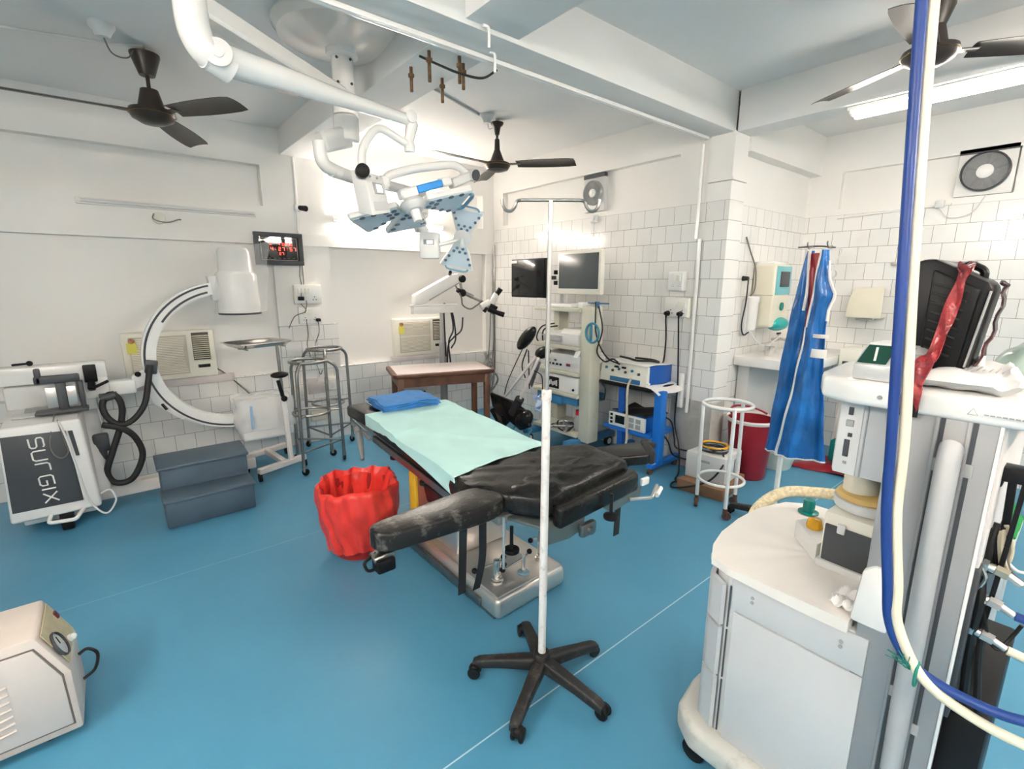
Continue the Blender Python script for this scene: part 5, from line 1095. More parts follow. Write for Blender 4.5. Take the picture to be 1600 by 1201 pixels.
# devices on the shelves
def device(name, label, lo, hi, m, cat='medical device'):
    t = thing(name, label, cat, ((lo[0] + hi[0]) / 2, (lo[1] + hi[1]) / 2, lo[2]))
    b = MB(); b.bb(lo, hi, bev=.01); obj('body', b, m, t, w=True); return t
t = device('keyboard_box', 'flat white keyboard tray on the top shelf of the equipment tower', (3.24, 3.10, 1.376), (3.45, 3.47, 1.405), M_ENAMEL, 'keyboard')
b = MB(); b.bb((3.25, 3.12, 1.404), (3.44, 3.45, 1.409), bev=.002); obj('keys', b, M_GREYW, t, w=True)
t = device('white_adapter', 'small white adapter on the top shelf beside the keyboard tray', (3.26, 2.97, 1.376), (3.36, 3.04, 1.43), M_ENAMEL, 'adapter')
t = device('printer', 'white printer on the second shelf of the equipment tower', (3.24, 3.0, 1.031), (3.58, 3.46, 1.14), M_GREYW, 'printer')
b = MB(); b.prism([(3.26, 3.02, 1.13), (3.26, 3.20, 1.13), (3.3, 3.20, 1.165), (3.6, 3.20, 1.165), (3.6, 3.02, 1.165), (3.3, 3.02, 1.165)][:0] or [(3.26, 3.01, 1.12), (3.26, 3.01, 1.14), (3.30, 3.01, 1.18), (3.60, 3.01, 1.18), (3.60, 3.01, 1.12)], (0, .24, 0), bev=.01); obj('lid', b, M_ENAMEL, t, w=True)
b = MB(); b.bb((3.215, 3.20, 1.06), (3.25, 3.44, 1.10), bev=.006); b.bb((3.22, 3.20, 1.10), (3.27, 3.46, 1.115), bev=.004); obj('paper_tray', b, M_GREY, t, w=True)
t = device('light_source', 'white light source unit with small sockets on the third shelf', (3.25, 2.985, .786), (3.62, 3.46, .945), M_GREYW)
for k in range(4):
    b = MB(); b.bb((3.244, 3.36 - k * .05, .83), (3.252, 3.385 - k * .05, .85), bev=.002); obj('socket', b, M_BLACK, t, w=True)
for k in range(2):
    b = MB(); b.bb((3.244, 3.37 - k * .09, .87), (3.252, 3.40 - k * .09, .885), bev=.002); obj('switch', b, M_DGREY, t, w=True)
b = MB(); b.bb((3.244, 3.10, .835), (3.252, 3.15, .86), bev=.003); obj('red_button', b, M_MAROON, t, w=True)
b = MB(); b.prism([(3.22, 2.985, .93), (3.235, 2.985, .93), (3.29, 2.985, 1.02), (3.275, 2.985, 1.025)], (0, .055, 0), bev=.004); obj('hanging_flap', b, M_PAPER, t, w=True)
t = device('camera_unit', 'white camera control unit with a black display on the fourth shelf', (3.25, 3.0, .581), (3.62, 3.48, .735), M_ENAMEL)
b = MB(); b.bb((3.243, 3.24, .60), (3.253, 3.40, .71), bev=.006); d_ = obj('display', b, M_BLACK, t, w=True)
for k in range(5):
    b = MB(); b.bb((3.239, 3.26 + k * .025, .625 + .01 * (k % 2)), (3.244, 3.277 + k * .025, .68 - .008 * (k % 3))); obj('display_segment', b, M_GREYW, d_, w=True)
b = MB(); b.cyl((3.25, 3.05, .62), (3.24, 3.05, .62), .012, n=12); obj('button', b, M_BLACK, t, w=True)
# bottom shelf clutter
for k, (y, l) in enumerate(((3.07, 'clear bottle with a red cap on the bottom shelf of the tower'),)):
    t = thing('bottle', l, 'bottle', (3.36, y, .205)); b = MB(); b.lathe([(0, 0), (.045, 0), (.048, .01), (.048, .12), (.03, .15), (.03, .16)], n=18); obj('body', b, M_PLASTICW, t)
    b = MB(); b.lathe([(.0, .20), (.034, .20), (.036, .155), (.0, .155)], n=18); obj('cap', b, mat('red_cap', (.55, .02, .03), .4), t)
for k in range(4):
    pts = [(3.30 + .12 * math.sin(k * 2 + j * 1.3), 3.22 + .14 * math.cos(k + j * 1.1), .222 + .012 * ((j + k) % 3)) for j in range(7)]
    b = MB(); b.tube(smooth_path(pts), .008 + .002 * (k % 2), n=6)
    solo('coiled_lead', b, [M_CABLE, M_STEEL, M_CABLEG, M_SILVER][k], ['black lead', 'shiny steel lead', 'grey lead', 'silver lead'][k] + ' coiled on the bottom shelf of the equipment tower', 'cable', group='leads on the tower bottom shelf', loc=pts[0])
b = MB(); b.grid(lambda u, v: V((3.20 + .03 * math.sin(u * 7 + v * 5), 3.47 + .07 * (u - .5) + .02 * math.sin(v * 9), .34 + .16 * v + .012 * math.sin(u * 13 + v * 4))), 14, 14, thick=.006)
solo('rubber_glove', b, mat('pale_blue_glove', (.45, .55, .78), .5), 'pale blue crumpled glove hanging at the corner of the equipment tower', 'glove', loc=(3.2, 3.47, .42))
for pts, l in (([(3.30, 2.86, 1.44), (3.30, 2.85, 1.2), (3.31, 2.80, 1.05), (3.33, 2.72, .95), (3.34, 2.60, .915)], 'black lead hanging from the tower to the blue unit'),
               ([(3.32, 2.84, 1.40), (3.32, 2.79, 1.2), (3.33, 2.85, 1.0), (3.33, 2.76, .92), (3.34, 2.68, .95), (3.34, 2.62, .93)], 'black lead looping beside the tower column'),
               ([(3.50, 3.55, 1.20), (3.35, 3.60, 1.17), (3.30, 3.62, 1.05), (3.42, 3.60, .98), (3.5, 3.55, 1.1)], 'black cable coil on the left of the tower shelves'),
               ([(3.50, 3.50, 1.18), (3.36, 3.58, 1.14), (3.34, 3.56, 1.0), (3.44, 3.58, 1.02)], 'second black cable coil on the left of the tower shelves'),
               ([(3.32, 2.80, .74), (3.32, 2.73, .68), (3.34, 2.76, .58), (3.4, 2.85, .55)], 'black lead drooping low between the tower and blue trolley')):
    b = MB(); b.tube(smooth_path(pts), .0075, n=6); solo('hanging_lead', b, M_CABLE, l, 'cable', loc=pts[0])

# ---------------------------------------------------------------- leg supports leaning by the tower
def leg_support(label, pole, pads, straps, extra):
    t = thing('leg_support', label, 'leg support', pole[0])
    b = MB(); b.bar(pole, .024, .024); obj('pole', b, M_ENAMELP, t, w=True)
    for c, s, M_ in pads:
        b = MB(); b.sph((0, 0, 0), 1, s[0], s[1], s[2], n=10, M=Matrix.Translation(c) @ M_); obj('pad', b, M_LEATHER, t, w=True)
    for p in straps:
        b = MB(); b.tube(smooth_path(p), .009, n=6, flat=.35); obj('strap', b, M_RUBBER, t, w=True)
    for a, c, r in extra:
        b = MB(); b.cyl(a, c, r, n=14); obj('sleeve', b, M_RUBBER, t, w=True)
    return t
RY = lambda a: Matrix.Rotation(rad(a), 4, 'X')
LS = leg_support('black padded leg support on a pinkish pole leaning left of the tower', [(3.0, 3.80, .43), (3.0, 3.30, .93)],
            [(V((3.02, 3.46, 1.085)), (.05, .065, .165), RY(48))],
            [[(3.02, 3.50, 1.0), (3.0, 3.58, .85), (3.0, 3.72, .62), (3.0, 3.78, .45)], [(3.03, 3.46, .98), (3.02, 3.52, .82), (3.02, 3.47, .70)], [(3.03, 3.44, .97), (3.03, 3.42, .60)]], [])
b = MB(); b.prism([(2.95, 3.965, .48), (2.95, 3.62, .455), (2.95, 3.40, .40), (2.95, 3.33, .25), (2.95, 3.47, .18), (2.95, 3.72, .26), (2.95, 3.92, .33)], (.05, 0, 0), bev=.02, seg=3); obj('pad', b, M_LEATHER, LS, w=True)
leg_support('black padded leg support on a bare pole nearer the tower shelves', [(2.98, 3.52, .45), (2.98, 3.24, .93)],
            [(V((2.98, 3.44, .30)), (.07, .13, .085), RY(-40)), (V((3.04, 3.25, .97)), (.05, .10, .055), RY(-20))],
            [[(2.98, 3.30, .80), (3.0, 3.22, .76), (3.0, 3.20, .62)]], [((2.97, 3.60, .33), (2.97, 3.49, .50), .045)])
b = MB(); b.prism([(3.02, 3.38, .62), (3.02, 3.26, .88), (3.02, 3.34, .90), (3.02, 3.44, .68)], (.012, 0, 0), bev=.004); solo('metal_plate', b, M_STEELD, 'dull steel plate between the two leg supports', 'plate', loc=(3.02, 3.36, .62))
for p0, p1, r, l in (((3.02, 3.98, .30), (3.06, 3.86, .10), .05, 'black clamp lying low behind the leg supports'), ((2.92, 3.66, .06), (2.95, 3.58, .17), .035, 'pale teal clamp on the floor by the leg supports'), ((2.98, 3.46, .05), (3.0, 3.40, .15), .035, 'small teal clamp on the floor nearer the tower'), ((3.06, 4.02, .05), (3.10, 3.80, .24), .06, 'black fallen pad against the wall by the leg supports')):
    b = MB(); b.cyl(p0, p1, r, r * .8, n=14, bev=r * .25); b.cyl((V(p0) + V(p1)) / 2, V(p1) + (V(p1) - V(p0)) * .6, r * .3, n=8)
    solo('rail_clamp', b, M_LEATHER if 'black' in l else mat('pale_teal', (.10, .30, .38), .4), l, 'clamp', loc=p0)

# ---------------------------------------------------------------- blue trolley with electrosurgical unit
T = thing('blue_trolley', 'bright blue trolley with black shelf beside the equipment tower', 'trolley', (3.6, 2.45, 0))
b = MB(); b.bb((3.38, 2.30, .705), (3.80, 2.86, .738), bev=.008); obj('top_shelf', b, M_BLACK, T, w=True)
b = MB(); b.bb((3.40, 2.30, .30), (3.78, 2.80, .335), bev=.006); obj('lower_shelf', b, M_BLUEP, T, w=True)
b = MB(); b.prism([(3.42, 2.215, .07), (3.50, 2.215, .07), (3.50, 2.215, .72), (3.42, 2.215, .72)], (0, .075, 0), bev=.008); obj('front_post', b, M_BLUEP, T, w=True)
b = MB(); b.bb((3.42, 2.60, .10), (3.49, 2.66, .70), bev=.006); obj('rear_post', b, M_BLUEPD, T, w=True)
b = MB(); b.bar([(3.36, 2.26, .08), (3.80, 2.26, .08)], .06, .05); b.bar([(3.36, 2.75, .08), (3.80, 2.75, .08)], .06, .05); b.bar([(3.46, 2.26, .08), (3.46, 2.75, .08)], .05, .04); obj('base_frame', b, M_BLUEP, T, w=True)
for x in (3.38, 3.75):
    for y in (2.26, 2.75):
        b = MB(); b.cyl((x, y - .012, .03), (x, y + .012, .03), .03, n=16); obj('castor', b, mat('brown_castor', (.12, .06, .045), .5), T, w=True)
t = thing('electrosurgical_unit', 'blue and cream electrosurgical unit on top of the blue trolley', 'medical device', (3.58, 2.6, .738))
b = MB(); b.bb((3.43, 2.37, .74), (3.78, 2.85, .905), bev=.006); obj('housing', b, M_BLUEPD, t, w=True)
b = MB(); b.prism([(3.392, 2.36, .74), (3.44, 2.36, .74), (3.44, 2.36, .91), (3.415, 2.36, .91)], (0, .50, 0), bev=.004); fp = obj('front_panel', b, M_IVORY, t, w=True, label='cream front panel')
for k in range(6):
    b = MB(); b.cyl((3.402, 2.44 + k * .07, .84 + .02 * (k % 2)), (3.392, 2.44 + k * .07, .84 + .02 * (k % 2)), .012, n=12); obj('dial', b, [M_DGREY, M_TEALPL][k % 2], fp, w=True)
for y in (2.58, 2.66):
    b = MB(); b.bb((3.398, y, .868), (3.408, y + .045, .885), bev=.002); obj('readout', b, M_BLACK, fp, w=True)
b = MB(); b.bb((3.384, 2.42, .75), (3.40, 2.74, .79), bev=.006); so = obj('socket_strip', b, M_TEALPL, fp, w=True)
b = MB(); b.bb((3.40, 2.342, .76), (3.43, 2.362, .775)); obj('badge', b, M_PAPER, t, w=True)
b = MB(); b.grid(lambda u, v: V((3.39 + u * .42, 2.36 + v * .50, .915 + .008 * math.sin(u * 6 + v * 4) - .02 * (v > .93) * (v - .93) * 14)), 14, 14, thick=.005)
solo('paper_sheet', b, M_PAPER, 'white cloth laid over the blue electrosurgical unit', 'cloth', loc=(3.6, 2.6, .915))
b = MB(); b.tube(smooth_path([(3.60, 2.80, .935), (3.55, 2.68, .94), (3.52, 2.55, .935), (3.56, 2.45, .94), (3.62, 2.40, .93), (3.66, 2.5, .935), (3.58, 2.62, .945)]), .010, n=6); solo('coiled_lead', b, M_CABLE, 'black lead lying across the top of the electrosurgical unit', 'cable', loc=(3.6, 2.8, .93))
b = MB(); b.grid(lambda u, v: V((3.39 + u * .38, 2.36 - .13 * v, .742 - .05 * v * v + .006 * math.sin(u * 7))), 10, 8, thick=.004); solo('paper_sheet', b, M_PAPER, 'white papers sticking out under the blue electrosurgical unit', 'paper', loc=(3.5, 2.3, .74))
t = thing('lower_unit', 'blue boxed unit with a white display panel on the lower shelf of the blue trolley', 'medical device', (3.55, 2.55, .337))
b = MB(); b.bb((3.41, 2.36, .337), (3.74, 2.72, .46), bev=.006); obj('housing', b, M_BLUEP, t, w=True)
b = MB(); b.bb((3.392, 2.35, .34), (3.418, 2.735, .465), bev=.006); fp = obj('front_panel', b, M_ENAMEL, t, w=True, label='white front panel')
b = MB(); b.bb((3.388, 2.56, .37), (3.394, 2.66, .445), bev=.002); obj('display', b, M_SCREEN, fp, w=True)
for k in range(4):
    b = MB(); b.bb((3.388, 2.39 + (k % 2) * .07, .36 + (k // 2) * .05), (3.394, 2.44 + (k % 2) * .07, .40 + (k // 2) * .05), bev=.002); obj('key', b, M_GREY, fp, w=True)
for k in range(3):
    b = MB(); b.bb((3.388, 2.69, .36 + k * .035), (3.394, 2.715, .382 + k * .035)); obj('indicator', b, M_BLACK, fp, w=True)
b = MB(); b.grid(lambda u, v: V((3.42 + u * .33, 2.36 + v * .36, .468 + .014 * math.sin(u * 5 + v * 9) + .01)), 12, 12, thick=.01); solo('black_cloth', b, M_RUBBER, 'black cover bunched on top of the lower blue unit', 'cover', loc=(3.58, 2.55, .47))
b = MB(); b.tube(smooth_path([(3.375, 2.50, .80), (3.36, 2.52, .70), (3.37, 2.52, .45), (3.35, 2.50, .22), (3.30, 2.55, .12), (3.24, 2.62, .02), (3.2, 2.5, .012), (3.3, 2.45, .012), (3.22, 2.68, .012)]), .010, n=8)
solo('beige_lead', b, M_CABLEC, 'beige cable hanging from the electrosurgical unit down to the floor', 'cable', loc=(3.37, 2.5, .8))
b = MB(); b.box((3.30, 2.52, .03), (.10, .14, .05), bev=.02); solo('foot_switch', b, M_BLACK, 'black foot switch on the floor under the blue trolley', 'foot switch', loc=(3.3, 2.52, 0))
# leads from the wall board
for P0, pts, l in ((PLUG[0], [(XB - .05, 2.42, 1.1), (XB - .05, 2.43, .93), (XB - .08, 2.44, .88)], 'black lead from the left wall plug down behind the blue unit'),
                   (PLUG[1], [(XB - .05, 2.29, 1.0), (XB - .04, 2.28, .7), (XB - .06, 2.27, .4), (XB - .08, 2.20, .2), (3.60, 2.12, .02), (3.45, 2.06, .012), (3.38, 1.99, .012)], 'black lead from the right wall plug down to the floor'),
                   (V((3.52, 2.30, .50)), [(3.60, 2.23, .44), (3.62, 2.20, .3), (3.60, 2.16, .22), (3.68, 2.05, .2), (3.70, 1.96, .22)], 'black lead from the blue trolley to the small white box'),
                   (V((3.50, 2.32, .40)), [(3.55, 2.22, .28), (3.60, 2.20, .16), (3.58, 2.10, .15), (3.65, 1.97, .14)], 'lower black lead from the blue trolley to the small white box')):
    b = MB(); b.tube(smooth_path([P0] + [V(p) for p in pts]), .0075, n=6); solo('power_lead', b, M_CABLE, l, 'cable', loc=P0)

# ---------------------------------------------------------------- white ring stand, box on crate
ring_stand('ring_stand', 'white painted ring stand on three castors in front of the wooden crate', [(3.154, 1.699), (3.093, 1.453), (3.375, 1.523)], .785, .158, .24, .150, M_ENAMEL, mat('brown_castor', (.12, .06, .045), .5), .013, braces=False, shoulder=0, lean=.0)
b = MB(); b.prism([(3.30, 1.955, 0), (3.345, 1.60, 0), (3.80, 1.655, 0), (3.755, 1.955, 0)], (0, 0, .09), bev=.004); t = solo('wooden_crate', b, M_CARD, 'low brown wooden crate on the floor under the small white box', 'crate', loc=(3.55, 1.8, 0))
t = thing('voltage_box', 'small white steel box with dark rating plate on the brown crate by the pillar', 'box', (3.57, 1.80, .09))
b = MB(); b.prism([(3.40, 1.95, .091), (3.435, 1.64, .091), (3.755, 1.675, .091), (3.745, 1.95, .091)], (0, 0, .21), bev=.008); obj('body', b, M_GREYW, t, w=True)
b = MB(); b.prism([(3.60, 1.650, .13), (3.70, 1.661, .13), (3.70, 1.661, .26), (3.60, 1.650, .26)], (0, .006, 0)); obj('end_plate', b, M_GREY, t, w=True)
b = MB(); b.prism([(3.407, 1.84, .235), (3.416, 1.76, .235), (3.416, 1.76, .255), (3.407, 1.84, .255)], (.006, 0, 0)); obj('slot', b, M_GREY, t, w=True)
for k in range(5):
    pts = [(3.55 + .10 * math.cos(j * 1.15 + k), 1.80 + .10 * math.sin(j * 1.15 + k) , .315 + .008 * k + .006 * (j % 2)) for j in range(8)]
    b = MB(); b.tube(smooth_path(pts), .009, n=6); solo('coiled_cable', b, [M_CABLE, M_CABLE, mat('grey_blue_cable', (.20, .27, .34), .5), M_CABLE, M_YEL][k], ['black cable coil, outermost on the small white box', 'black cable coil in the middle of the small white box', 'grey-blue cable coil on the small white box', 'black cable coil, topmost on the small white box', 'amber cable coil crowning the small white box'][k], 'cable', loc=pts[0])
b = MB(); b.tube(smooth_path([(3.50, 1.70, .31), (3.44, 1.66, .26), (3.36, 1.72, .13), (3.27, 1.85, .06), (3.28, 1.98, .012), (3.36, 2.03, .012), (3.40, 1.99, .03)]), .007, n=6); solo('power_lead', b, M_CABLE, 'black lead trailing from the small white box across the crate', 'cable', loc=(3.36, 1.72, .1))
# ---------------------------------------------------------------- sink corner
T = thing('sink_counter', 'white tiled sink counter in the corner of the alcove', 'counter', (4.8, 1.75, 0))
b = MB(); b.bb((4.2, 1.46, .895), (5.41, 2.03, .975), bev=.006); obj('worktop', b, M_ENAMEL, T, w=True)
b = MB(); b.bb((4.30, 1.93, 0), (5.41, 2.03, .895), bev=.003); obj('support_wall', b, M_GREYW, T, w=True)
b = MB(); b.lathe([(.0, .001), (.17, .001), (.18, .006), (.19, .0)], (4.85, 1.75, .976), n=28); obj('basin', b, M_GREYW, T, w=True)
t = thing('tap', 'steel water tap above the sink counter', 'tap', (4.95, 2.03, 1.05))
b = MB(); b.tube(fillet([(4.93, 2.03, 1.07), (4.93, 1.90, 1.08), (4.93, 1.88, 1.03)], .03), .014); b.cyl((4.93, 1.97, 1.07), (4.93, 1.97, 1.12), .012, n=10); obj('spout', b, M_STEELP, t, w=True)
b = MB(); b.box((4.93, 1.97, 1.13), (.07, .02, .02), bev=.006); obj('tap_handle', b, M_BLACK, t, w=True)
b = MB(); b.lathe([(0, 0), (.036, 0), (.042, .085), (.040, .085), (.034, .006), (0, .006)], n=20); o = solo('steel_cup', b, M_STEELP, 'small steel tumbler on the sink counter edge', 'cup'); o.location = (4.42, 1.83, .976)
b = MB(); b.bb((4.95, 1.30, .84), (5.2, 1.452, 1.04), bev=.008); t = thing('counter_box', 'cream cabinet box beside the hanging aprons at the counter end', 'box', (5.07, 1.38, 0)); obj('body', b, M_IVORY, t, w=True)
b = MB(); b.bb((4.945, 1.34, .90), (4.955, 1.42, .93)); obj('slot', b, M_DGREY, t, w=True)
b = MB(); b.bb((5.06, 1.32, 0), (5.19, 1.44, .84), bev=.004); obj('pedestal', b, mat('pale_pinkish_board', (.62, .55, .51), .6), t, w=True)
T = thing('water_purifier', 'cream wall water purifier with a teal display panel above the sink', 'water purifier', (4.6, 2.03, 1.2))
b = MB(); b.bb((4.42, 1.845, 1.22), (4.74, 2.035, 1.76), bev=.02, seg=3); obj('body', b, M_CREAM, T, w=True)
b = MB(); b.bb((4.44, 1.835, 1.50), (4.73, 1.85, 1.745), bev=.008); obj('display_panel', b, mat('aqua_plastic', (.16, .46, .50), .35), T, w=True)
b = MB(); b.bb((4.50, 1.828, 1.57), (4.68, 1.84, 1.70), bev=.006); obj('display', b, M_DGREY, T, w=True)
b = MB(); b.cyl((4.60, 1.845, 1.40), (4.60, 1.836, 1.40), .035, n=20); obj('round_badge', b, M_TEAL, T, w=True)
b = MB(); b.bb((4.415, 1.85, 1.495), (4.425, 2.02, 1.50)); obj('seam', b, M_GREY, T, w=True)
b = MB(); b.sph((4.62, 1.87, 1.245), .15, 1, .55, .42, n=12); obj('teal_dome', b, mat('clear_teal', (.02, .35, .33), .15), T, w=True)
b = MB(); b.bb((4.44, 1.87, 1.755), (4.72, 2.03, 1.785), bev=.008); obj('top_cap', b, M_ENAMEL, T, w=True)
T = thing('filter_cartridge', 'white cylindrical water filter on the alcove wall beside the purifier', 'water filter', (4.30, 1.98, 1.2))
b = MB(); b.lathe([(0, 0), (.04, 0), (.046, .02), (.05, .24), (.0, .24)], (4.33, 1.975, 1.20), n=22); obj('bowl', b, M_ENAMEL, T, w=True)
b = MB(); b.lathe([(0, 0), (.056, 0), (.056, .04), (.048, .05), (0, .05)], (4.33, 1.975, 1.44), n=22); obj('filter_cap', b, M_ENAMEL, T, w=True)
b = MB(); b.bb((4.27, 1.99, 1.15), (4.31, 2.04, 1.46), bev=.006); obj('wall_bracket', b, M_GREYW, T, w=True)
b = MB(); b.cyl((4.245, 2.04, 1.64), (4.245, 1.99, 1.64), .022, .016, n=12); b.tube(smooth_path([(4.245, 1.99, 1.63), (4.24, 1.99, 1.45), (4.22, 2.0, 1.25), (4.25, 1.99, 1.16), (4.30, 1.97, 1.18)]), .006); solo('purifier_lead', b, M_CABLE, 'black plug and lead on the alcove wall beside the water filter', 'cable', loc=(4.24, 2.02, 1.4))
b = MB(); b.tube(smooth_path([(4.30, 1.97, 1.20), (4.38, 1.93, 1.10), (4.55, 1.92, 1.04), (4.75, 1.94, 1.07), (4.92, 1.96, 1.10)]), .008); solo('water_hose', b, M_GREYW, 'white flexible water hose from the filter to the tap', 'hose', loc=(4.6, 1.93, 1.05))
b = MB(); b.tube(smooth_path([(4.22, 2.03, 1.98), (4.30, 2.02, 1.86), (4.38, 2.0, 1.72), (4.40, 2.0, 1.55), (4.36, 2.02, 1.48)]), .006); solo('purifier_wire', b, M_CABLEG, 'thin wire down the alcove wall behind the purifier', 'wire', loc=(4.3, 2.02, 1.8))
T = thing('hand_dryer', 'cream curved hand dryer on the far right tiled wall', 'hand dryer', (X2, 1.40, 1.29))
def hdry(u, v):
    a = v * PI * .5; y = 1.27 + .265 * u; e = 1 - .10 * (2 * u - 1) ** 4
    return V((X2 - .005 - .17 * math.cos(a) ** .7 * e, 1.4025 + (y - 1.4025) * (1 - .28 * v ** 2), 1.30 + .26 * math.sin(a)))
b = MB(); b.grid(hdry, 12, 12, thick=.004); b.bb((X2 - .16, 1.275, 1.292), (X2, 1.53, 1.306), bev=.004); obj('hood', b, M_CREAM, T, w=True)
b = MB(); b.bb((X2 - .12, 1.33, 1.27), (X2 - .03, 1.47, 1.295), bev=.008); obj('outlet', b, M_GREY, T, w=True)
b = MB(); b.cyl((X2, 1.745, 1.69), (X2 - .05, 1.745, 1.69), .045, n=16, bev=.008); b.tube(smooth_path([(X2 - .05, 1.745, 1.70), (X2 - .07, 1.70, 1.80), (X2 - .06, 1.67, 1.90), (X2 - .06, 1.72, 1.93), (X2 - .05, 1.80, 1.90)]), .006)
solo('wall_socket', b, M_GREYW, 'round white wall socket with a looped wire beside the hanging aprons', 'socket', loc=(X2, 1.745, 1.69))
# bins and bucket on the floor there
t = thing('maroon_bin', 'tall maroon waste bin with a white lined rim beside the pillar', 'waste bin', (4.02, 1.74, 0))
b = MB(); b.lathe([(0, .0), (.135, 0), (.14, .01), (.185, .50), (.178, .50), (.132, .02), (0, .015)], n=32); obj('bin', b, M_MAROON, t)
b = MB(); b.lathe([(.188, .478), (.198, .498), (.194, .512), (.184, .508), (.182, .495)], n=32); obj('liner_rim', b, M_WCLOTH, t)
b = MB(); b.tube([(.17 * math.cos(k * PI / 10 - .3), .17 * math.sin(k * PI / 10 - .3) , .52 + .05 * math.sin(k * PI / 10)) for k in range(11)], .009); obj('bin_handle', b, M_MAROON, t)
t = thing('bucket', 'low white pail on the floor beside the maroon bin', 'bucket', (4.42, 1.68, 0))
b = MB(); b.lathe([(0, 0), (.12, 0), (.13, .01), (.17, .16), (.175, .165), (.165, .16), (.12, .02), (0, .015)], n=28); obj('pail', b, M_IVORY, t)
b = MB(); b.bb((-.10, -.06, .13), (.06, .08, .30), bev=.02); obj('inner_box', b, M_ENAMEL, t)
b = MB(); b.grid(lambda u, v: V((4.56 + .46 * u + .03 * math.sin(v * 5), 1.08 + .52 * v, .014 + .012 * math.sin(u * 9 + v * 7))), 20, 16, thick=.004); solo('maroon_sheet', b, M_MAROON, 'maroon plastic sheet spread on the floor behind the hanging aprons', 'sheet', loc=(4.9, 1.4, .0))
b = MB(); b.bb((4.84, 1.30, .028), (4.97, 1.40, .23), bev=.02); solo('green_container', b, M_TEAL, 'dark green container standing on the maroon sheet', 'container', loc=(4.92, 1.38, .02))

# ---------------------------------------------------------------- apron stand
T = thing('apron_stand', 'white pole stand with hooks on a black castor base carrying the aprons', 'stand', (3.24, 1.20, 0))
star_base(T, (3.24, 1.20), .29, [math.atan2(1.46 - 1.20, 3.24 - 3.24), math.atan2(1.33 - 1.20, 2.95 - 3.24), rad(225), rad(300), rad(10)], M_DUSTY)
b = MB(); b.cyl((3.24, 1.20, .08), (3.24, 1.185, 1.80), .016, n=16); obj('pole', b, M_ENAMEL, T, w=True)
b = MB(); b.tube(smooth_path([(3.24, 1.24, 1.81), (3.24, 1.13, 1.812), (3.23, 1.04, 1.80)]), .005)
obj('top_bar', b, M_STEELD, T, w=True)
for y in (1.16, 1.06):
    b = MB(); b.tube(smooth_path([(3.24, y, 1.81), (3.16, y - .01, 1.795), (3.13, y - .01, 1.815), (3.125, y - .012, 1.83)]), .004); obj('hook', b, M_STEELD, T, w=True)
def strip(z, tab):
    for (z0, a0), (z1, a1) in zip(tab[:-1], tab[1:]):
        if z0 >= z >= z1: k = (z0 - z) / (z0 - z1); return a0 + (a1 - a0) * k
    return tab[-1][1]
def apron(name, label, m, right, left, x, amp, k0, trim=None, z0=1.785, zb=(.545, .545), fold=26):
    t = thing(name, label, 'apron', (x, (right[0][1] + left[0][1]) / 2, z0))
    def P(u, v):
        z = z0 + (zb[0] * (1 - u) + zb[1] * u - z0) * v
        yl, yr = strip(z, left), strip(z, right); y = yl + (yr - yl) * u
        fx = amp * (.3 + v) * (math.sin(u * fold * .35 + k0 + v * 1.2) * .7 + math.sin(u * fold * .8 + v * 4 + k0) * .3) + .006 * math.sin(z * 21 + u * 8)
        return V((x + fx - .02 * math.sin(u * PI), y, z))
    b = MB(); b.grid(P, 26, 60, thick=.005); obj('panel', b, m, t, w=True, ang=80)
    for nm, pts in (trim(P) if trim else []):
        q = MB(); q.tube(pts, .0085, n=6, flat=.8); obj(nm, q, M_WCLOTH, t, w=True)
    return t, P
aR = [(1.785, 1.046), (1.62, 1.02), (1.532, .982), (1.46, 1.008), (1.17, .995), (.876, .956), (.545, .912)]
aL = [(1.785, 1.08), (1.537, 1.105), (1.236, 1.121), (.916, 1.153), (.571, 1.20), (.50, 1.20)]
bL = [(1.785, 1.168), (1.572, 1.203), (1.222, 1.236), (.893, 1.254), (.53, 1.275)]
bR = [(1.785, 1.14), (1.536, 1.12), (1.234, 1.12), (.916, 1.13), (.53, 1.19)]
mL = [(1.78, 1.15), (1.46, 1.125), (1.03, 1.15), (.6, 1.2)]
mR = [(1.78, 1.10), (1.46, 1.06), (1.03, 1.06), (.6, 1.10)]
t, P = apron('radiation_apron', 'shiny blue apron with white trim, the front one on the stand', M_APRON, aR, aL, 3.15, .022, .4,
    lambda P: [('edge_trim', [P(1, v / 40) for v in range(2, 14)]), ('side_trim', [P(.02, v / 40) + V((-.006, 0, 0)) for v in range(14, 41)]), ('hem_trim', [P(u / 20, 1) for u in range(21)]), ('strap_trim', [P(.1, v / 40) + V((-.006, 0, 0)) for v in range(0, 15)])], zb=(.535, .57))
for z in (1.305, 1.205):
    b = MB(); b.grid(lambda u, v, z=z: V((3.118 - .012 * math.sin(u * PI), 1.068 - .092 * u, z + (.022 if z > 1.25 else .05) * (v - .5))), 8, 2, thick=.004); obj('belt', b, M_WCLOTH, t, w=True)
apron('radiation_apron', 'darker blue apron hanging behind and left of the front apron', M_APRON, bR, bL, 3.20, .018, 2.2,
    lambda P: [('hem_trim', [P(u / 20, 1) for u in range(21)]), ('edge_trim', [P(.75, v / 40) + V((-.02, 0, 0)) for v in range(0, 12)])], zb=(.545, .54), fold=20)
apron('maroon_apron', 'maroon apron squeezed between the two blue aprons', M_MAROON, mR, mL, 3.185, .008, 1.0, None, z0=1.77, zb=(.95, .95), fold=14)

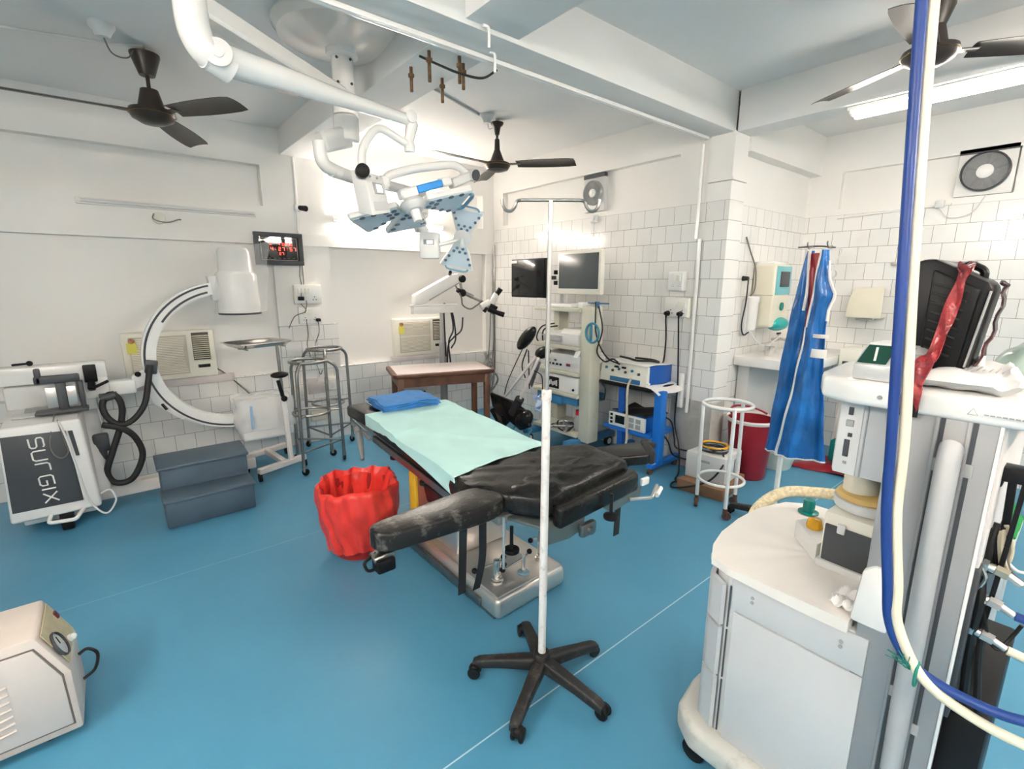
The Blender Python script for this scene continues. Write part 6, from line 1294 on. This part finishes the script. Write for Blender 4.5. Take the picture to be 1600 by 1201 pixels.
# ---------------------------------------------------------------- anaesthesia workstation
T = thing('anaesthesia_machine', 'large white anaesthesia workstation with drawers and a grey rail column at right', 'anaesthesia machine', (1.65, .35, 0))
b = MB()
fr_pts = [(1.352, .27), (1.352, .60), (1.39, .655), (1.50, .69), (1.65, .70), (1.80, .69), (1.93, .64), (1.96, .58), (1.96, .27)]
b.prism([V((x, y, .17)) for x, y in fr_pts], (0, 0, .57), bev=.006); body = obj('cabinet', b, M_GREYW, T, w=True)
b = MB(); b.bb((1.343, .245, .172), (1.353, .575, .625), bev=.002); obj('side_panel', b, M_PANEL, body, w=True)
b = MB(); b.bb((1.343, .245, .632), (1.353, .585, .735), bev=.002); sp = obj('upper_panel', b, M_PANEL, body, w=True)
for y in (.525, .30):
    for z in (.70, .685):
        b = MB(); b.cyl((1.344, y, z), (1.341, y, z), .005, n=10); obj('screw', b, M_GREY, sp, w=True)
dr = [(1.345, .600), (1.375, .652), (1.50, .695), (1.65, .707), (1.80, .695), (1.925, .650), (1.955, .60)]
for i, (z0, z1) in enumerate(((.565, .705), (.385, .555), (.185, .375))):
    def df(u, v, z0=z0, z1=z1):
        s = u * (len(dr) - 1); k = int(min(s, len(dr) - 1.001)); q = s - k
        x = dr[k][0] * (1 - q) + dr[k + 1][0] * q; y = dr[k][1] * (1 - q) + dr[k + 1][1] * q
        return V((x, y + .004, z0 + (z1 - z0) * v))
    b = MB(); b.grid(df, 24, 4, thick=.014); d = obj('drawer', b, M_PANEL, T, w=True, ang=50)
    b = MB(); b.grid(lambda u, v, z1=z1: df(.15 + .7 * u, 1) + V((0, .004, -.035 + .022 * v)), 10, 2, thick=.004); obj('drawer_handle', b, M_GREY, d, w=True)
    b = MB(); b.bb((1.3435, .5885, z0), (1.347, .5925, z1)); obj('drawer_gap', b, M_DGREY, d, w=True)
b = MB(); wt = [(1.335, .288), (1.335, .62), (1.37, .675), (1.48, .71), (1.65, .722), (1.82, .71), (1.95, .66), (1.985, .60), (1.985, .288)]
b.prism([V((x, y, .738)) for x, y in wt], (0, 0, .03), bev=.01, seg=3); obj('worktop', b, M_ENAMEL, T, w=True)
# base with bumpers and castors
b = MB(); b.prism([V((x, y, .075)) for x, y in ((1.30, .10), (1.30, .66), (1.36, .74), (1.50, .765), (1.80, .765), (1.98, .70), (2.0, .60), (2.0, .10))], (0, 0, .095), bev=.025, seg=3)
obj('base', b, mat('scuffed_cream_base', (.60, .60, .56), .5, vary=.05, dirt=(.30, .28, .25), dirt_amt=.7, dscale=9), T, w=True)
for x, y in ((1.36, .66), (1.93, .66), (1.36, .16), (1.93, .16)):
    b = MB(); b.cyl((x - .02, y, .04), (x + .02, y, .04), .04, n=18, bev=.005); b.box((x, y, .07), (.05, .05, .03)); obj('castor', b, M_BLACK, T, w=True)
# rear column with grooves and long grab bar
b = MB(); b.bb((1.348, .098, .172), (1.95, .275, 1.33), bev=.004); col = obj('rail_column', b, M_ALU, T, w=True, label='grey aluminium rail column')
for y in (.186, .134):
    b = MB(); b.bb((1.3465, y - .004, .175), (1.353, y + .004, 1.32)); obj('groove', b, M_DGREY, col, w=True)
    b = MB(); b.bb((1.344, y + .005, .175), (1.353, y + .012, 1.32), bev=.001); obj('rail_lip', b, M_ALU, col, w=True)
for y, z in ((.186, 1.2), (.134, 1.2), (.186, .62), (.134, .55)):
    b = MB(); b.bb((1.345, y - .009, z), (1.351, y + .011, z + .03), bev=.002); obj('rail_nut', b, M_GREY, col, w=True)
b = MB(); b.tube([(1.352, .163, 1.25), (1.33, .163, 1.262), (1.322, .163, 1.24), (1.32, .163, 1.05), (1.322, .162, .85), (1.330, .162, .62), (1.35, .162, .42)], .0205, n=14, flat=1.0); obj('grab_bar', b, mat('light_aluminium', (.47, .475, .485), .45, .1), T, w=True)
# side cover strip, rear black part
b = MB(); b.bb((1.346, .0925, .46), (1.362, .099, 1.33), bev=.002); obj('edge_strip', b, M_ENAMEL, col, w=True)
b = MB(); b.bb((1.40, .02, .17), (1.92, .097, .62), bev=.01); obj('rear_housing', b, M_BLACK, T, w=True)
b = MB(); b.bb((1.37, .088, 1.00), (1.90, .099, 1.315), bev=.003); obj('side_cover', b, M_ENAMELP, T, w=True)
b = MB(); b.bb((1.37, .085, .62), (1.90, .099, .995), bev=.003); obj('service_panel', b, M_DGREY, T, w=True)
# top shelf
b = MB(); sh = [(1.34, -.02), (1.336, .36), (1.36, .425), (1.44, .455), (1.65, .47), (1.88, .455), (1.96, .40), (1.97, -.02)]
b.prism([V((x, y, 1.318)) for x, y in sh], (0, 0, .058), bev=.014, seg=3); shf = obj('top_shelf', b, M_ENAMEL, T, w=True)
b = MB(); b.tube([(1.3335, .150, 1.338), (1.3335, .142, 1.352), (1.3335, .134, 1.338), (1.3335, .150, 1.338)], .0007, n=4)
for k in range(9): b.bb((1.3332, .125 - k * .009, 1.340), (1.3345, .118 - k * .009, 1.343))
obj('warning_print', b, M_GREY, shf, w=True)
b = MB(); b.cyl((1.336, .30, 1.345), (1.3335, .30, 1.345), .005, n=12); obj('round_mark', b, M_GREY, shf, w=True)
# upper cabinet with switch panel
b = MB(); b.bb((1.42, .275, 1.115), (1.92, .40, 1.32), bev=.008); uc = obj('monitor_cabinet', b, M_PANEL, T, w=True)
b = MB(); b.bb((1.416, .345, 1.118), (1.424, .395, 1.318), bev=.002); swp = obj('switch_panel', b, M_GREYW, uc, w=True)
for z0, z1, y0, y1, m in ((1.275, 1.295, .366, .376, M_DGREY), (1.245, 1.262, .362, .378, M_GREY), (1.218, 1.228, .362, .371, M_DGREY), (1.165, 1.21, .365, .377, M_DGREY), (1.145, 1.152, .366, .374, M_GREY)):
    b = MB(); b.bb((1.412, y0, z0), (1.418, y1, z1), bev=.001); obj('switch', b, m, swp, w=True)
b = MB(); b.bb((1.416, .335, 1.118), (1.422, .338, 1.318)); obj('seam', b, M_GREY, uc, w=True)
# absorber on the worktop
Rz = Matrix.Translation((1.648, .357, 0)) @ Matrix.Rotation(rad(-2), 4, 'Z')
b = MB(); b.bb((-.10, -.075, .78), (.10, .075, .948), bev=.01, M=Rz); ab = obj('absorber_housing', b, M_IVORY, T, w=True)
b = MB(); b.bb((-.106, -.075, .797), (-.098, .068, .912), bev=.004, M=Rz); obj('canister_window', b, M_DGREY, ab, w=True, label='dark canister window')
b = MB(); b.bb((-.112, -.078, .772), (.105, .080, .797), bev=.006, M=Rz); obj('absorber_base', b, M_GREYW, ab, w=True)
b = MB(); b.box((-.108, .025, .91), (.01, .02, .03), bev=.003, M=Rz); obj('latch', b, M_GREYW, ab, w=True)
b = MB(); b.lathe([(0, 0), (.082, 0), (.085, .01), (.085, .028), (.07, .03)], (0, 0, .955), n=28, M=Rz); obj('grey_ring', b, M_GREYW, ab, w=True)
b = MB(); b.lathe([(.078, 0), (.082, .006), (.076, .016), (.05, .022), (0, .022)], (0, 0, .985), n=28, M=Rz); obj('amber_ring', b, mat('amber_seal', (.62, .42, .14), .4), ab, w=True, label='amber seal ring')
b = MB(); b.lathe([(.045, .0), (.045, .055), (.04, .06), (0, .06)], (-.01, .02, 1.005), n=22, M=Rz); obj('outlet_port', b, M_CREAM, ab, w=True)
b = MB(); b.lathe([(.03, .0), (.03, .06), (0, .06)], (-.01, .02, 1.06), n=18, M=Rz); obj('port_neck', b, mat('brown_neck', (.20, .06, .04), .4), ab, w=True)
b = MB(); b.prism([(1.548, .442, .772), (1.672, .548, .772), (1.76, .50, .772), (1.70, .42, .772)], (0, 0, .062), bev=.005); kb = obj('valve_block', b, M_GREYW, T, w=True)
b = MB(); b.lathe([(0, 0), (.022, 0), (.025, .006), (.020, .028), (.014, .032), (0, .032)], (1.655, .487, .834), n=8); obj('amber_knob', b, M_YEL, T, w=True, label='amber valve knob')
b = MB(); b.lathe([(.034, 0), (.034, .004), (.02, .008), (.019, .045), (.015, .05), (0, .05)], (1.90, .585, .772), n=20); obj('teal_knob', b, M_TEAL, T, w=True, label='teal green knob')
b = MB(); b.prism([(1.338, .292, .772), (1.338, .213, .772), (1.338, .213, .925), (1.338, .255, .938), (1.338, .280, .915)], (.13, 0, 0), bev=.010); obj('bag_arm_base', b, M_ENAMEL, T, w=True)
b = MB(); b.tube(smooth_path([(1.78, .74, .66), (1.86, .745, .74), (1.97, .70, .79), (2.05, .60, .80), (2.06, .48, .82)]), .022, n=12)
obj('breathing_hose', b, mat('cream_corrugated', (.70, .60, .40), .5, vary=.25, scale=90), T, w=True)
# cloth on the worktop and gauze
def cl(u, v):
    k = u * (len(CP) - 1); i = int(min(k, len(CP) - 1.001)); q = k - i; p = CP[i] * (1 - q) + CP[i + 1] * q; c = V((1.62, .45, 0))
    ex = 1.0 + .010 + .004 * math.sin(u * 31)
    if v < .8: r = v / .8 * ex; z = .7705 + .0015 * math.sin(p.x * 30 + p.y * 22) * (v > .1)
    else: r = ex; z = .7705 - (v - .8) / .2 * (.022 + .012 * math.sin(u * 9) ** 2)
    q_ = c + (p - c) * r; return V((q_.x, q_.y, z))
CP = [V(p) for p in ((1.95, .29, 0), (1.64, .29, 0), (1.333, .29, 0), (1.331, .45, 0), (1.328, .60, 0), (1.345, .655, 0), (1.42, .69, 0), (1.52, .716, 0), (1.65, .724, 0), (1.80, .715, 0), (1.93, .675, 0), (1.985, .60, 0), (1.985, .4, 0), (1.95, .29, 0))]
b = MB(); b.grid(cl, 104, 20); solo('worktop_cloth', b, M_WCLOTH, 'white cloth covering the worktop of the anaesthesia machine', 'cloth', loc=(1.6, .5, .77))
b = MB(); b.grid(lambda u, v: V((1.36 + .09 * u, .285 + .06 * v, .778 + .012 + .012 * math.sin(u * 9 + v * 7) * math.cos(v * 8))), 14, 12, thick=.006); solo('gauze_swab', b, M_PAPER, 'crumpled gauze swab on the worktop corner by the rail column', 'swab', loc=(1.4, .3, .78))

# things on its top shelf
ZS = 1.377
t = thing('strapped_monitor', 'black monitor housing with ribbed back standing on the machine top shelf', 'monitor', (1.5, .23, ZS))
b = MB(); b.prism([(1.44, .302, 1.645), (1.44, .283, 1.654), (1.44, .262, 1.655), (1.44, .168, 1.604), (1.44, .160, 1.588), (1.44, .180, 1.40), (1.44, .186, ZS + .002), (1.44, .286, ZS + .002), (1.44, .298, 1.48)], (.13, 0, 0), bev=.008, seg=2); hs = obj('housing', b, M_BLACK, t, w=True)
b = MB(); b.prism([(1.428, .262, 1.632), (1.428, .178, 1.588), (1.428, .192, 1.42), (1.428, .262, 1.40)], (.02, 0, 0), bev=.006); bp = obj('back_panel', b, M_BLACK, hs, w=True)
for k in range(8):
    z = 1.60 - k * .020; y0 = .255; y1 = .195 + .002 * k
    b = MB(); b.bar([(1.426, y0, z), (1.426, y1, z - .018)], .004, .005, up=(1, 0, 0)); obj('vent_rib', b, M_RUBBER, bp, w=True)
b = MB(); b.bar([(1.437, .1625, 1.585), (1.437, .182, 1.42)], .004, .006, up=(1, 0, 0)); obj('bezel_edge', b, M_GREY, hs, w=True)
b = MB(); b.tube(fillet([(1.52, .225, 1.632), (1.52, .218, 1.645), (1.52, .188, 1.630), (1.52, .188, 1.61)], .012), .008); obj('carry_handle', b, M_BLACK, hs, w=True)
b = MB()
sp_ = [(1.47, .215, 1.645), (1.432, .209, 1.632), (1.418, .212, 1.60), (1.415, .222, 1.52), (1.40, .232, 1.45), (1.365, .238, 1.43), (1.328, .242, 1.39), (1.325, .243, 1.36), (1.326, .245, 1.315)]
sp_ = smooth_path(sp_, 5); N_ = len(sp_) - 1
b.grid(lambda u, v: sp_[int(round(v * N_))] + V((.004 * math.sin(v * 40 + u * 5), (u - .5) * (.026 - .006 * math.sin(v * 6) + .004 * math.sin(v * 23)), .004 * math.sin(u * 9 + v * 31))), 8, N_, thick=.003)
rt = solo('red_tape', b, M_RTAPE, 'crinkled red tape strapping the black monitor to the top shelf', 'tape', loc=(1.4, .23, 1.45))
b = MB(); b.grid(lambda u, v: V((1.3315 - .003 * math.sin(u * 7), .228 + .034 * u, 1.314 + .055 * v)), 6, 6, thick=.002); b.bm.transform(Matrix.Translation((-1.4, -.23, -1.45))); obj('black_end', b, M_BLACK, rt)
b = MB(); sq = smooth_path([(1.52, .158, 1.605), (1.50, .150, 1.58), (1.50, .155, 1.50), (1.50, .168, 1.43), (1.48, .172, 1.385)], 5)
b.grid(lambda u, v: sq[int(round(v * (len(sq) - 1)))] + V(((u - .5) * .04, .003 * math.sin(v * 33), .003 * math.sin(u * 9))), 6, len(sq) - 1, thick=.004); solo('dark_tape', b, M_DTAPE, 'dark crinkled tape end on the right side of the black monitor', 'tape', loc=(1.5, .16, 1.5))
b = MB(); b.box((1.50, .165, 1.42), (.04, .012, .035), rz=.3, ry=.4, bev=.002); solo('white_tag', b, M_PAPER, 'small white tag beside the right edge of the black monitor', 'tag', loc=(1.5, .165, 1.4))
t = thing('glove_box', 'green and white glove carton with a sloping face on the shelf edge beside the hoses', 'box', (1.45, .31, ZS))
pr = [(1.362, ZS), (1.362, ZS + .036), (1.432, ZS + .082), (1.53, ZS + .082), (1.53, ZS)]
b = MB(); b.prism([V((x, .368 - (x - 1.362) * .1, z)) for x, z in pr], (0, -.128, 0), bev=.003); cbx = obj('carton', b, M_SILVER, t, w=True)
fs = lambda a, v: V((1.362 + .070 * v, .368 - .007 * v - a, ZS + .036 + .046 * v)) + V((-.0008, 0, .0012))
b = MB(); b.prism([fs(.006, .06), fs(.062, .06), fs(.062, .86), fs(.006, .86)], (-.0006, 0, .001)); gp = obj('green_label', b, M_DGREEN, t, w=True, label='dark green label')
b = MB(); b.bar([fs(.038, .15) + V((-.001, 0, .0015)), fs(.026, .75) + V((-.001, 0, .0015))], .005, .0006); obj('label_print', b, M_PAPER, gp, w=True)
b = MB(); b.prism([fs(.006, .87), fs(.062, .87), fs(.062, .98), fs(.006, .98)], (-.0006, 0, .001)); obj('white_band', b, M_PAPER, t, w=True)
b = MB()
for k in range(4):
    b.prism([fs(.086, .12 + k * .21), fs(.097, .12 + k * .21), fs(.097, .24 + k * .21), fs(.086, .24 + k * .21)], (-.0006, 0, .001))
b.prism([fs(.102, .12), fs(.115, .12), fs(.115, .60), fs(.102, .60)], (-.0006, 0, .001)); obj('print_blocks', b, M_GREY, cbx, w=True)
t = thing('silver_pack', 'puffy silver and white sealed pack lying on the front of the top shelf', 'pack', (1.50, .17, ZS))
def pk(top):
    def f(u, v):
        x = 1.345 + .32 * u; y = .245 - .165 * v + .03 * u * (v - .3); e = min(u, 1 - u, v, 1 - v) * 2
        h = min(1, e * 4) ** .5
        return V((x, y - .004 * math.sin(u * 15) * (v > .85), ZS + .020 + (.020 if top else -.0195) * h * (1 + .10 * math.sin(u * 13 + v * 17)) + .006 * math.sin(v * 21 + u * 5) * (v > .75)))
    return f
b = MB(); b.grid(pk(False), 24, 24); obj('foil_base', b, M_SILVER, t, w=True)
b = MB(); b.grid(pk(True), 24, 24); tp = obj('printed_top', b, M_PAPER, t, w=True, label='white printed top')
b = MB()
for k in range(7): b.bb((1.40, .175 - k * .010, ZS + .0425), (1.405 + .05 * (k % 3 + 1) / 2, .178 - k * .010, ZS + .0435))
obj('printed_lines', b, M_GREY, tp, w=True)
t = thing('mask_pack', 'clear green tinted mask pack at the right end of the top shelf', 'pack', (1.62, .10, ZS))
b = MB(); b.grid(lambda u, v: V((1.58 + .28 * u, .155 - .17 * v, ZS + .008 + .085 * math.sin(PI * min(1, u * 1.05)) ** .7 * math.sin(PI * min(1, .12 + v * .88)) ** .8 + .003 * math.sin(v * 30))), 18, 24, thick=.002); obj('clear_cover', b, M_AMBERP, t, w=True)
b = MB(); b.grid(lambda u, v: V((1.60 + .22 * u, .13 - .13 * v, ZS + .006 + .028 * math.sin(PI * u) * math.sin(PI * v))), 10, 10, thick=.004); obj('green_mask', b, M_TEAL, t, w=True)
b = MB(); b.bb((1.60, -.01, ZS), (1.84, .165, ZS + .006), bev=.002); obj('black_tray', b, M_BLACK, t, w=True)

# hoses hanging in front
HB = [(1.20, .302, 2.099), (1.20, .268, 1.652), (1.20, .240, 1.30), (1.20, .227, 1.133), (1.20, .205, .98), (1.20, .192, .90), (1.20, .165, .845), (1.20, .128, .815), (1.20, .065, .803), (1.20, -.016, .812), (1.235, -.10, .84), (1.32, -.15, .88), (1.41, -.11, .895), (1.432, -.03, .892), (1.43, .022, .896)]
HB = [(1.20, .345, 2.985), (1.20, .328, 2.5)] + HB
b = MB(); b.tube(smooth_path(HB, 8), .0098, n=14); solo('gas_hose', b, M_BLUEHOSE, 'dark blue gas hose hanging from the ceiling in front of the machine', 'hose', loc=(1.2, .345, 2.98))
HW = [(1.215, .32, 2.985), (1.215, .305, 2.5), (1.215, .288, 2.10), (1.215, .255, 1.652), (1.215, .222, 1.30), (1.215, .213, 1.133), (1.21, .190, .98), (1.20, .180, .91), (1.195, .150, .845), (1.19, .115, .805), (1.19, .06, .782), (1.19, -.02, .775), (1.22, -.115, .78), (1.31, -.18, .80), (1.41, -.13, .805), (1.435, -.04, .802), (1.43, .022, .811)]
b = MB(); b.tube(smooth_path(HW, 8), .0098, n=14); solo('gas_hose', b, M_WHITEHOSE, 'cream gas hose hanging from the ceiling beside the blue one', 'hose', loc=(1.215, .32, 2.98))
b = MB()
for k in range(9):
    a = k * .7; b.tube(smooth_path([(1.195, .135, .815), (1.185, .150 + .01 * math.sin(a), .825 + .006 * math.cos(a)), (1.18, .165 + .02 * math.sin(a * 1.3), .84 + .012 * math.cos(a * 2))]), .0012, n=4)
b.tube([V((1.195 + .015 * math.cos(k * PI / 8), .132, .808 + .026 * math.sin(k * PI / 8))) for k in range(16)], .003, closed=True)
solo('green_tie', b, mat('green_thread', (.02, .22, .17), .8), 'frayed green thread tying the two hoses together', 'tie', loc=(1.195, .135, .81))

# fittings and cables behind the column
t = thing('suction_bracket', 'black clamp with two long arms beside the right edge of the rail column', 'bracket', (1.46, .075, 1.2))
b = MB(); b.box((1.46, .073, 1.20), (.05, .042, .032), bev=.005); b.box((1.46, .095, 1.185), (.04, .02, .035), bev=.005); obj('clamp', b, M_BLACK, t, w=True)
b = MB(); b.bar([(1.46, .072, 1.19), (1.46, .063, .98)], .014, .014); obj('short_arm', b, M_BLACK, t, w=True)
b = MB(); b.bar([(1.44, .051, 1.22), (1.44, .0575, 1.04), (1.43, .066, .84)], .009, .010); obj('long_arm', b, M_BLACK, t, w=True)
for i, (z, z2) in enumerate(((.99, .970), (.914, .896), (.829, .812))):
    t = thing('gas_connector', ['topmost', 'middle', 'lowest'][i] + ' steel gas connector sticking out beside the rail column', 'connector', (1.43, .08, z), group='gas connectors')
    b = MB(); b.cyl((1.43, .098, z), (1.43, .066, z - .004), .0105, n=14, bev=.002); b.cyl((1.43, .088, z - .001), (1.43, .078, z - .002), .0145, n=6); obj('body', b, M_STEELP, t, w=True)
    b = MB(); b.cyl((1.43, .066, z - .004), (1.43, .045, z - .008), .0125, n=6); obj('nut', b, mat('brass_nut', (.62, .50, .36), .3, .9) if i == 0 else M_STEEL, t, w=True)
    b = MB(); b.cyl((1.43, .046, z - .008), (1.43, .024, z2), .0075, n=12); obj('stem', b, M_STEEL, t, w=True)
LEADS = (([(1.45, .086, 1.07), (1.44, .090, 1.02), (1.45, .084, .965), (1.46, .072, 1.0), (1.45, .078, 1.07)], M_CABLE, .0055, 'black cable coil nearest the rail column'),
     ([(1.45, .080, 1.085), (1.44, .083, 1.03), (1.45, .074, .97), (1.47, .060, 1.02), (1.45, .070, 1.08)], M_CABLE, .0055, 'second black cable coil beside the rail column'),
     ([(1.45, .074, 1.07), (1.45, .066, 1.02), (1.46, .056, .975), (1.46, .05, 1.03), (1.45, .066, 1.085)], M_CABLEC, .0045, 'beige cable tied in a loop between the black arms'),
     ([(1.45, .068, 1.075), (1.44, .062, 1.03), (1.45, .050, .985), (1.47, .028, .955), (1.50, -.01, .94)], M_CABLEC, .004, 'beige cable running off to the right above the connectors'),
     ([(1.45, .06, 1.03), (1.46, .045, .98), (1.48, .015, .955), (1.52, -.02, .95)], M_CABLEG, .004, 'grey cable running off to the right beside the connectors'),
     ([(1.46, .055, 1.0), (1.46, .03, .985), (1.48, .005, 1.0), (1.52, -.02, 1.02)], M_GREYW, .0035, 'thin white cable curving off to the right'),
     ([(1.43, .074, .90), (1.43, .06, .845), (1.44, .05, .81), (1.44, .035, .80), (1.45, .02, .835), (1.45, .01, .87)], M_CABLE, .004, 'black lead looping below the middle connector'),
     ([(1.43, .085, .96), (1.42, .078, .90), (1.43, .08, .80), (1.45, .07, .62), (1.47, .05, .35), (1.48, .03, .02)], M_CABLE, .009, 'thick black lead running down beside the column to the floor'),
     ([(1.45, .070, .88), (1.44, .06, .75), (1.44, .035, .55), (1.45, .02, .35), (1.46, .0, .02)], M_CABLE, .007, 'thinner black lead running down beside the column to the floor'),
     ([(1.42, .095, 1.0), (1.42, .078, .965), (1.42, .084, .93), (1.42, .07, .905)], M_STEELP, .004, 'small bent steel pipe linking the upper connectors'))
for pts, m, r_l, l in LEADS:
    b = MB(); b.tube(smooth_path(pts), r_l, n=8); solo('machine_cable', b, m, l, 'cable', loc=pts[0])
# green cloth on a low stool behind
t = thing('low_stand', 'low grey stand behind the machine carrying the green cloth', 'stand', (3.2, .28, 0))
b = MB(); b.bb((3.05, .10, .42), (3.4, .42, .45), bev=.005); obj('shelf', b, M_GREYW, t, w=True)
for x in (3.07, 3.38):
    for y in (.12, .40):
        b = MB(); b.bb((x - .012, y - .012, 0), (x + .012, y + .012, .42)); obj('leg', b, M_ENAMEL, t, w=True)
b = MB(); b.grid(lambda u, v: V((3.04 + .37 * u, .10 + .34 * v, .47 + .05 * math.sin(u * 5) * math.sin(v * 4) + .25 * math.sin(PI * u) * math.sin(PI * v) + .012 * math.sin(v * 19 + u * 11))), 20, 20, thick=.012)
b.grid(lambda u, v: V((3.035 - .01 * math.sin(v * 9), .12 + .30 * u, .48 - .20 * v + .01 * math.sin(u * 14))), 16, 10, thick=.008)
solo('green_cloth', b, M_GREENC, 'bright green cloth bundle at the right edge behind the machine', 'cloth', loc=(3.2, .28, .45))

# ---------------------------------------------------------------- suction unit at lower left
T = thing('suction_unit', 'scuffed pinkish cream suction machine with a dial at the lower left', 'suction machine', (-.5, 2.23, 0))
PF = [(-.85, .035), (-.262, .035), (-.264, .27), (-.335, .435), (-.85, .435)]
b = MB(); b.prism([V((x, 2.10, z)) for x, z in PF], (0, .27, 0), bev=.010, seg=2); bd = obj('housing', b, M_SUCT, T, w=True)
b = MB(); b.prism([(-.805, 2.0975, .064), (-.280, 2.0975, .064), (-.285, 2.0975, .268), (-.342, 2.0975, .400), (-.805, 2.0975, .400)], (0, .01, 0)); obj('panel_gap', b, mat('dark_seam', (.16, .13, .12), .7), bd, w=True)
b = MB(); b.prism([(-.80, 2.094, .07), (-.285, 2.094, .07), (-.290, 2.094, .265), (-.345, 2.094, .395), (-.80, 2.094, .395)], (0, .01, 0), bev=.002); fp = obj('front_panel', b, mat('pinkish_cream_panel', (.60, .545, .515), .45, vary=.03), bd, w=True)
for k in range(7):
    b = MB(); b.tube([(-.42, 2.093, .30 - k * .028), (-.46, 2.088, .297 - k * .028), (-.56, 2.088, .29 - k * .028), (-.60, 2.093, .287 - k * .028)], .005, n=6); obj('vent_louvre', b, M_SUCT, fp, w=True)
nS = V((.165, 0, .071)).normalized(); tS = V((-.071, 0, .165)).normalized()
S0 = V((-.262, 0, .27))
PS = lambda a, y: S0 + tS * a + V((0, y, 0)) + nS * .002
b = MB(); b.prism([PS(.02, 2.125), PS(.165, 2.125), PS(.165, 2.345), PS(.02, 2.345)], nS * .003); cp = obj('control_plate', b, mat('yellowed_plate', (.52, .46, .30), .5, vary=.15, scale=20), bd, w=True)
g = PS(.082, 2.165)
RS = Matrix((V((0, 1, 0)), tS, nS)).transposed().to_4x4(); RS.translation = g
b = MB(); b.lathe([(.046, 0), (.048, .008), (.045, .013), (.041, .010)], n=28, M=RS); gd = obj('gauge_rim', b, M_DGREY, cp, w=True)
b = MB(); b.lathe([(0, .006), (.042, .006)], n=28, M=RS); obj('gauge_face', b, mat('gauge_face_grey', (.62, .66, .66), .2), cp, w=True)
b = MB(); b.cyl(g + nS * .008, g + nS * .008 + tS * .025 + V((0, .012, 0)), .0015, n=6); obj('gauge_needle', b, M_BLACK, cp, w=True)
b = MB(); p = PS(.115, 2.325); b.box(p + nS * .003, (.028, .024, .012), ry=1.16, bev=.003); obj('red_switch', b, mat('dark_red_switch', (.14, .02, .03), .4), cp, w=True)
b = MB(); p = PS(.035, 2.255); b.cyl(p, p + nS * .012, .015, n=12); b.sph(p + nS * .014, .012, n=8); obj('nozzle', b, M_ENAMEL, cp, w=True)
b = MB(); b.tube(smooth_path([(-.262, 2.30, .20), (-.235, 2.31, .205), (-.21, 2.31, .17), (-.225, 2.31, .11), (-.262, 2.30, .09)]), .006); obj('cord_loop', b, M_CABLE, T, w=True)
for x in (-.36, -.80):
    for y in (2.17, 2.32):
        b = MB(); b.cyl((x, y, 0), (x, y, .04), .022, n=14); obj('rubber_foot', b, M_RUBBER, T, w=True)
# ---------------------------------------------------------------- camera, world, view
EXPOSURE = 2.27
cam = bpy.data.cameras.new('camera'); co = bpy.data.objects.new('camera', cam); COL.objects.link(co)
cam.sensor_fit = 'HORIZONTAL'; cam.sensor_width = 36; cam.lens = 17.05275; cam.clip_start = .02
Rm = Matrix(((0.7726750723855407, -0.6347984077153839, 0.00205282147614065), (0.12871009477927187, 0.15983060576661592, 0.9787174714707956), (-0.62161639619295, -0.7559663742669314, 0.20520208810292265)))
co.matrix_world = Matrix.Translation((0, 0, 1.6)) @ Rm.transposed().to_4x4()
sc.camera = co
w = bpy.data.worlds.new('world'); sc.world = w; w.use_nodes = True
w.node_tree.nodes['Background'].inputs[0].default_value = (.9, .95, 1, 1); w.node_tree.nodes['Background'].inputs[1].default_value = 0.3
vs = sc.view_settings; sc.display_settings.display_device = 'sRGB'
vs.view_transform = 'Standard'; vs.look = 'None'; vs.gamma = 1; vs.use_curve_mapping = False; vs.exposure = EXPOSURE
try:
    sc.cycles.max_bounces = 10; sc.cycles.diffuse_bounces = 6; sc.cycles.transparent_max_bounces = 12
    sc.cycles.caustics_reflective = False; sc.cycles.caustics_refractive = False
except Exception: pass
